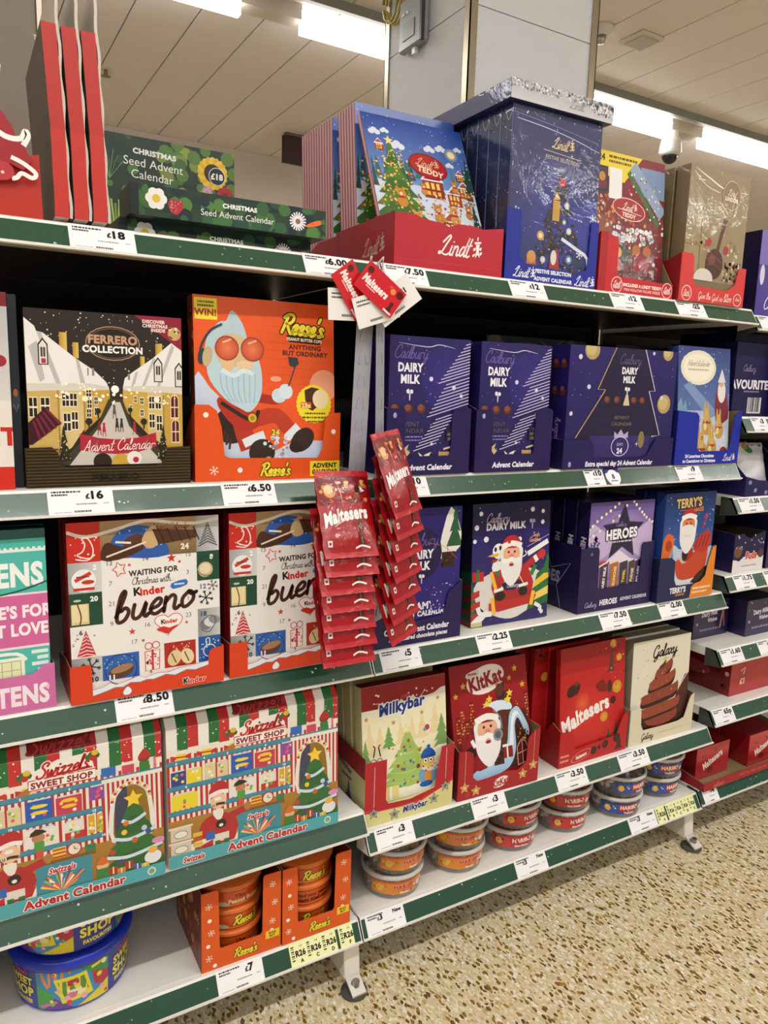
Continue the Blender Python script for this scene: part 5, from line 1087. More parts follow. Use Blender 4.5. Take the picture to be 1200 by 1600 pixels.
        for x, y in ((38.5, 25.5), (72, 26), (34.5, 40), (76, 62.5), (46, 70)): A.ell(x, y, 1, None, '#d0505a', 8)
        A.text(54.5, 30, 3.2, 'WAITING FOR', '#35302e', bold=1, sx=.9, rot=-2); A.script(54, 34.8, 4.2, 'Christmas with...', '#35302e', wd=.09, shear=.1, rot=-1, sx=.95)
        kinder_word(A, 52, 41, 4.6, -3); A.poly([(66, 38.4), (76, 36.6), (76.8, 40), (67, 41.8)], '#2f6fc0', 2); A.words(68, 38.6, 3, 7, 1, '#e2ecfa', 2)
        A.script(53, 46.8, 17, 'bueno', '#43211c', wd=.13, shear=.28, sx=1.3, rot=-8)
        hp = [(x_, y_+7) for x_, y_ in ((63, 59.5), (57, 56), (54, 53), (56, 50), (61, 49.6), (63.5, 51), (66.5, 49.4), (71, 49.8), (73, 53), (70, 56.5))]; A.poly(hp, '#f1efec', 4); A.line(hp, .5, '#cf4038', closed=True, smooth=4); kinder_word(A, 64.5, 60.4, 2.5, -3); A.poly([(55, 64.5), (60, 63.2), (64, 64.4), (70, 63), (66, 66), (63, 68), (59, 66.6)], '#cf3324', 2)
    src = None
    for i, (x, lb, lt) in enumerate(((-.503, 'white and red bar calendar with stars, fully visible over £8.50', 'bright red wavy-edged tray above the £8.50 ticket'), (-.263, 'white and red bar calendar partly hidden by the hanging red bags', 'bright red wavy-edged tray behind the left hanging bags'))):
        t = tray(lt, .229, .13, (x, .013, z), P, .055, '#d8401c', '#c9a89a', yaw=R(-.8), hback=.04, dark='#a8321a')
        A = Art(.229, .059)
        w0 = [(13.3, 69), (20, 64), (24, 56), (28, 63), (36, 56), (42, 49), (46, 57), (54, 49), (62, 51), (70, 44), (80, 42), (89, 37)]
        A.poly(w0+[(89, 48), (80, 56), (74, 52), (66, 62), (60, 56), (52, 64), (47, 62), (43, 66), (37, 63), (32, 72), (27, 70), (22, 76), (13.3, 84)], '#e3e9f0'); A.line([(13.3, 84), (22, 76), (27, 70), (32, 72), (37, 63), (43, 66), (47, 62), (52, 64), (60, 56), (66, 62), (74, 52), (80, 56), (89, 48)], .5, '#6f7c94')
        A.poly([(35, 72), (37.5, 84), (36, 94), (32.6, 94), (32, 84)], '#eef2f6', 3); A.line([(35, 72), (37.5, 84), (36, 94), (32.6, 94), (32, 84)], .4, '#77839a', closed=True, smooth=3)
        kinder_word(A, 80, 82, 16, -2, out='#f6efe8'); A.build('front_print', front(.229, .059), t)
        if src is None:
            src = carton('advent_calendar', lb, 'calendar', .222, .022, .266, at(t, .0035, .004, .002), '#8c1d1a', lean=R(2), yaw=R(-.8), group='white chocolate-bar calendars'); art(src, .222, .266, face)
        else: again(src, lb, at(t, .0035, .004, .002))
        for k in range(3): again(src, 'white and red bar calendar in the %s red tray, %s from the front' % (('left', 'right')[i], ('second', 'third', 'fourth')[k]), at(t, .0035, .030+.0245*k, .002), bare=True)
bueno()

# ================================================================ third shelf, right bay
def creamy():
    z = Z['3R']; w = .200
    P = [(0, .11), (20, .11), (21, .045), (24, .04), (76, .048), (80, .052), (84, .09), (88, .098), (100, .112)]
    t = tray('dark purple tray of the creamy chocolate calendar beside the hanging bags', w, .14, (.006, .026, z), P, .12, '#211851', '#8d7752', hback=.05, dark='#19123f')
    A = Art(w, .112); A.text(50, 74, 10, 'Creamy Advent Calendar', '#ece8f6', sx=.84); A.text(52, 87, 7.5, 'soft centered chocolate pieces', '#ece8f6', sx=.84); A.build('front_print', front(w, .112), t)
    def face(A):
        A.rect(0, 0, 100, 100, '#251b6c', '#1f1651'); A.ell(60, 60, 50, 40, '#2a1f7b', col2='#231966'); A.dots(40, 0, 2, 100, 90, .4, 1.2, ['#d9d4ee', '#8d80c8'], 4); A.poly([(86, 0), (100, 20), (100, 30), (80, 40), (74, 30)], '#e6e4e0', 3); A.fir(92, -2, 30, 20, '#2a5a3a')
        A.ell(50, 34, 27, None, '#1c1546'); dm_word(A, 52, 34, 6.4); glass_half(A, 54, 51, 3.6); A.ell(40, 60, 9, None, '#4a2c20'); A.dots(14, 34, 56, 46, 66, .8, 1.6, ['#2e1812', '#7a5038'], 5); A.line([(84, 26), (84, 34)], .6, '#b05030'); A.rect(77, 34, 93, 46, '#33201a'); A.dots(14, 78, 35, 92, 45, .8, 1.6, ['#5a3a2a', '#1d100c'], 6); A.line([(60, 26), (80, 30), (96, 40)], .4, '#c9672f', smooth=3)
        A.text(50, 73, 5.4, 'CREAMY', '#ece8f6', sx=1); A.text(54, 79, 4, 'ADVENT CALENDAR', '#ece8f6', sx=.9); A.rect(66, 60, 96, 78, '#302579'); A.dots(30, 64, 56, 100, 92, .5, 1, '#cfc8ea', 7)
    src = carton('advent_calendar', 'purple creamy chocolate calendar with hanging baubles, behind the red bags', 'calendar', .190, .026, .254, at(t, .005, .004, .002), '#211859', cols={'t': '#1a1236'}); art(src, .19, .254, face)
    for k in range(2): again(src, 'purple creamy calendar, %s in its tray' % ('second', 'third')[k], at(t, .005, .035+.03*k, .002), bare=True)
creamy()
def santa_head(A, x, y, s, hat='#b8262a', skin='#e9b293', beard='#eceaea'):
    k = A.w/A.h
    A.poly([(x-2.2*s, y+1*s*k), (x-1.8*s, y+3.6*s*k), (x, y+5.4*s*k), (x+1.8*s, y+3.6*s*k), (x+2.2*s, y+1*s*k), (x+1.9*s, y-1*s*k), (x-1.9*s, y-1*s*k)], beard, 4)
    A.ell(x, y+.1*s*k, 1.7*s, 1.6*s*k, skin); A.poly([(x-1.9*s, y-1*s*k), (x-1.2*s, y-2.6*s*k), (x+.8*s, y-2.8*s*k), (x+2*s, y-1*s*k)], hat, 3); A.line([(x-2*s, y-1.1*s*k), (x, y-1.6*s*k), (x+2*s, y-1.1*s*k)], .9*s, '#f4f1ee', smooth=3)
    A.dots(1, x-.6*s, y-.2*s*k, x-.6*s, y-.2*s*k, .22*s, .23*s, '#2a1a16', 1); A.dots(1, x+.6*s, y-.2*s*k, x+.6*s, y-.2*s*k, .22*s, .23*s, '#2a1a16', 1); A.ell(x, y+.5*s*k, .5*s, .42*s*k, '#d98a70', 10)
    A.line([(x-1.9*s, y+1.1*s*k), (x-.7*s, y+1.25*s*k), (x, y+.95*s*k), (x+.7*s, y+1.25*s*k), (x+1.9*s, y+1.1*s*k)], .75*s, '#f6f4f3', smooth=3); A.ell(x, y+1.9*s*k, .5*s, .25*s*k, '#8c2c30', 10)
def sledge_box():
    z = Z['3R']
    def face(A):
        A.rect(0, 0, 100, 100, '#171140', '#211863'); A.ell(50, 55, 70, 36, '#251c69', col2='#1c1453'); A.dots(30, 2, 2, 98, 96, .3, .7, ['#a9a3d6', '#d9d4ee'], 3)
        for x, y, r in ((10, 8, 2.4), (5, 19, 2.8), (76, 7, 2.6), (90, 9, 2.2), (90, 18, 2.4), (3, 30, 2.2), (17, 29, 3), (60, 31, 2.6), (2, 78, 2.2), (92, 95, 2.4)): A.ell(x, y, r, None, '#e8e8ee', 12)
        A.script(31, 12, 7.5, 'Cadbury', '#b8adc4', wd=.08, shear=.25); A.text(42, 19, 5.6, 'DAIRY MILK', '#d2ccd2', sx=.92); glass_half(A, 76, 17, 4, '#b9aecf'); A.poly([(66, 30), (74, 23), (97, 25), (99, 33), (74, 40), (67, 37)], '#241a66', 2); A.script(81, 28, 3.6, 'Santa', '#e0b06a', wd=.11); A.script(80, 32, 3.8, 'Countdown', '#e0b06a', wd=.11, sx=.8); A.line([(71, 44), (98, 34.5)], 5.4, '#eeeeee'); A.line([(70, 38), (99, 29)], .5, '#c9c2ea')
        A.poly([(3, 68), (20, 58), (60, 55), (88, 60), (82, 76), (92, 82), (60, 96), (36, 95), (10, 84)], '#d9d6d2', 3)
        for k in range(5): A.poly([(84-k*2.5, 62+k*6), (100, 52+k*7), (100, 59+k*7), (82-k*2.5, 68+k*6)], ['#1f6a3a', '#f0c23a', '#226e3e', '#edd06a', '#1d6236'][k])
        A.fir(98, 44, 62, 16, '#226e3e'); A.fir(0, 62, 100, 26, '#1f6a3a', 3); [A.poly([(0, 72+k*9), (10+k, 70+k*9), (10+k, 75+k*9), (0, 78+k*9)], '#b52a2e') for k in range(3)]; A.poly([(0, 96), (16, 88), (22, 90), (8, 99)], '#eceaea', 2); A.rect(0, 96.5, 14, 100, '#c9c08a')
        A.rect(1, 55, 15, 63, '#b52428'); A.rect(6, 53, 9, 63, '#2c7a3c')
        A.poly([(26, 58), (30, 52), (44, 54), (64, 54), (74, 58), (78, 78), (30, 80)], '#b4242a', 2); A.line([(24, 56), (31, 72)], 4, '#f0bc3c'); A.line([(29, 52), (33, 60)], 4, '#2c7a3c'); A.line([(82, 54), (76, 62)], 5, '#2c7a3c', smooth=2); A.line([(66, 56), (80, 49), (88, 46)], 8, '#b8262a', smooth=2); A.ell(90, 45, 5, 4, '#c92f34'); A.line([(80, 46), (84, 51)], 4.6, '#f0eeee')
        A.poly([(30, 84), (33, 68), (38, 66), (68, 66), (72, 70), (76, 84)], '#a51f26', 2); A.line([(48, 58), (30, 78)], 1, '#eddc9a'); A.line([(58, 58), (72, 76)], 1, '#eddc9a'); A.poly([(38, 68), (44, 65), (60, 65), (66, 69), (62, 72), (44, 73)], '#1b1640', 2); A.script(52, 68.6, 4, 'Cadbury', '#d9c9e0', wd=.09); A.ell(36, 77, 7, 4, '#1a1416'); A.ell(66, 75, 6, 4, '#1a1416'); A.line([(28, 72.6), (40, 71)], 3.2, '#f0eeee'); A.line([(60, 70.4), (72, 69)], 3.2, '#f0eeee')
        A.poly([(22, 82), (84, 79), (80, 86), (34, 90), (22, 88)], '#b8262a'); A.line([(26, 78), (29, 92)], 4.6, '#f0bc3c'); A.line([(80, 76), (77, 88)], 4.6, '#f0bc3c'); A.line([(8, 84), (12, 90), (26, 91)], 5, '#edebeb', smooth=3); A.line([(82, 87), (90, 91), (88, 94)], 4, '#edebeb', smooth=3)
        A.line([(42, 60), (50, 55)], 6.4, '#b8262a'); A.line([(44, 62), (50, 55)], 5, '#f2f0f0'); A.ell(33, 39.5, 7.6, 6.4, '#f0f0ee'); A.ell(29, 38, 1.6, 2, '#1d1a1e'); A.ell(35, 37, 1.6, 2, '#1d1a1e'); A.poly([(32, 41), (32, 44), (19, 43)], '#eab63a', 2); A.rect(25, 46, 35, 49, '#9a2342'); A.poly([(26, 49), (36, 48), (38, 54), (26, 56)], '#efefee', 2)
        santa_head(A, 49.5, 42, 6.4); A.line([(34, 46), (30, 49), (35, 51)], 1.2, '#e8e6e6', smooth=3); A.line([(64, 46), (69, 44), (67, 41)], 1.2, '#e8e6e6', smooth=3); A.ell(46, 32.4, 2, None, '#c03034')
    c = carton('advent_calendar', 'purple box with Santa and snowman riding a red sledge', 'calendar', .200, .035, .250, (.251, .052, z), '#161040', yaw=R(-1), lean=R(2.5), mat='gloss', cols={'l': '#151a34'}); art(c, .2, .25, face, 'gloss')
    L = Art(.035, .25); L.rect(0, 55, 100, 100, '#174a2c'); [L.rect(0, 66+k*10, 100, 70+k*10, '#7c1d22') for k in range(4)]; L.build('side_print', leftside(.035, .25), c)
    for k in range(2): again(c, 'purple sledge box, %s behind the front one' % ('second', 'third')[k], (.252, .093+.041*k, z), bare=True)
sledge_box()
def heroes():
    z = Z['3R']; w = .228
    P = [(0, .145), (22, .145), (24, .138), (25, .055), (27, .05), (80, .052), (82, .055), (83, .14), (85, .145), (100, .145)]
    t = tray('dark violet tray of star calendars with a big star on its side', w, .2, (.521, .030, z), P, .15, '#231a4c', '#4a4278', hback=.06, side=.12, dark='#1d1642')
    A = Art(w, .145); A.text(14, 10, 4, 'O', '#8d86b8'); A.script(17, 88, 8, 'Cadbury', '#b9b0d4', wd=.09); A.text(41, 87, 8.5, 'HEROES', '#f0edf6', sx=.84); A.text(76, 86, 5.2, 'ADVENT CALENDAR', '#d5cfe6', sx=.84); A.build('front_print', front(w, .145), t)
    B = Art(.2, .15)
    B.line([(10, 50), (36, 42), (46, 10), (56, 42), (86, 28), (66, 66), (74, 98)], 1.2, '#8a84a6'); B.text(44, 52, 17, 'HEROES', '#9a94b2', sx=.8, rot=1); B.text(44, 66, 4, 'ADVENT CALENDAR', '#6a6490', bold=0); B.build('side_print', leftside(.2, .15), t)
    def face(A):
        A.rect(0, 0, 100, 100, '#6f5aa2', '#8d78b8'); A.ell(50, 45, 55, 40, '#c4b0da', col2='#7a64aa'); A.rect(0, 0, 100, 10, '#54407f', '#6f5aa2')
        A.dots(40, 0, 35, 16, 60, 1, 2.4, ['#5b4690', '#7d68b0', '#3b2c66'], 3)
        for pts in ([(0, 26), (14, 16), (30, 8), (44, 0)], [(66, 0), (78, 10), (88, 18), (100, 24)], [(0, 36), (20, 26), (44, 14), (56, 2)]):
            q = crom(pts, 5); A.line(q, .4, '#2f2453')
            for i in range(0, len(q), 2): A.ell(q[i][0], q[i][1]+1.4, 1.8, None, ['#f5e2b0', '#f0b58a', '#f8f0dc', '#e88a6a'][i % 4], 8)
        A.star(52, 34, 34, '#181239', 5, .46); A.line([(52+32*(1 if i % 2 == 0 else .46)*math.cos(-PI/2+i*PI/5), 34+32*(1 if i % 2 == 0 else .46)*A.w/A.h*math.sin(-PI/2+i*PI/5)) for i in range(10)], .5, '#4a3d8a', closed=True)
        A.script(48, 24, 5, 'Cadbury', '#8f84b4', wd=.09); A.text(50, 34, 10.5, 'HEROES', '#f5f2fa', sx=.84, rot=-2, out='#181239', ow=.1); A.words(30, 42, 3, 44, 1.6, '#cfc8e0', 2); A.poly([(30, 62), (48, 52), (66, 62), (84, 66), (14, 66)], '#e6ddec')
        for x, wd, c, s_, tc in ((14, 9, '#8f2430', 'CREME', '#e9a0a0'), (26, 12, '#3c2c4a', 'DAIRY MILK', '#f0ecf4'), (42, 12, '#b06a2c', 'CRUNCHIE', '#f2d9a0'), (57, 12, '#3a2c3c', 'TWIRL', '#e8d24a'), (70, 9, '#4a3a36', 'FUDGE', '#e9d8c0'), (80, 9, '#2a1e49', 'ECLAIRS', '#dcd2ea'), (90, 8, '#8c3a2c', 'HERO', '#e9c8a0')):
            A.poly([(x-wd*.4, 98), (x-wd*.5, 66), (x+wd*.5, 64), (x+wd*.6, 97)], c); A.text(x+1, 81, 3.6, s_, tc, rot=-86, sx=.9)
        A.line([(12, 70), (22, 64), (34, 65)], 3.4, '#c9343c', smooth=3); A.line([(18, 68), (32, 63)], 1.6, '#efe8ea')
        A.rect(0, 97, 100, 100, '#1d143c')
    c = carton('advent_calendar', 'violet calendar with dark star and wrapped bars, right of the sledging Santa', 'calendar', .2, .032, .240, at(t, .024, .005, .002), '#1d1546', mat='gloss', cols={'t': '#2e2451'}); art(c, .2, .24, face, 'gloss', sv=.88)
    L = Art(.032, .24); L.text(50, 46, 6, 'HEROES', '#d9d4e8', rot=95, sx=.9); L.build('side_print', leftside(.032, .24), c)
    for k in range(3): again(c, 'violet star calendar, %s in the violet tray' % ('second', 'third', 'fourth')[k], at(t, .020-.004*k, .04+.036*k, .002), bare=True)
heroes()
def orange_choc():
    z = Z['3R']; w = .198
    P = [(0, .105), (20, .104), (27, .095), (28, .05), (32, .036), (40, .034), (66, .034), (75, .036), (84, .05), (88, .09), (93, .118), (100, .122)]
    t = tray('navy and orange tray of the blue Santa sleigh calendar', w, .1, (.757, .016, z), P, .1, '#1d2450', '#c9b39a', hback=.04, dark='#161c40')
    A = Art(w, .122); A.poly([(60, 78), (66, 72), (75, 70), (84, 59), (88, 27), (93, 4), (100, 0), (100, 100), (58, 100)], '#e2862c'); A.text(36, 80, 11, "TERRY'S", '#f0eef2', sx=.8); A.text(40, 90, 4.4, 'ORANGE', '#d9862f'); A.words(63, 80, 3, 32, 4, '#f6dcb8', 2); A.words(62, 88, 3, 28, 4, '#f6dcb8', 3); A.build('front_print', front(w, .122), t)
    def face(A):
        A.rect(0, 0, 100, 60, '#16224e', '#2a5fb0'); A.rect(0, 60, 100, 100, '#a9c0da', '#d6dde6'); A.dots(46, 2, 4, 98, 58, .4, 1, ['#8fb0e0', '#e0eaf8'], 3); A.poly([(0, 62), (20, 54), (40, 62), (70, 58), (100, 64), (100, 72), (0, 72)], '#b8cbe0', 3); A.fir(20, 56, 74, 12, '#7a93b0')
        A.text(46, 10.5, 9.5, "TERRY'S", '#d8b678', sx=.8, rot=-2, out='#2a1a16', ow=.1); A.text(60, 18.6, 4.2, 'ORANGE', '#df7a2a', rot=-2); A.rect(28, 18, 46, 19, '#8d7a5c')
        A.poly([(0, 64), (2, 48), (10, 42), (20, 46), (22, 54), (14, 68), (4, 72)], '#d8672a', 3); A.ell(12, 55, 6, 6, '#b03a20'); A.line([(6, 43), (9, 36)], 1.4, '#8a3a24'); A.line([(18, 43), (20, 36)], 1.4, '#8a3a24')
        A.poly([(28, 76), (34, 70), (42, 76), (52, 74), (60, 66), (90, 60), (92, 74), (86, 88), (60, 94), (36, 92)], '#c4452c', 3); A.line([(30, 72), (38, 70), (44, 76), (52, 70), (54, 64)], 1.4, '#e0b24a', smooth=3); A.poly([(62, 62), (70, 48), (92, 42), (98, 56), (84, 66)], '#b8362c', 3); [A.line([(66+k*7, 60), (72+k*7, 46)], 1.6, '#7c2420') for k in range(4)]; A.line([(78, 40), (80, 34), (84, 28)], 3, '#b02c3a'); A.ell(84, 26, 3, None, '#b8404a')
        A.poly([(40, 62), (48, 58), (58, 58), (62, 66), (52, 74), (42, 72)], '#a52a26', 3); A.ell(46, 67, 6, 6, '#2a1a18'); santa_head(A, 48, 34, 7.4, skin='#d9825a'); A.poly([(36, 36), (58, 36), (60, 50), (54, 60), (42, 60), (35, 50)], '#ece8e6', 4); A.words(40, 46, 2, 14, .6, '#b9b2b2', 2)
        A.poly([(62, 98), (90, 82), (100, 84), (92, 99)], '#3a211a', 2)
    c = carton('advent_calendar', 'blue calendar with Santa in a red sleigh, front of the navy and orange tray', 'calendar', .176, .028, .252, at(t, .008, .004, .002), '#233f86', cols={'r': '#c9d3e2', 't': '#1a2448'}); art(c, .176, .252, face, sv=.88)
    again(c, 'blue Santa sleigh calendar standing behind, shifted right', at(t, .0195, .036, .002)); again(c, 'blue Santa sleigh calendar, third and deepest in its tray', at(t, .010, .067, .002), bare=True)
orange_choc()

# ================================================================ fourth shelf, right bay
def cream_tree():
    z = Z['4R']; w = .200
    P = [(0, .122), (15, .12), (22, .112), (23, .05), (25, .04), (60, .042), (78, .048), (84, .06), (85, .112), (88, .12), (100, .132)]
    t = tray('cream and red tray with silver stars on strings', w, .165, (.005, .030, z), P, .14, '#d9d292', '#8d7a55', yaw=R(-1.5), hback=.06, dark='#b9b27c')
    A = Art(w, .132); A.poly([(0, 0), (23, 0), (23, 63), (26, 70), (50, 72), (78, 64), (85, 0), (100, 0), (100, 56), (86, 68), (60, 78), (40, 80), (14, 78), (0, 74)], '#b3232c'); A.poly([(0, 72), (14, 77), (40, 79), (60, 77), (86, 67), (100, 55), (100, 60), (60, 82), (0, 78)], '#c93a40')
    for x, y0, y in ((10, 8, 77), (91, 4, 60)): A.line([(x, y0), (x, y-6)], .5, '#c9cfe0')
    for x, y in ((10, 80), (33, 90), (78, 82), (91, 66)): A.star(x, y, 6.4, '#3a3d40', 5, .5); A.star(x, y, 5.2, '#b9bcae', 5, .5); A.star(x, y, 3.2, '#5f6466', 5, .5)
    A.text(56, 85, 9.5, 'Milkybar', '#1f2f6e', shear=.15, sx=.86, rot=-2, out='#eef2f4', ow=.1); A.build('front_print', front(w, .132), t)
    B = Art(.14, .14); B.rect(0, 0, 100, 30, '#8a1a22'); B.rect(0, 30, 100, 100, '#b2b07e'); B.text(40, 34, 8, 'Milkybar', '#25346e', rot=8); B.fir(52, 50, 92, 30, '#4a5568'); B.rect(30, 46, 60, 50, '#7c3a3a'); B.build('side_print', leftside(.14, .14), t)
    def face(A):
        A.rect(0, 0, 100, 100, '#e9e2bc', '#ece6c8'); A.rect(0, 0, 100, 20, '#8f1620'); A.dots(30, 0, 20, 100, 60, .3, .6, ['#c9b890', '#d9cca4'], 4)
        A.poly([(0, 22), (18, 22), (24, 17), (12, 15), (26, 16), (38, 20), (46, 15), (52, 19), (60, 13), (66, 18), (76, 9), (70, 16), (86, 15), (100, 11), (100, 34), (0, 34)], '#e2dfd0', 2); A.poly([(0, 25), (100, 20), (100, 60), (0, 60)], '#ebe4c2'); A.dots(12, 12, 8, 90, 16, .7, 1.4, '#e9e6dc', 3)
        for x, t_, b, w_ in ((8, 30, 58, 18), (20, 34, 56, 16), (44, 32, 54, 14), (70, 28, 52, 16), (86, 24, 50, 18), (58, 30, 52, 12)): A.fir(x, t_, b, w_, '#e6d3a4')
        A.fir(30, 36, 54, 16, '#6fa054', 4, '#8a6a3a'); A.fir(94, 34, 66, 26, '#7a9f5c', 4); A.fir(3, 44, 70, 16, '#7a9f5c', 4); A.poly([(0, 70), (30, 64), (60, 70), (100, 62), (100, 100), (0, 100)], '#f0ecd4', 3)
        for k in range(5):
            y = 47+k*8.4; w_ = 8+k*7.4; A.poly([(52-w_*.5, y-1), (52, y-4), (52+w_*.5, y-1), (52+w_+1, y+9), (52+w_*.7, y+8.4), (52, y+11), (52-w_*.7, y+8.4), (52-w_-1, y+9)], ['#a3c266', '#9cbc5e'][k % 2])
        for k in range(4): A.line([(38-k*6, 60+k*8), (54, 63+k*8), (66+k*6, 56+k*8)], .5, '#c9dc8c', smooth=4)
        A.star(50, 42, 6, '#d9c06a'); A.star(50, 42, 4.8, '#efe6b0'); A.dots(24, 30, 54, 74, 90, 1, 1.8, ['#4f7a9a', '#b04a3a', '#e9e4c0', '#c9a23f', '#8a9a4a'], 11)
        for x, y, c in ((53, 52, '#a8452f'), (66, 62, '#b5652f'), (49, 60, '#5a7a94'), (55, 70, '#4a6f9a'), (40, 72, '#a8452f'), (47, 76, '#4a6f9a'), (63, 90, '#b03434')): A.ell(x, y, 1.8, None, c, 10)
        for x, y in ((5, 27), (36, 34), (70, 30), (90, 20)): A.star(x, y, 3, '#b8923c')
        A.ell(76, 44, 3, 2.6, '#b03a6a'); A.ell(73, 45.6, 2, 1.6, '#5aa0b0'); A.line([(12, 60), (14, 52), (12, 50)], 1.4, '#241812'); A.line([(20, 60), (18, 52), (20, 50)], 1.4, '#241812'); A.ring(12, 64, 3, .7, '#4a3a2a'); A.ring(19, 64, 3, .7, '#4a3a2a'); A.ell(8, 64, 2, 1, '#b04a4a')
        A.poly([(67, 92), (84, 92), (86, 80), (66, 80)], '#6fa3c4', 3); A.rect(72, 82, 80, 91, '#d98f3c'); A.ell(76, 73.5, 8, 5.6, '#e9c04a'); A.ell(73, 73, 3, None, '#f5f0e4'); A.ell(79.5, 73, 3, None, '#f5f0e4'); A.ell(73, 73, 1.2, None, '#2a1c18'); A.ell(79.5, 73, 1.2, None, '#2a1c18'); A.ring(73, 73, 3, .5, '#4a2c1c'); A.ring(79.5, 73, 3, .5, '#4a2c1c'); A.poly([(68, 70), (70, 64), (76, 62), (82, 64), (85, 70)], '#1f58a8', 3); A.line([(68, 69.5), (85, 69.5)], 2.2, '#184a90'); A.ell(77, 61, 2.2, None, '#1f58a8'); A.line([(68, 78), (78, 81), (92, 80)], 4, '#d9cfc8', smooth=3); A.dots(16, 68, 77, 92, 82, .6, 1, '#b83038', 3); A.ell(73, 93, 8, 2.6, '#1f5fae'); A.ell(64, 76, 2.4, None, '#8a2a34')
        A.rect(22, 88, 40, 99, '#e6d58c'); A.rect(29, 88, 32, 99, '#f3ead0')
        A.text(46, 20, 9.6, 'Milkybar', '#1d2f78', shear=.12, sx=.9, rot=-4, out='#e8eef2', ow=.1); A.text(50, 12.2, 2.4, '', '#a83a3a'); A.ell(50, 13, 6, 1.6, '#a53a34')
    c = carton('advent_calendar', 'cream calendar with green Christmas tree and red top, in the starred tray', 'calendar', .190, .03, .262, at(t, .005, .006, .002), '#c9c290', lean=R(7), yaw=R(-1.5), cols={'t': '#6e1018'}); art(c, .19, .262, face, sv=.88)
    for k in range(2): again(c, 'cream tree calendar, %s in the starred tray' % ('second', 'third')[k], at(t, .004, .050+.036*k, .002), lean=R(7), bare=True)
cream_tree()
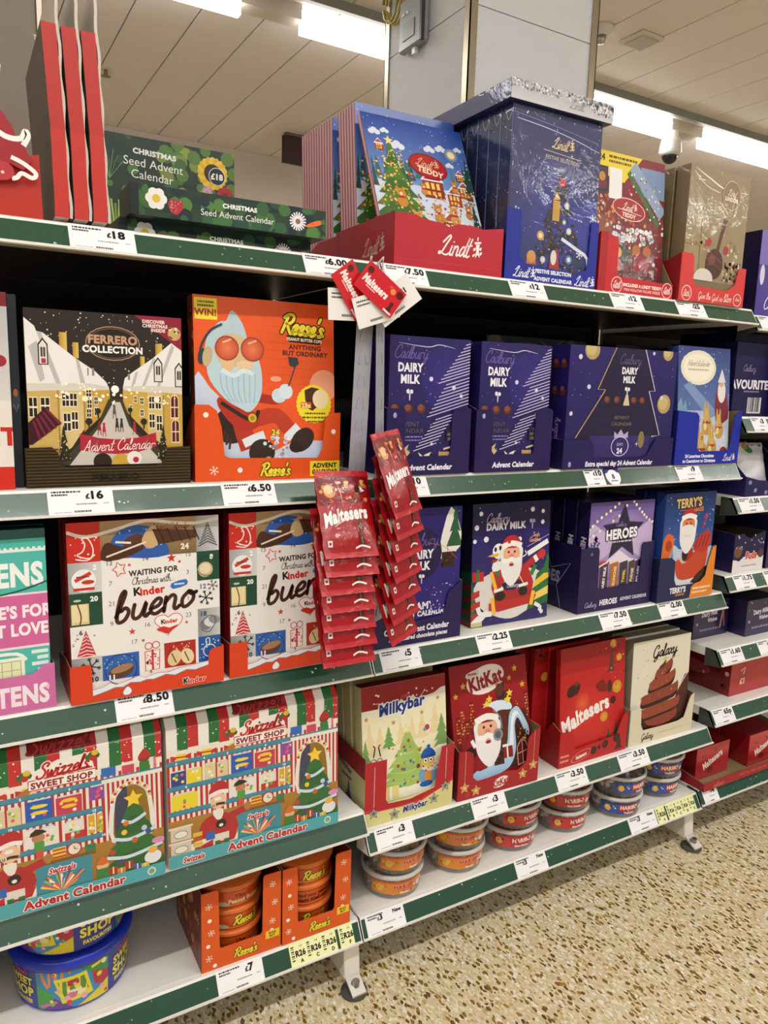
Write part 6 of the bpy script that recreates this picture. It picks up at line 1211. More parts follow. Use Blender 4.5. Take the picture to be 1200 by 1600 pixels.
def chimney():
    z = Z['4R']; w = .208
    P = [(0, .108), (12, .105), (17, .098), (18, .045), (24, .034), (40, .036), (60, .04), (74, .036), (84, .05), (85, .1), (89, .112), (100, .124)]
    t = tray('dark red tray with gold stars on strings', w, .125, (.218, .024, z), P, .125, '#a8222a', '#6e6038', yaw=R(-2), hback=.06, dark='#6e141c')
    A = Art(w, .124)
    for x, y0, y in ((8, 14, 74), (93, 4, 66)): A.line([(x, y0), (x, y-5)], .5, '#d9a88c')
    for x, y in ((8, 78), (22, 88), (80, 80), (93, 68)): A.star(x, y, 6.2, '#d9b26a', 5, .5); A.star(x, y, 4.2, '#b5813f', 5, .5); A.star(x, y, 2.6, '#e9cf8f', 5, .5)
    A.ell(52, 84, 10, 9, '#efe6e2', 20, -14); A.text(52, 84, 12, 'KitKat', '#a8222a', sx=.72, rot=-8); A.flake(12, 92, 3, '#c9545a', .5); A.build('front_print', front(w, .124), t)
    def face(A):
        A.rect(0, 0, 100, 100, '#a3161f', '#7c0f18'); A.rect(0, 0, 100, 26, '#8c1219', '#9a151d')  # darker maroon top band: shadow of the shelf above painted into the print
        for k in range(16):
            x = 4+k*6; h_ = [40, 34, 44, 30, 46, 38][k % 6]; A.rect(x, h_, x+5.4, 70, ['#6e0e16', '#8a1c1c', '#5c0c12'][k % 3]); [A.rect(x+.8+q*1.6, h_+2+p_*2.4, x+1.8+q*1.6, h_+3.4+p_*2.4, random.Random(k*90+q*11+p_).choice(['#d9792f', '#f0b050', '#7c1c1a', '#a83a22'])) for q in range(3) for p_ in range(8)]
        for x, y, r in ((16, 17, 4), (6, 24, 3.6), (84, 10, 4), (76, 17, 3.4), (93, 24, 4)): A.star(x, y, r, '#d9a83f', 5, .45)
        A.ell(45, 14.5, 25, 11, '#e9dcd6', 24, -12); A.ell(45, 14.5, 23.6, 10, '#ece4e0', 24, -12); A.text(45, 14.5, 11.5, 'KitKat', '#98161e', sx=.74, rot=-10); A.poly([(21, 8), (36, 5.5), (36, 10), (22, 12)], '#d9ccc4', 2); A.words(23, 8, 3, 11, 1.6, '#a83a3a', 2)
        A.rect(58, 26, 78, 82, '#5a2a1c'); A.rect(70, 46, 96, 88, '#43201a'); A.poly([(72, 48), (78, 42), (86, 42), (97, 58), (97, 66), (92, 62), (84, 50), (79, 56), (79, 72), (73, 84), (60, 90), (24, 94), (14, 96), (18, 88), (34, 82), (50, 80), (66, 72)], '#a9cbe8', 3); A.poly([(75, 50), (79, 45), (84, 45), (93, 58), (84, 47), (77, 55), (76, 70), (68, 82)], '#e6f0f8', 2)
        A.dots(46, 80, 58, 96, 88, .6, 1.4, ['#c9822f', '#7c3a22', '#e0b050', '#2c120e'], 5); A.poly([(80, 88), (80, 74), (86, 68), (92, 70), (95, 76), (95, 86)], '#6e1a1e', 2); A.line([(80, 88), (80, 74), (86, 68), (92, 70), (95, 76), (95, 86), (80, 88)], .8, '#d9c9b0'); A.line([(87, 69), (87, 88)], .8, '#d9c9b0'); A.line([(80, 79), (95, 77)], .8, '#d9c9b0')
        A.poly([(36, 42), (40, 36), (58, 33), (74, 36), (76, 42), (60, 41), (50, 45), (40, 45)], '#d6e6f4', 3)
        for x, y, r in ((44, 35, 5.4), (48, 31, 4.6), (72, 34, 5.4), (75, 29, 4.6)): A.star(x, y, r, '#f0cb3a', 5, .5)
        A.rect(58, 20, 68, 32, '#3f1f16'); A.dots(8, 58, 18, 68, 22, .8, 1.2, '#d9b07c', 4); A.ell(62, 25, 5, 5, '#5e3222')
        A.poly([(14, 66), (20, 56), (38, 58), (46, 70), (44, 82), (24, 84)], '#8e1420', 3); A.ell(20, 70, 7, 5, '#241412'); A.line([(22, 60), (26, 66)], 4, '#eef0f4'); A.line([(36, 76), (44, 80)], 6, '#8e1420'); A.ell(45, 80, 3.6, 3, '#d98a78')
        A.rect(49, 66, 62, 84, '#3f2016'); A.ell(56, 66, 6, 4, '#54301f'); A.dots(10, 50, 70, 61, 83, .6, 1.4, ['#7c4a30', '#2a120c'], 6); A.rect(62, 70, 74, 80, '#8e1a22'); A.rect(66, 69, 68, 80, '#e6ecf2'); A.rect(61, 69, 75, 71, '#e6ecf2')
        santa_head(A, 43, 53, 7.6, hat='#9a1a24'); A.ell(56, 60, 6.4, 5, '#8d9096'); A.ell(56, 60, 4, 3, '#5c5f66'); A.line([(52, 40), (60, 46), (62, 56)], 1.4, '#8a8c92', smooth=3)
        A.rect(0, 92, 100, 100, '#a3161f')
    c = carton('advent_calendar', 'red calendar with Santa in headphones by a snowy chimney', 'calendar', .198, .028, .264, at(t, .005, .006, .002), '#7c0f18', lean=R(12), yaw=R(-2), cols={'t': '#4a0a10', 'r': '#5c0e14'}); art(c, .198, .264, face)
chimney()
def red_bauble():
    z = Z['4R']; w = .214
    P = [(0, .088), (18, .075), (20, .06), (21, .04), (24, .036), (80, .042), (84, .046), (90, .078), (93, .088), (100, .096)]
    t = tray('bright red tray with round badge and brown baubles along its front', w, .06, (.499, .030, z), P, .1, '#b81f22', '#8a7344', hback=.05, dark='#94181c')
    A = Art(w, .096); A.ell(32, 82, 15, 12, '#d98a80', 20, -14); A.ell(32, 82, 13.6, 10.6, '#b8262a', 20, -14); A.text(32, 82, 9, 'Maltesers', '#f6ece8', sx=.66, rot=-12)
    for x, y, r in ((50, 78, 4.6), (58, 74, 2.6), (67, 70, 4.6), (84, 62, 5)): A.ell(x, y, r, None, '#3a1c16'); A.dots(5, x-r*.5, y-3, x+r*.5, y+3, .4, .8, '#7a4a38', 3)
    A.fir(88, 50, 92, 12, '#4a2018'); A.words(2, 70, 3, 12, 5, '#e9a39c', 2); A.words(2, 82, 3, 12, 5, '#e9a39c', 3); A.build('front_print', front(w, .096), t)
    def face(A):
        A.rect(0, 0, 100, 100, '#b81a1e', '#c42024'); A.rect(0, 0, 100, 24, '#98141a', '#a8171c'); A.ell(45, 66, 40, 32, '#d2322c', col2='#bf2024'); A.ell(34, 54, 12, 10, '#e0643a', col2='#c9302a')
        for x, y, r in ((88, 46, 7.6), (68, 72, 6), (90, 18, 4.6), (80, 4, 5)): A.ell(x, y, r, None, '#d9a83a', col2='#c98a2c')
        A.poly([(10, 40), (14, 36), (24, 34), (30, 36), (26, 44), (12, 46)], '#3a1a16', 2); A.ell(24, 35, 3, 2, '#5c3428'); A.fir(78, 4, 30, 12, '#5a3a26', 4); A.dots(30, 56, 4, 98, 46, .5, 1.4, ['#e9604a', '#5a1a14', '#f0b84a', '#8c1a1a'], 3); A.poly([(54, 40), (66, 36), (72, 48), (58, 46)], '#7c1a18', 2); A.ell(76, 44, 4, 6, '#4a201a'); A.ell(82, 58, 4.6, None, '#3a1814')
        A.fir(88, 78, 98, 14, '#1f4a2c', 3); A.fir(76, 84, 98, 12, '#245434', 3); A.fir(62, 90, 100, 10, '#1f4a2c', 3)
        A.text(38, 64, 13.5, 'Maltesers', '#f6f0ec', sx=.78, rot=-16, shear=.08, arc=.12); A.line([(22, 76), (44, 68), (66, 64)], 1.1, '#f6e6e0', smooth=3)
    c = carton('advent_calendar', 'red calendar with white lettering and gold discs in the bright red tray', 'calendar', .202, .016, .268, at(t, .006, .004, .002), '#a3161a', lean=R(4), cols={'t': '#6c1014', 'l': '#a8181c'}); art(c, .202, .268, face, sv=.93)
    def spine(A): A.rect(0, 0, 100, 100, '#b01a1e'); A.rect(0, 0, 100, 14, '#8a1216'); A.ell(72, 27, 24, None, '#d9a23a'); A.rect(88, 0, 100, 100, '#cf2a2c'); A.dots(10, 0, 2, 60, 14, 4, 10, ['#4a1410', '#7c3a1c'], 3)
    for k, (x, y) in enumerate(((.474, .1), (.438, .128))):
        s = carton('advent_calendar', 'red gold-disc calendar standing %s left of the bright red tray' % ('closest', 'furthest')[k], 'calendar', .202, .016, .262, (x, y, z), '#a3161a', cols={'t': '#6c1014'}); A = Art(.045, .262); spine(A); A.build('front_print', front(.045, .262), s)
red_bauble()
def swirl():
    z = Z['4R']; w = .222
    P = [(0, .092), (12, .095), (16, .084), (17, .05), (21, .034), (50, .033), (76, .034), (86, .04), (93, .085), (96, .094), (100, .098)]
    t = tray('cream tray with black script, right end of the fourth shelf', w, .17, (.722, .030, z), P, .1, '#dcd5bb', '#5a4a36', yaw=R(-1), hback=.06, side=.2, dark='#8f8870')
    A = Art(w, .098); A.script(28, 82, 16, 'Galaxy', '#1d1612', wd=.12, shear=.15); A.words(46, 80, 3, 40, 3, '#c9bd8f', 2); A.build('front_print', front(w, .098), t)
    def face(A):
        A.rect(0, 0, 100, 100, '#e0dac6', '#e6e0d0'); A.script(54, 13, 12.5, 'Galaxy', '#1a1512', wd=.14, shear=.18, rot=-3, sx=1.1); A.words(30, 22.5, 3, 50, .8, '#c9b98a', 2); A.dots(16, 8, 6, 98, 56, .5, 1, ['#b9ae94', '#8d8468'], 4); A.star(56, 24, 5.4, '#9aa84a', 5, .3); A.star(56, 24, 3, '#d9cf7a', 5, .4)
        A.poly([(64, 98), (84, 58), (100, 44), (100, 100)], '#4a221a', 2); A.line([(66, 80), (84, 58), (100, 42)], 1.2, '#e6d2be', smooth=3)
        for k, (y, xl, xr) in enumerate(((36, 40, 68), (48, 30, 74), (62, 18, 80), (78, 8, 84), (92, 6, 80))):
            A.poly([(xl, y+2), (xl+4, y-3), (xr-8, y-9), (xr, y-12), (xr+1, y-3), (xr-10, y+3), (xl+6, y+8), (xl-1, y+7)], ['#8e3f2c', '#96452f'][k % 2], 3); A.poly([(xl-1, y+6), (xl+8, y+7), (xr-8, y+2), (xr+1, y-4), (xr-6, y+6), (xl+10, y+11), (xl, y+10)], '#33140f', 3); A.dots(8, xl+6, y-4, xr-8, y+3, .6, 1.6, ['#c9784a', '#b5603c', '#7a3020'], k)
        A.poly([(46, 31), (54, 27), (57, 24), (56, 30), (48, 34)], '#4a3020', 2); A.poly([(0, 84), (20, 82), (30, 92), (60, 96), (100, 84), (100, 100), (0, 100)], '#2e140e', 3)
    c = carton('advent_calendar', 'cream calendar with chocolate ribbon tree, front of the cream tray', 'calendar', .2, .03, .25, at(t, .006, .006, .002), '#d9d3c0', yaw=R(-1), lean=R(2), cols={'t': '#8f8672', 'l': '#8f8874', 'r': '#ece8dc'}); art(c, .2, .25, face, sv=.92)  # brown-grey top face: shadow put into the colour of the cream card
    for k in range(3): again(c, 'cream ribbon-tree calendar, %s in the cream tray' % ('second', 'third', 'fourth')[k], at(t, .011, .044+.034*k, .002), bare=True)
swirl()

# ================================================================ fourth shelf, left bay
def sweet_shop():
    z = Z['4L']; w, h = .302, .236
    def face(A):
        A.rect(0, 0, 100, 100, '#e8e0d2')
        for k in range(36): A.rect(k*2.9, 20, k*2.9+1.45, 66, '#b22a30')
        for k in range(18): A.rect(k*5.7, -1, k*5.7+5.7, 15+(1 if k % 2 else 0), ['#ece8e0', '#1e6a38', '#bf2a2c'][k % 3])
        A.dots(70, 0, 0, 100, 18, .2, .5, '#f2efe8', 3)
        A.rect(0, 66, 100, 100, '#a87a32', '#8f6426'); A.poly([(0, 92), (16, 84), (40, 84), (36, 96), (0, 98)], '#e8e2d8'); A.poly([(14, 90), (24, 86), (24, 92), (12, 96)], '#b8262c'); A.poly([(26, 85), (38, 84), (36, 90), (26, 91)], '#b8262c')
        T = '#3f88a0'
        for y, x1 in ((23, 100), (41, 74), (59, 74)): A.rect(0, y, x1, y+3.6, T); A.rect(0, y+3, x1, y+3.6, '#2d6a82')
        A.rect(70, 24, 100, 66, '#e9e1d4'); [A.rect(70+k*2.4, 26.6, 71.2+k*2.4, 66, '#b22a30') for k in range(13)]
        # jars and boxes
        for x, y, ww, hh, c in ((2, 31, 8, 10, '#2c3f8a'), (10.5, 31, 8, 10, '#e3cf2e'), (20, 30, 6, 11, '#d9c9a0'), (27, 30, 6, 11, '#d9c9a0'), (35, 28, 12, 13, '#2458b4'), (48.5, 29.5, 12, 11.5, '#c23a52'), (64, 27, 7, 9, '#8a4aa0'), (2, 47.6, 14, 11, '#e6d232'), (34, 46.5, 6, 12, '#e9e2dc'), (41, 47, 7, 12, '#e6dfd8'), (52, 47, 9, 7, '#e4ddd4'), (52, 54, 9, 5, '#c0302f'), (63, 46, 3, 12, '#d8a52c'), (67, 46, 3, 12, '#d8a52c')):
            A.rect(x, y, x+ww, y+hh, c); A.rect(x+ww*.1, y-1, x+ww*.9, y, '#cfd6d8')
            rn = random.Random(int(x*7+y)); [A.ell(x+ww*rn.uniform(.2, .8), y+hh*rn.uniform(.2, .85), .9, None, rn.choice(['#f0d24a', '#e9e4da', '#e05a6a', '#6ab04a', '#f2ead8']), 7) for _ in range(5)]
        for y in (32, 36): A.ell(41, y, 4, 1.2, '#e9d040'); A.ell(54.5, y, 3.6, 1.2, '#f0c43a')
        for x in (6, 20, 35): A.poly([(x-4, 19), (x-1, 20), (x-1, 22), (x-4, 23)], '#c02a2e'); A.rect(x-1, 18.6, x+4, 23, '#e9c83a'); A.line([(x-1, 20.6), (x+4, 21)], .8, '#b8262c'); A.poly([(x+7, 19), (x+4, 20), (x+4, 22), (x+7, 23)], '#c02a2e')
        A.rect(70, 16, 77, 22, '#2a6ab8'); A.rect(80, 17, 86, 22.8, '#c8425a'); A.ell(91, 14, 3, 3.6, '#6e4026'); A.poly([(88, 15), (91, 8), (94.6, 14)], '#b8262c', 2); A.rect(88.6, 17, 93.6, 23, '#2c7a3c'); [A.rect(94+k*1.8, 16-k % 2, 95.2+k*1.8, 22.8, ['#e9e2da', '#d86a8a', '#efe6c8'][k]) for k in range(3)]
        A.poly([(32, 22), (37, 18.6), (37, 23), (33, 23.5)], '#a87040', 2)
        # door with tree
        A.poly([(74, 68), (74, 40), (77, 32), (84, 28), (91, 32), (94, 40), (94, 68)], '#e6e2da', 3); A.poly([(76, 70), (76, 42), (79, 34), (84, 31), (89, 34), (92, 42), (92, 70)], '#8e6a22', 3); A.poly([(76, 70), (76, 42), (79, 34), (82, 32), (82, 70)], '#3a3f58', 2)
        for k in range(22):
            a = PI*k/21; A.ell(84-9.4*math.cos(a), 42-12.4*math.sin(a), .9, None, ['#f4f0e4', '#c03038', '#e9c84a'][k % 3], 6)
        for k, (y, ww) in enumerate(((44, 6), (54, 10), (66, 14), (78, 17))): A.poly([(85-ww*.4, y), (85+ww*.4, y), (85+ww, y+13), (85, y+15), (85-ww, y+13)], ['#2d6a34', '#275e2f'][k % 2], 2)
        for y, ww in ((54.5, 6), (66, 10.5), (78, 14)): A.line([(85-ww, y), (85-ww*.3, y+2.6), (85+ww*.4, y+1), (85+ww, y-1.6)], 1.8, '#c9dcea', smooth=3)
        A.star(85, 41, 5, '#f0c93a', 5, .48)
        for x, y, c in ((81, 57, '#e0742c'), (80, 63, '#e9c53a'), (90, 63, '#b9cbe0'), (85, 70, '#d0562f'), (78, 83, '#5a3a78'), (92, 66, '#3a4f9a'), (74, 75, '#c03a3a')): A.ell(x, y, 1.5, None, c, 9)
        A.ell(97, 74, 3.4, 2.2, '#d98ab4'); A.ell(94, 85, 4.4, 4.6, '#e4e4ea'); A.ell(94, 80, 2.4, 2.4, '#e9b04a'); A.ell(69, 82, 3, 3, '#e0b48a'); A.poly([(66, 81), (69, 75), (72, 81)], '#d06a2c', 2); A.rect(66, 84, 72, 91, '#3a7a3a')
        for x, y, c in ((74, 88, '#b02a2a'), (78, 90, '#c9852c'), (82, 87, '#a8322a'), (86, 90, '#2a5aa8'), (90, 91, '#d9b83a')): A.rect(x-2, y-3, x+2, y+2, c); A.rect(x-.3, y-3, x+.3, y+2, '#efe4b0')
        # counter, clock, elf, shopkeeper
        A.rect(36, 70, 66, 72.5, '#7c5420'); A.rect(38, 72, 64, 92, '#3d8a9c'); A.text(50, 76.5, 4, 'Swizzels', '#c02a30', shear=.2, sx=.8, out='#eef4f4', ow=.12)
        for k in range(26): A.line([(50, 91), (40+k*.8, 83+3*math.cos(k*.9)-(2.5 if 8 < k < 18 else 0))], 1.1, ['#e9d23a', '#d8527a', '#8ab84a', '#5a4a9a', '#e0893a', '#f0e6d0', '#3a6ab0'][k % 7])
        A.ell(56, 65.5, 3.4, None, '#e6dcc8'); A.ring(56, 65.5, 3.2, .7, '#b8262c'); A.line([(56, 63.6), (56, 65.5), (57.4, 66)], .4, '#3a2a20'); A.rect(61, 65, 66, 70, '#3a7a4a'); A.rect(46, 62, 52, 69, '#e0c040'); [A.rect(46, 63+k*2.4, 52, 64+k*2.4, '#b8262c') for k in range(3)]; A.ell(44, 67, 2, 2.6, '#b07840'); A.rect(43, 68, 45, 71, '#b07840')
        A.ell(40, 52.5, 3, 3, '#b9805a'); A.poly([(36, 51), (39, 46.5), (44, 49.5)], '#3a2418', 2); A.rect(38, 55, 42.6, 61, '#4a9a44'); A.rect(38.6, 61, 42, 66, '#c9503a')
        A.rect(20, 72, 34, 84, '#a8262c'); A.poly([(18, 72), (27, 67.5), (36, 72), (37, 84), (18, 84)], '#ae2a2e', 3); A.line([(19, 73), (21, 82), (26, 84)], 3.6, '#ae2a2e', smooth=3); A.line([(34, 72), (42, 69)], 4, '#ae2a2e'); A.rect(24, 83, 33, 89, '#dcd6cc'); A.rect(25, 88, 28, 93, '#3a6a34'); A.rect(30, 88, 33, 92, '#3a6a34'); A.ell(25.4, 94.4, 3, 1.4, '#1e1816'); A.ell(33, 93.4, 3, 1.4, '#1e1816'); A.ell(28.6, 76, 3, 3.4, '#2a201e'); A.ell(28.6, 77, 1.2, 1.2, '#e9e4dc')
        A.ell(27.4, 59, 4.4, 6, '#e9bd9a'); A.ell(27, 57, 2, 1.4, '#f0ece6'); A.line([(24, 61.6), (27.4, 60.8), (31, 61.4)], 1.5, '#3a2a24', smooth=3); A.line([(25, 64), (27.5, 65.4), (30, 63.6)], .8, '#8c3a30', smooth=3); A.poly([(22, 53), (25, 45), (31, 45), (33, 52), (28, 53)], '#b8262c', 3); A.line([(22.4, 54), (28, 52), (33, 53)], 2.2, '#efece6', smooth=3); A.poly([(24, 65), (30, 65), (29, 72), (26, 72)], '#e9e2d6', 2)
        A.rect(20, 80, 25, 86, '#2f62b0'); [A.rect(13+(k % 2)*.8, 78+k*3.6, 18, 81+k*3.6, ['#d9b83a', '#c0502c'][k % 2]) for k in range(4)]
        for y in (72, 83): A.rect(1, y, 12, y+9, '#cfc6b4'); A.rect(0, y-1.4, 13, y, '#ddd6c8'); A.ell(6.5, y+4.6, 3.6, 2.6, '#e9e2d2'); A.ring(6.5, y+4.6, 3.6, .4, '#8a7a5a', 2.6)
        # sign
        A.poly([(37, 10), (50, 4), (66, 3), (66, 8), (67, 15), (66, 20.5), (38, 22), (37, 17)], '#efe9e2'); A.rect(36.8, 14.6, 67.4, 21, '#f2eee8'); A.line([(36.8, 14.6), (67.4, 14.6), (67.4, 21), (36.8, 21), (36.8, 14.6)], .5, '#b8302f'); A.text(52, 17.9, 4, 'SWEET SHOP', '#8f2430', sx=1.05)
        A.script(52, 9, 9.4, 'Swizzels', '#c2242c', wd=.15, shear=.3, sx=1.06, rot=-2, out='#f4efe9', ow=.12); A.line([(44, 14.4), (66, 13)], .8, '#c2242c')
        for x, y in ((35, 10), (66, 5)): [A.ell(x+dx, y+dy, 1.8, 2, c, 7) for dx, dy, c in ((0, 0, '#2c6a34'), (2, 1, '#245a2c'), (-1.6, 1.6, '#2c6a34'), (.4, 2.4, '#b8262c'), (1.4, -1, '#d9b83a'))]
        A.rect(0, 90.5, 100, 100, '#4ba3ae'); A.text(56, 95, 5.6, 'Advent Calendar', '#b0202a', bold=1, sx=1.06, out='#f2e9e2', ow=.1); A.text(13, 95.4, 4, 'Swizzels', '#b8262c', shear=.2, sx=.74, out='#f2e9e2', ow=.14); A.ell(93, 95, 2.2, None, '#cfe0c8'); A.ell(93, 95, 1.5, None, '#6aa894')
        for k, (x, y) in enumerate(((5, 24), (20, 23.8), (33, 24), (55, 24), (74, 24), (88, 24), (10, 42), (28, 42), (52, 42), (66, 42), (25, 60), (70, 60))): A.text(x, y+1, 1.7, str(k+3), '#f2f4f4')
    src = None
    for i, (x, lb) in enumerate(((-.676, 'candy-striped sweet shop calendar cut by the left edge'), (-.3655, 'candy-striped sweet shop calendar, the fully visible right one'))):
        b = MB(); f = lambda p, q, k: (k, p, q)
        b.prism([(0, 0), (0, h), (.026, h+.03), (.05, h+.032), (.05, 0)][::-1], f, 0, w, H('#efe9e0'))
        if src is None:
            o = b.build('advent_calendar', 'gloss'); tag(o, lb, 'calendar', 'candy-striped sweet shop calendars'); o.location = (x, .012, z+.0004); o.rotation_euler = (R(-2.5), 0, R(-1)); o.location.z += .003; src = o; o['z0'] = z
            art(o, w, h, face, 'gloss'); U = Vector((0, .026, .030)); N = Vector((0, -.030, .026)).normalized()
            A = Art(w, U.length)
            for k in range(18): A.rect(k*5.7, 0, k*5.7+5.7, 101, ['#ece8e0', '#1e6a38', '#bf2a2c'][k % 3])
            A.rect(37, 30, 66, 92, '#7c161c'); A.script(52, 60, 60, 'Swizzels', '#b23a40', wd=.12, sx=1.3); A.build('awning_print', lambda p, q, l: (p, *(Vector((0, 0, h))+U*(1-q/U.length)+N*(l+.0003))[1:]), o, 'gloss')
        else:
            again(src, lb, (x, .012, z)); 
        k = src.copy(); COL.objects.link(k); k.location = (x+.002, .07, z+.0034); k['label'] = 'sweet shop calendar standing behind the %s one' % ('left', 'right')[i]
        for c in src.children: q = c.copy(); COL.objects.link(q); q.parent = k
sweet_shop()

# ================================================================ base shelf, left bay
def wrapmap(R0, a0, z1, taper=0.0, rl=0):
    """art x runs round the tub from angle a0 (seen from outside, left to right)"""
    def f(x, y, l):
        a = a0+x/R0; r = R0-taper*y+l+.0004
        return (r*math.cos(a), r*math.sin(a), z1-y)
    return f
def blue_tubs():
    z = Z['5L']; Rt = .122; BL = '#1d2a9c'
    def lab(sh):
        def fn(A):
            A.rect(0, 0, 100, 100, '#26348f')
            for k in range(-1, 4):
                u = 33.4*k+sh; A.rect(max(0, u+7), 0, min(100, u+27), 100, '#2f86bd') if u+7 < 100 and u+27 > 0 else None
                for pts, c in (([(7, 0), (18, 0), (10, 46)], '#e0812f'), ([(18, 0), (27, 0), (27, 40), (22, 22)], '#3f8a3a'), ([(22, 22), (27, 40), (27, 78), (23, 60)], '#b5263a'), ([(7, 40), (12, 60), (9, 100), (7, 100)], '#3f9a44'), ([(18, 100), (27, 62), (27, 100)], '#dccb2e'), ([(9, 100), (12, 70), (17, 100)], '#6a3a90'), ([(12, 52), (16, 40), (14, 74)], '#d9c92f')):
                    A.poly([(u+x, y) for x, y in pts], c)
                A.poly([(u+12, 22), (u+20.6, 14), (u+22.4, 76), (u+14, 86)], '#e2d23a'); A.poly([(u+13, 30), (u+20, 23), (u+21.2, 62), (u+14.8, 72)], '#5a8a3a'); A.rect(u+15.6, 28, u+18.6, 42, '#b5282c'); A.text(u+17.4, 54, 12, 'Sweets', '#f3ece0', sx=.6, rot=-8); A.ell(u+16.6, 67, 1.4, 8, '#d86a8a'); A.ell(u+19.2, 63, 1.2, 7, '#f0e0a0')
                A.line([(u+8, 94), (u+12.6, 80)], .9, '#d86aa4'); A.line([(u+22, 12), (u+26, 6)], .9, '#e9d23a'); A.dots(14, u+8, 6, u+26.6, 95, .4, .9, ['#f0e6c0', '#d8323a', '#e9d23a', '#6ac04a', '#e9a0c0'], k+2)
                A.script(u+.6, 13, 17, 'Swizzels', '#d9486a', wd=.12, sx=.9); A.text(u+.6, 34, 19, 'SWEET', '#f0e04a', sx=.94, out='#16206a', ow=.06); A.text(u+.6, 60, 23, 'SHOP', '#f0e04a', sx=1.0, out='#16206a', ow=.06); A.text(u+.6, 86, 10, 'FAVOURITES', '#f0e04a', sx=.86)
        return fn
    lbs = ('round blue sweet tub, lower of the stack at the bottom left', 'round blue sweet tub, upper of the stack under the shelf edge', 'blue tub cut by the left edge of the picture')
    for i, (x, y, k) in enumerate(((-.500, .150, 0), (-.500, .150, 1), (-.735, .155, 0), (-.735, .155, 1))):
        r = root('sweet_tub', lbs[min(i, 2)] if i < 3 else 'upper blue tub out of view at the left edge', 'tub', (x, y, z+.0005+.1005*k), group='blue sweet tubs')
        MB().lathe([(0, 0), (0.0851, 0), (0.0887, .004), (0.0932, .083), (0.0887, .083), (0.0869, .006), (0, .006)], H(BL), 56).build('tub', 'plastic', r, smooth=False)
        MB().lathe([(0, .099), (0.0887, .099), (0.0941, .1), (0.0991, .098), (0.1000, .086), (0.0977, .0795), (0.09415, .0795), (0.09328, .0835), (0, .0835)], H('#2136b4'), 56).build('lid', 'plastic', r, smooth=True)
        A = Art(2*PI*.0919, .072, curved=.012); lab([-5, 19, 4, 4][i])(A)
        A.build('wrap_label', (lambda x, y, l: ((0.09322-.055*y+l)*math.cos(-PI*.78+x/.0919), (0.09322-.055*y+l)*math.sin(-PI*.78+x/.0919), .0785-y)), r, 'gloss')
blue_tubs()
def pb_trays():
    z = Z['5L']; rows = []
    for i, (x, w, lt) in enumerate(((-.307, .146, 'tall orange open display tray of orange tubs, left of two'), (-.1585, .1385, 'tall orange open display tray of orange tubs, right of two'))):
        hp = .152
        P = [(0, hp), (19, hp), (21, hp-.004), (22, .042), (23.5, .037), (74, .037), (76, .042), (77, hp-.004), (79, hp), (100, hp)]
        t = tray(lt, w, .17, (x, .038-.004*i, z), P, hp, '#dd5a1e', '#5c2410', yaw=R(-1), hback=.14, side=.05, dark='#8f3614')
        A = Art(w, hp)
        for x_, ys in ((10, (18, 52, 84)), (90, (14, 38, 62))): [A.flake(x_+(q % 2)*3-1, y, 4.4, '#f4d9c4', .9) for q, y in enumerate(ys)]
        for x_, y in ((10, 36), (88, 74), (16, 95), (8, 68)): A.ell(x_, y, 2.6, None, '#f6ece0', 10)
        reese_word(A, 54, 88, 11, 0); A.rect(80, 74, 98, 84, '#ecc92c'); A.text(89, 77.2, 2.6, 'BULK', '#2a1a10'); A.text(89, 81, 2.6, 'BUY', '#2a1a10'); A.build('front_print', front(w, hp), t)
        B = Art(.17, hp); B.rect(0, 0, 100, 100, '#7c2f12'); B.dots(30, 5, 10, 90, 90, 3, 8, ['#5a2a14', '#a85a24', '#c98a4a'], 3); B.flake(88, 40, 5, '#d9b89c', .8); B.build('side_print', leftside(.17, hp), t)
        cx, cy, cz = at(t, w/2, .076, .002); pos = ['bottom', 'middle', 'top']
        for k in range(3):
            r = root('chocolate_tub', 'orange peanut butter tub, %s of the stack in the %s orange tray' % (pos[k], ('left', 'right')[i]), 'tub', (cx, cy, cz+.0005+.0445*k), group='orange tubs in the orange trays')
            MB().lathe([(0, 0), (.052, 0), (.0545, .003), (.0585, .036), (.055, .036), (.052, .004), (0, .004)], H('#cf521a'), 40).build('tub', 'plastic', r)
            MB().lathe([(0, .044), (.057, .044), (.0605, .042), (.061, .036), (.0592, .0335), (.0588, .0364), (0, .0364)], H('#de6e2a'), 40).build('lid', 'plastic', r, smooth=True)
            A = Art(2*PI*.057, .03, curved=.01); A.rect(0, 0, 100, 100, '#cf4f18'); A.rect(0, 88, 100, 93, '#e89a64')
            s = 27-3*i
            if (i+k) % 2 == 1: reese_word(A, s, 46, 62)
            elif i: A.text(s, 30, 24, 'Find your reeses', '#4a1c0c', sx=.9); A.text(s, 66, 24, 'really filled cups', '#4a1c0c', sx=.9)
            else: A.text(s-3, 30, 24, 'The', '#4a1c0c', sx=1.1); A.text(s, 64, 28, 'Peanut Butter', '#f6d9a0', sx=.9)
            A.poly([(s+12, 90), (s+15, 50), (s+18, 60), (s+20, 92)], '#d9c9b4', 2); A.poly([(s-16, 90), (s-12, 60), (s-8, 92)], '#c9b9a4', 2)
            A.build('wrap_label', (lambda x, y, l: ((.0590-.11*y+l)*math.cos(-PI*.97+x/.057), (.0590-.11*y+l)*math.sin(-PI*.97+x/.057), .0332-y)), r, 'gloss')
            T = Art(.1, .1); reese_word(T, 50, 50, 18, 0); T.build('lid_print', lambda x, y, l: (x-.05, .05-y, .0442+l), r, 'gloss')
pb_trays()

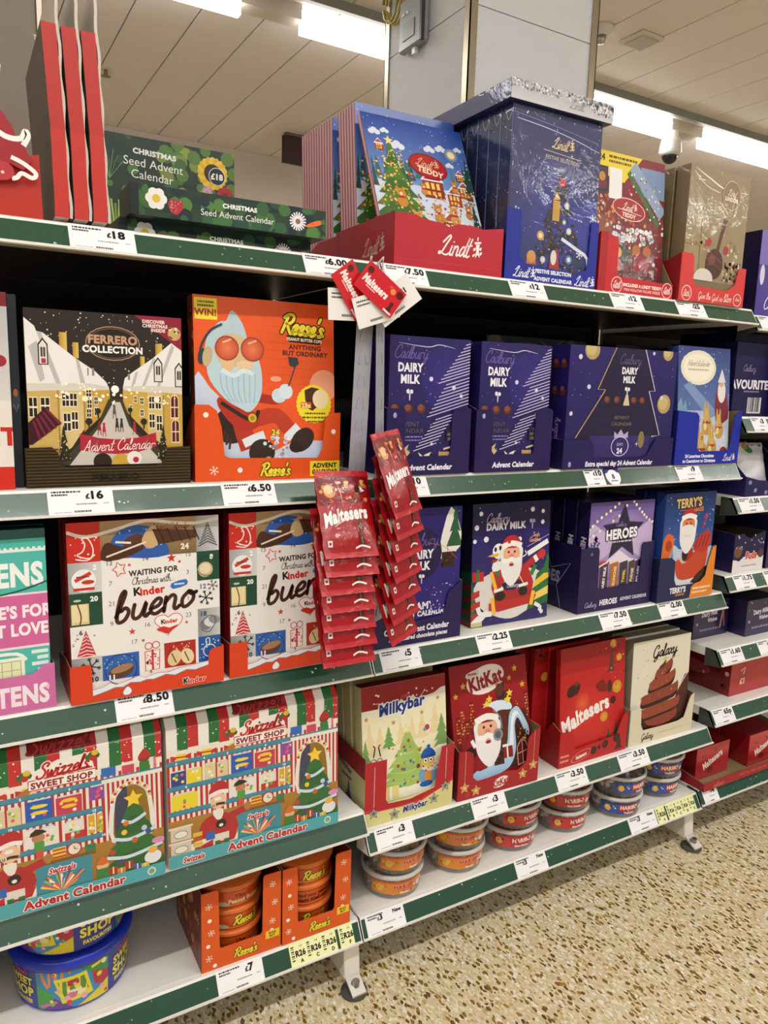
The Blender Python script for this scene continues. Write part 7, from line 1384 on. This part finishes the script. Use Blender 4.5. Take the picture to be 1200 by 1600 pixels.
# ================================================================ base shelf, right bay
def clear_tubs():
    z = Z['5R']; Rr = .066; hh = .0535
    kinds = {'o': ('orange-labelled', '#e08a2c', '#d9541f', ['#e9d9b0', '#d98a3a', '#7a3a24', '#e9e2d6', '#c8402c', '#e6b83a']), 'r': ('red-labelled', '#c8322a', '#a81e22', ['#eee6e0', '#d03a3a', '#5a2020', '#e9e0d8', '#b52a30']),
             'b': ('blue-labelled', '#2a4fa8', '#1c3480', ['#3a3a40', '#e6e0d8', '#c8323a', '#8a5a3a', '#e9c84a', '#2a2a2e'])}
    stacks = [(.113, .098, 'oo', 'first stack from the orange trays'), (.277, .103, 'oo', 'second stack from the orange trays'), (.432, .107, 'rr', 'third stack, left of the two red stacks'), (.592, .105, 'rr', 'fourth stack, right of the two red stacks'), (.757, .087, 'bb', 'fifth stack, left blue one'), (.922, .106, 'bbb', 'sixth stack, at the right end')]
    proto = {}
    for si, (x, y, ks, lb) in enumerate(stacks):
        for k, kd in enumerate(ks):
            nm, c1, c2, sw = kinds[kd]; lab = 'clear %s sweet tub, %s of the %s' % (nm, ['bottom', 'top' if len(ks) == 2 else 'middle', 'top'][k], lb)
            loc = (x+(.004 if k else 0), y-(.003 if k else 0), z+.0005+(hh+.0004)*k)
            r = root('sweet_tub', lab, 'tub', loc, group='clear sweet tubs'); r.rotation_euler.z = .25*math.sin(si*3+k*2)
            if kd in proto:
                for c in proto[kd].children: q = c.copy(); COL.objects.link(q); q.parent = r
                continue
            MB().lathe([(0, 0), (.054, 0), (.058, .003), (.0628, .046), (.0634, .047)], H('#ddd'), 48).build('tub', 'clear', r, smooth=True)
            MB().lathe([(.0, .0505), (.057, .0505), (.0588, .0525)], H('#ddd'), 40).build('lid_window', 'lidclear', r, smooth=False)
            MB().lathe([(.0585, .0502), (.0585, .0528), (.062, .0535), (.0658, .0525), (.0662, .047), (.0645, .0452), (.0637, .0455), (.0637, .0502), (.0585, .0502)], H('#c9c4bd'), 48).build('lid_rim', 'plastic', r, smooth=True)
            b = MB(); rn = random.Random(si+3)
            for _ in range(150):
                a = rn.uniform(0, 2*PI); rr = .052*math.sqrt(rn.random()); s = rn.uniform(.006, .0095)
                if _ < 70: rr = rn.uniform(.042, .0495)
                b.ball((rr*math.cos(a), rr*math.sin(a), rn.uniform(.010, .038)), s, H(rn.choice(sw)), 6, 4, (1, rn.uniform(.6, 1), rn.uniform(.5, 1)))
            s = b.build('sweets', 'plastic', r, smooth=True); s['kind'] = 'stuff'
            A = Art(.30, .034, curved=.01)
            for u in (2, 52): A.poly([(u, 10), (u+38, 10), (u+41, 50), (u+37, 96), (u, 96)], c1); A.rect(u, 10, u+38, 22, c2); A.rect(u+15, 22, u+33, 78, '#b5222a' if kd != 'o' else '#dd7a2a'); A.text(u+24, 44, 30, 'HARIBO', '#f3e6da' if kd != 'o' else '#c22a22', sx=.9, out=None if kd != 'o' else '#f3e0b8', ow=.07); A.text(u+24, 84, 14, 'Starmix' if kd == 'o' else ('Giant Strawbs' if kd == 'r' else 'Tangfastics'), '#f6f0e4', sx=.9); A.ell(u+6, 55, 2.6, 24, '#e9b83a'); A.ell(u+36, 60, 2, 18, '#e9e2d6'); A.dots(12, u+2, 20, u+37, 92, .5, 1.2, sw, 4)
            A.build('wrap_label', (lambda x_, y_, l: ((.0628-.1*y_+l)*math.cos(-PI*.93+x_/.0615), (.0628-.1*y_+l)*math.sin(-PI*.93+x_/.0615), .0445-y_)), r, 'gloss')
            T = Art(.11, .11); T.poly([(28, 96), (50, 2), (98, 34), (84, 84)], c1 if kd != 'r' else '#a31c22', 0) if kd == 'r' else T.poly([(40, 20), (96, 32), (92, 62), (36, 48)], '#c62c28')
            if kd == 'r': T.ell(50, 50, 48, None, '#a81e24')
            T.text(66 if kd != 'r' else 50, 41, 9, 'HARIBO', '#f3e6da', rot=12, sx=.8); T.line([(36, 52), (92, 68)], 5, '#d9c83a') if kd == 'o' else None
            T.build('lid_print', lambda x_, y_, l: (x_-.055, .055-y_, .0509+l), r, 'gloss'); proto[kd] = r
clear_tubs()

# ================================================================ far bay
def far_bay():
    PN = '#1b144b'
    z = Z['T']; o = carton('calendar_box', 'violet box on the far top shelf at the right edge', 'box', .22, .16, .19, (1.010, .02, z), '#4a3c94', cols={'l': '#120e3b'}); A = Art(.22, .19); A.rect(0, 0, 100, 40, '#7a6ab8'); A.ell(7, 52, 4, 12, '#d8d2ea'); A.script(14, 84, 16, 'Cadbury', '#e9e4f4', wd=.09, al='l'); A.build('front_print', front(.22, .19), o)
    z = Z['B']
    o = carton('chocolate_box', 'dark purple favourites box on the second far shelf, nearest', 'box', .135, .19, .176, (1.006, .05, z), '#1b1446'); A = Art(.135, .176); A.script(40, 34, 9, 'Cadbury', '#8d84a8', wd=.09); A.text(46, 56, 12, 'FAVOURITES', '#e6e2ee', 'c', sx=1.0); A.words(30, 65, 2, 44, 2, '#8d84a8', 2); A.rect(44, 74, 84, 96, '#d5d3d8'); [A.rect(47+k*5, 74, 49+k*5+(k % 3), 94, '#333') for k in range(7)]; A.build('front_print', front(.135, .176), o)
    q = carton('chocolate_box', 'dark purple favourites box at the right edge with small lettering', 'box', .16, .19, .176, (1.145, .03, z), '#1f1751'); A = Art(.16, .176); A.poly([(0, 16), (26, 26), (60, 30), (100, 20), (100, 48), (60, 50), (20, 44), (0, 40)], '#5e4ea4', 2); A.rect(0, 0, 100, 8, '#141039'); A.script(30, 30, 11, 'Cadbury', '#a79fc8', wd=.08); A.text(44, 42, 7, 'FAVOURITES', '#e6e2ee', sx=.95); A.rect(48, 72, 90, 96, '#4f3f9a'); A.build('front_print', front(.16, .176), q)
    t = carton('chocolate_box', 'plain dark purple box lying across the tops of the favourites boxes', 'box', .28, .16, .022, (1.012, .06, z+.1774), '#16103c')
    z = Z['C']; P = [(0, .05), (30, .04), (70, .034), (100, .05)]
    t = tray('purple tray of shiny sweet pouches on the third far shelf', .17, .16, (1.050, .02, z), P, .12, '#211954', '#17123c', hback=.12, side=.5); A = Art(.17, .05)
    for x, y in ((10, 30), (24, 70), (50, 84)): A.ell(x, y, 4, 11, '#8d86b8', 10)
    A.build('front_print', front(.17, .05), t)
    for k in range(3):
        o = pouch('sweet_pouch', 'silver and colour striped sweet pouch, %s in the purple tray' % ('front', 'middle', 'rear')[k], .11, .125, at(t, .03, .032+.042*k, .0055), ['#cfcbd2', '#b9b4c4', '#8a86a0'][k], lean=R(14))
        A = Art(.11, .125); [A.poly([(u, 4), (u+9, 4), (u+9+s, 96), (u+s, 96)], c) for u, s, c in ((6, 6, '#7a3aa0'), (20, 4, '#b9324a'), (40, 6, '#a02a40'), (56, 2, '#2aa0b4'), (70, 6, '#d9d6de'), (84, 2, '#2e2166'))]; A.ell(40, 14, 14, 8, '#2c8a4a'); A.ell(30, 8, 10, 6, '#b5862f'); A.build('front_print', lambda x, y, l: (x, -pouchd(x/.11, y/.125)-.0004-l, .125-y), o, 'foil')
    carton('chocolate_box', 'dark purple carton right of the pouch tray on the far shelf', 'box', .14, .16, .13, (1.235, .02, z), '#21184f', mat='film')
    z = Z['D']; P = [(0, .098), (30, .098), (34, .092), (50, .085), (90, .098), (100, .1)]
    t = tray('purple carton with red lettering over milk splash, fourth far shelf', .125, .12, (1.052, .034, z), P, .1, '#1c1444', '#4a4130', hback=.1, side=.3)
    A = Art(.125, .098); A.poly([(0, 66), (20, 72), (36, 60), (60, 70), (84, 58), (100, 64), (100, 100), (0, 100)], '#e4e0de', 2); A.ell(14, 46, 13, 16, '#6e4a34'); A.ell(90, 56, 10, 12, '#5a3a2c'); A.text(58, 58, 18, 'Puds', '#c8352c', sx=.9, out='#f0d8d0', ow=.1); A.dots(16, 5, 4, 96, 40, 1, 2.4, '#d9d6e6', 3); A.words(30, 84, 3, 50, 3, '#8a8090', 3); A.build('front_print', front(.125, .098), t)
    carton('chocolate_box', 'dark purple carton at the right edge of the fourth far shelf', 'box', .12, .13, .14, (1.185, .03, z), '#1c1444', mat='gloss')
    z = Z['E']; src = None
    for k, (x, lb) in enumerate(((1.015, 'small purple carton on the fifth far shelf, left one'), (1.168, 'small purple carton on the fifth far shelf, right one'))):
        o = carton('chocolate_box', lb, 'box', .14, .12, .098, (x, .10-.045*k, z), '#1c1446', mat='film', cols={'t': '#151039'})
        A = Art(.14, .098); A.text(44, 34, 13, 'Dairy Milk', '#d9d4e6', sx=.8, rot=-3); A.text(54, 52, 11, 'Wishes', '#d9d4e6', sx=.8, rot=-3); A.words(20, 76, 3, 60, 5, '#8d86b0', 2); A.line([(78, 80), (84, 24)], 5, '#b98a7a'); A.line([(90, 78), (84, 24)], 4, '#9a6a5a'); A.ell(10, 60, 3, None, '#9a92c0'); A.dots(12, 4, 4, 98, 30, .8, 1.6, '#c9c4e0', 3); A.build('front_print', front(.14, .098), o, 'film')
    b = carton('chocolate_box', 'dark purple carton behind the small ones on the fifth far shelf', 'box', .26, .12, .1, (1.03, .235, z), '#1a1444', mat='film')
    z = Z['G']; o = carton('chocolate_box', 'glossy red carton on the sixth far shelf at the right edge', 'box', .18, .2, .13, (1.128, .055, z), '#b01c24', mat='gloss', cols={'l': '#7c131b'})
    A = Art(.18, .13); A.dots(30, 2, 4, 90, 30, 1.5, 4, ['#7c1218', '#5a201a', '#d9483a'], 3); A.text(30, 72, 12, '£1', '#f0e0d8'); A.line([(24, 50), (34, 44), (30, 58)], 2, '#e9b0a8', smooth=2); A.build('front_print', front(.18, .13), o, 'gloss')
    B = Art(.2, .13); B.ell(40, 60, 30, 14, '#a83a40'); B.dots(16, 5, 10, 95, 95, 2, 5, ['#c85a5a', '#5a0e14', '#e0b0a8'], 4); B.build('side_print', leftside(.2, .13), o, 'gloss')
    z = Z['H']; t = tray('low red cardboard tray on the far base shelf', .5, .30, (1.008, .016, z), [(0, .022), (100, .022)], .05, '#a31d24', '#8d7a55', hback=.12, side=.8, dark='#8a161d')
    A = Art(.5, .022); A.script(8, 52, 60, 'Maltesers', '#d98a80', wd=.1, al='l'); A.words(30, 40, 3, 60, 16, '#c9565a', 4); A.build('front_print', front(.5, .022), t)
    src = None
    for k, (x, lb, yy) in enumerate(((.022, 'small red carton with white lettering, left in the red tray', .045), (.022, 'small red carton directly behind the left one in the red tray', .14), (.225, 'red carton at the right edge, right in the red tray', .03), (.225, 'red carton behind the right one in the red tray', .125))):
        p = at(t, x, yy, .0022)
        if src is None:
            src = carton('chocolate_box', lb, 'box', .135, .085, .09, p, '#b0222a', mat='gloss', cols={'t': '#8a161d', 'l': '#8f1820'}, group='red cartons in the red tray')
            A = Art(.135, .09); A.rect(0, 0, 100, 100, '#c23a3e', '#a81e26'); A.text(50, 46, 22, 'Maltesers', '#f0e4de', sx=.72, rot=-22); A.ell(44, 78, 9, 10, '#7c1a1c'); A.dots(5, 4, 8, 96, 30, 2, 4, ['#8c4a3a', '#7a1a1c', '#d98a6a'], 3); A.build('front_print', front(.135, .09), src, 'gloss')
        else: again(src, lb, p)

# ---------------------------------------------------------------- bags
def pouchd(u, v, th=.012):
    """bulge of a pouch front at fractions u, v (v from the top)"""
    e = max(0, 1-abs(2*u-1)**3.2)*max(0, min(1, (v-.09)/.16, (.94-v)/.16))
    return th*max(0, e)**.8*(1+.10*math.sin(9*u+3*v)+.08*math.sin(17*v+5*u))+.0006
def pouch(name, label, w, h, loc, col, yaw=0, lean=0, roll=0, group=None, th=.012, crimp=None):
    b = MB(); n, m = 12, 16; c = H(col); cr = H(crimp or col)
    g = lambda i, j, s: (w*i/n+(.0012*math.sin(j*1.7) if i in (0, n) else 0), -s*pouchd(i/n, j/m, th)+(0.0012*math.sin(i*2.1+j) if j in (0, m) else 0), h-h*j/m+(.0008*(i % 2) if j in (0, m) else 0))
    for s in (1, -1):
        for i in range(n):
            for j in range(m):
                q = [g(i, j, s), g(i, j+1, s), g(i+1, j+1, s), g(i+1, j, s)]
                b.face(q if s > 0 else q[::-1], cr if j in (0, m-1) else c)
    o = b.build(name, 'foil', smooth=True, merge=True)
    o.location = loc; o.rotation_euler = (-lean, roll, yaw)
    return tag(o, label, 'bag', group)
far_bay()
def hanging():
    top = (-.0, -.020, 1.353)
    def strip(name, label, x0, x1, xb, z0, z1, w, yaw, ys):
        """a perforated clip strip, top at (x0, z0) bottom at xb, z1"""
        r = root('clip_strip', label, 'strip', (x0, ys, z0), yaw=yaw); L = math.hypot(xb-x0, z1-z0); r.rotation_euler = (0, math.atan2(x0-xb, z0-z1), yaw)
        b = MB(); b.box(-w/2, 0, -L, w/2, .0012, 0, H('#9c9ca2')); b.build('band', 'frost', r)
        n = int(L/.036); me = None
        for k in range(n):
            for s in (-1, 1):
                if me is None: o = MB().prism([(-.0016, -.009), (.0016, -.009), (.0016, .006), (0, .009), (-.0016, .006)], lambda a, c, t: (a, t, c), -.0012, -.0002, H('#d8d8de')).build('hook_tab', 'frost', r); me = o.data
                else: o = bpy.data.objects.new('hook_tab', me); COL.objects.link(o); o.parent = r
                o.location = (s*.0055, 0, -.022-.036*k); o.rotation_euler = (0, -s*.18, 0)
        h = MB().tube([(.0, .0005, -.004), (-.002, -.004, .012), (.004, -.002, .03), (.010, .012, .022), (.008, .016, .008)], .0018, H('#e6e4e0'), 6).build('hook', 'plastic', r, smooth=True)
        return r
    strip('a', 'left grey plastic clip strip hanging down to the upright red bags', -.040, 0, -.062, 1.340, .742, .030, 0, -.012)
    strip('b', 'right grey plastic clip strip, angled to the right of the other', -.020, 0, .004, 1.340, .76, .026, R(30), -.020)
    def bag(i, label, x, z, w, h, y, yaw, roll, lean, g, full):
        o = pouch('sweet_bag', label, w, h, (x, y, z), '#a00f17', yaw=yaw, lean=lean, roll=roll, group=g, th=.0040, crimp='#bd2630')
        A = Art(w, h, curved=.006)
        A.poly([(4, 8), (96, 8), (97, 30), (70, 38), (40, 34), (4, 40)], '#7c1218', 2); A.dots(44, 6, 10, 94, 36, 1.5, 5, ['#5a1c16', '#d9483a', '#e08a4a', '#e9b06a', '#3a1410', '#8c1218'], 5); A.ell(22, 24, 11, None, '#d9a05a'); A.ell(20, 22, 8, None, '#e9c08a'); A.ell(78, 22, 9, None, '#3a1410'); A.ell(70, 30, 6, None, '#8a3a24'); A.line([(38, 12), (42, 28), (44, 42)], 1.2, '#f0d8d4', taper=True); A.line([(84, 34), (70, 50)], 1, '#e9c0b8', taper=True); A.line([(14, 36), (16, 56)], .8, '#e9c0b8', taper=True); A.poly([(78, 18), (88, 24), (80, 26)], '#e9e4e0')
        A.poly([(60, 60), (78, 60), (76, 74), (80, 90), (62, 90), (66, 74)], '#8e0f17', 2); A.ell(71, 62, 5, 4, '#4a1c14'); A.poly([(67, 64), (75, 64), (73, 74), (78, 86), (66, 86), (69, 74)], '#4a1c14', 2); A.poly([(69, 66), (72, 66), (71, 74), (74, 84), (70, 84)], '#8a4a38', 2); A.line([(58, 90), (70, 87), (86, 90)], 3, '#f0eceb', smooth=3)
        A.text(45, 51, 15, 'Maltesers', '#f6f1ee', sx=.66, rot=-9, shear=.15, arc=.14); A.line([(24, 64), (46, 57), (64, 56)], 1.2, '#efd6d2', smooth=3)
        A.line([(32, 32), (33, 60), (31, 92)], .7, '#8c0e16'); A.rect(8, 80, 16, 87, '#e9dcd9'); A.rect(10, 82, 14, 85, '#8e2a2c')
        A.build('front_print', lambda x_, y_, l: (x_, -pouchd(x_/w, y_/h, .0040)-.0005-l, h-y_), o, 'foil')
        return o
    # top bag hangs in front; each lower one sits just behind and below
    zL = [.898-.0303*q for q in range(7)]; nm = ['topmost', 'second', 'third', 'fourth', 'fifth', 'sixth', 'lowest']
    src = None
    for i, zb in enumerate(zL):
        dx = [0, .003, -.004, .001, .002, .006, .004][i]; y = -.082+.0012*i; lab = 'red foil sweet bag on the left clip strip, %s from the top' % nm[i] if i not in (0, 6) else 'red foil sweet bag on the left clip strip, %s of the seven' % nm[i]
        if src is None: src = bag(i, lab, -.142+dx, zb, .099, .142, y, R(3), R(2), R(21), 'red bags on the left clip strip', True)
        else:
            o = again(src, lab, (0, 0, 0), yaw=R(3), lean=R(21)); o.location = (-.142+dx, y, zb); o.rotation_euler.y = R(2+.4*math.sin(i*1.9))
    s2 = None; zR = [.955-.0362*q for q in range(7)]
    for i, zb in enumerate(zR):
        lab = 'red foil sweet bag on the right clip strip, %s from the top' % nm[i] if i not in (0, 6) else 'red foil sweet bag on the right clip strip, %s of the seven' % nm[i]
        x = [-.010, -.004, -.004, -.004, -.004, -.005, -.006][i]
        o = again(src, lab, (0, 0, 0), yaw=R(27), lean=R(19)); o.location = (x-.012, -.092+.0008*i, zb); o.rotation_euler.y = R(-5); o['group'] = 'red bags on the right clip strip'; o.scale = (.86, .92, 1.0)
    # header cards and price cards
    def card(label, pts, loc, roll, yaw, red=True):
        b = MB(); b.box(-.024, 0, -.040, .024, .0006, .040, H('#cf1f2a' if red else '#e9e6e2'))
        o = b.build('hang_tag', 'gloss' if red else 'paper', loc=loc); o.rotation_euler = (0, roll, yaw); tag(o, label, 'tag', 'tags on top of the clip strips')
        A = Art(.08, .048)
        if red:
            A.rect(0, 0, 100, 100, '#cc1f29'); A.text(38, 52, 26, 'Maltesers', '#f6eeea', sx=.7, shear=.1); A.line([(20, 72), (44, 72)], 2, '#f0d8d4'); A.ell(12, 22, 7, None, '#5a1c16'); A.ell(74, 26, 6, None, '#e98a3a'); A.ell(66, 18, 4, None, '#d9483a'); A.ell(90, 20, 8, None, '#5a1418'); A.poly([(82, 56), (90, 56), (89, 72), (92, 88), (80, 88), (83, 72)], '#4a1c14', 2); A.line([(76, 92), (96, 92)], 4, '#f0e4e0')
        else: A.words(8, 14, 3, 40, 5, '#333', 3); A.words(8, 26, 3, 30, 5, '#333', 4); A.text(74, 40, 18, '£1', '#222'); A.words(30, 80, 4, 30, 8, '#777', 5)
        A.build('print', lambda x, y, l: (-.024+y, -.0003-l, -.040+x) if False else (.024-y, -.0003-l, .040-x), o, 'gloss' if red else 'paper')
        return o
    card('white price card peeking out low behind the left red hang tag', None, (-.082, -.034, 1.290), R(-92), R(4), False)
    card('left red hang tag with white lettering, mostly covered by the other', None, (-.078, -.0375, 1.312), R(-36), R(6))
    card('white price card below the front red hang tag', None, (-.040, -.0425, 1.288), R(-108), R(2), False)
    card('front red hang tag with white lettering, tilted at the top of the strips', None, (-.036, -.047, 1.316), R(-54), R(-4))
    card('white card sticking out right of the front red hang tag', None, (-.004, -.041, 1.303), R(-128), R(-8), False)
hanging()
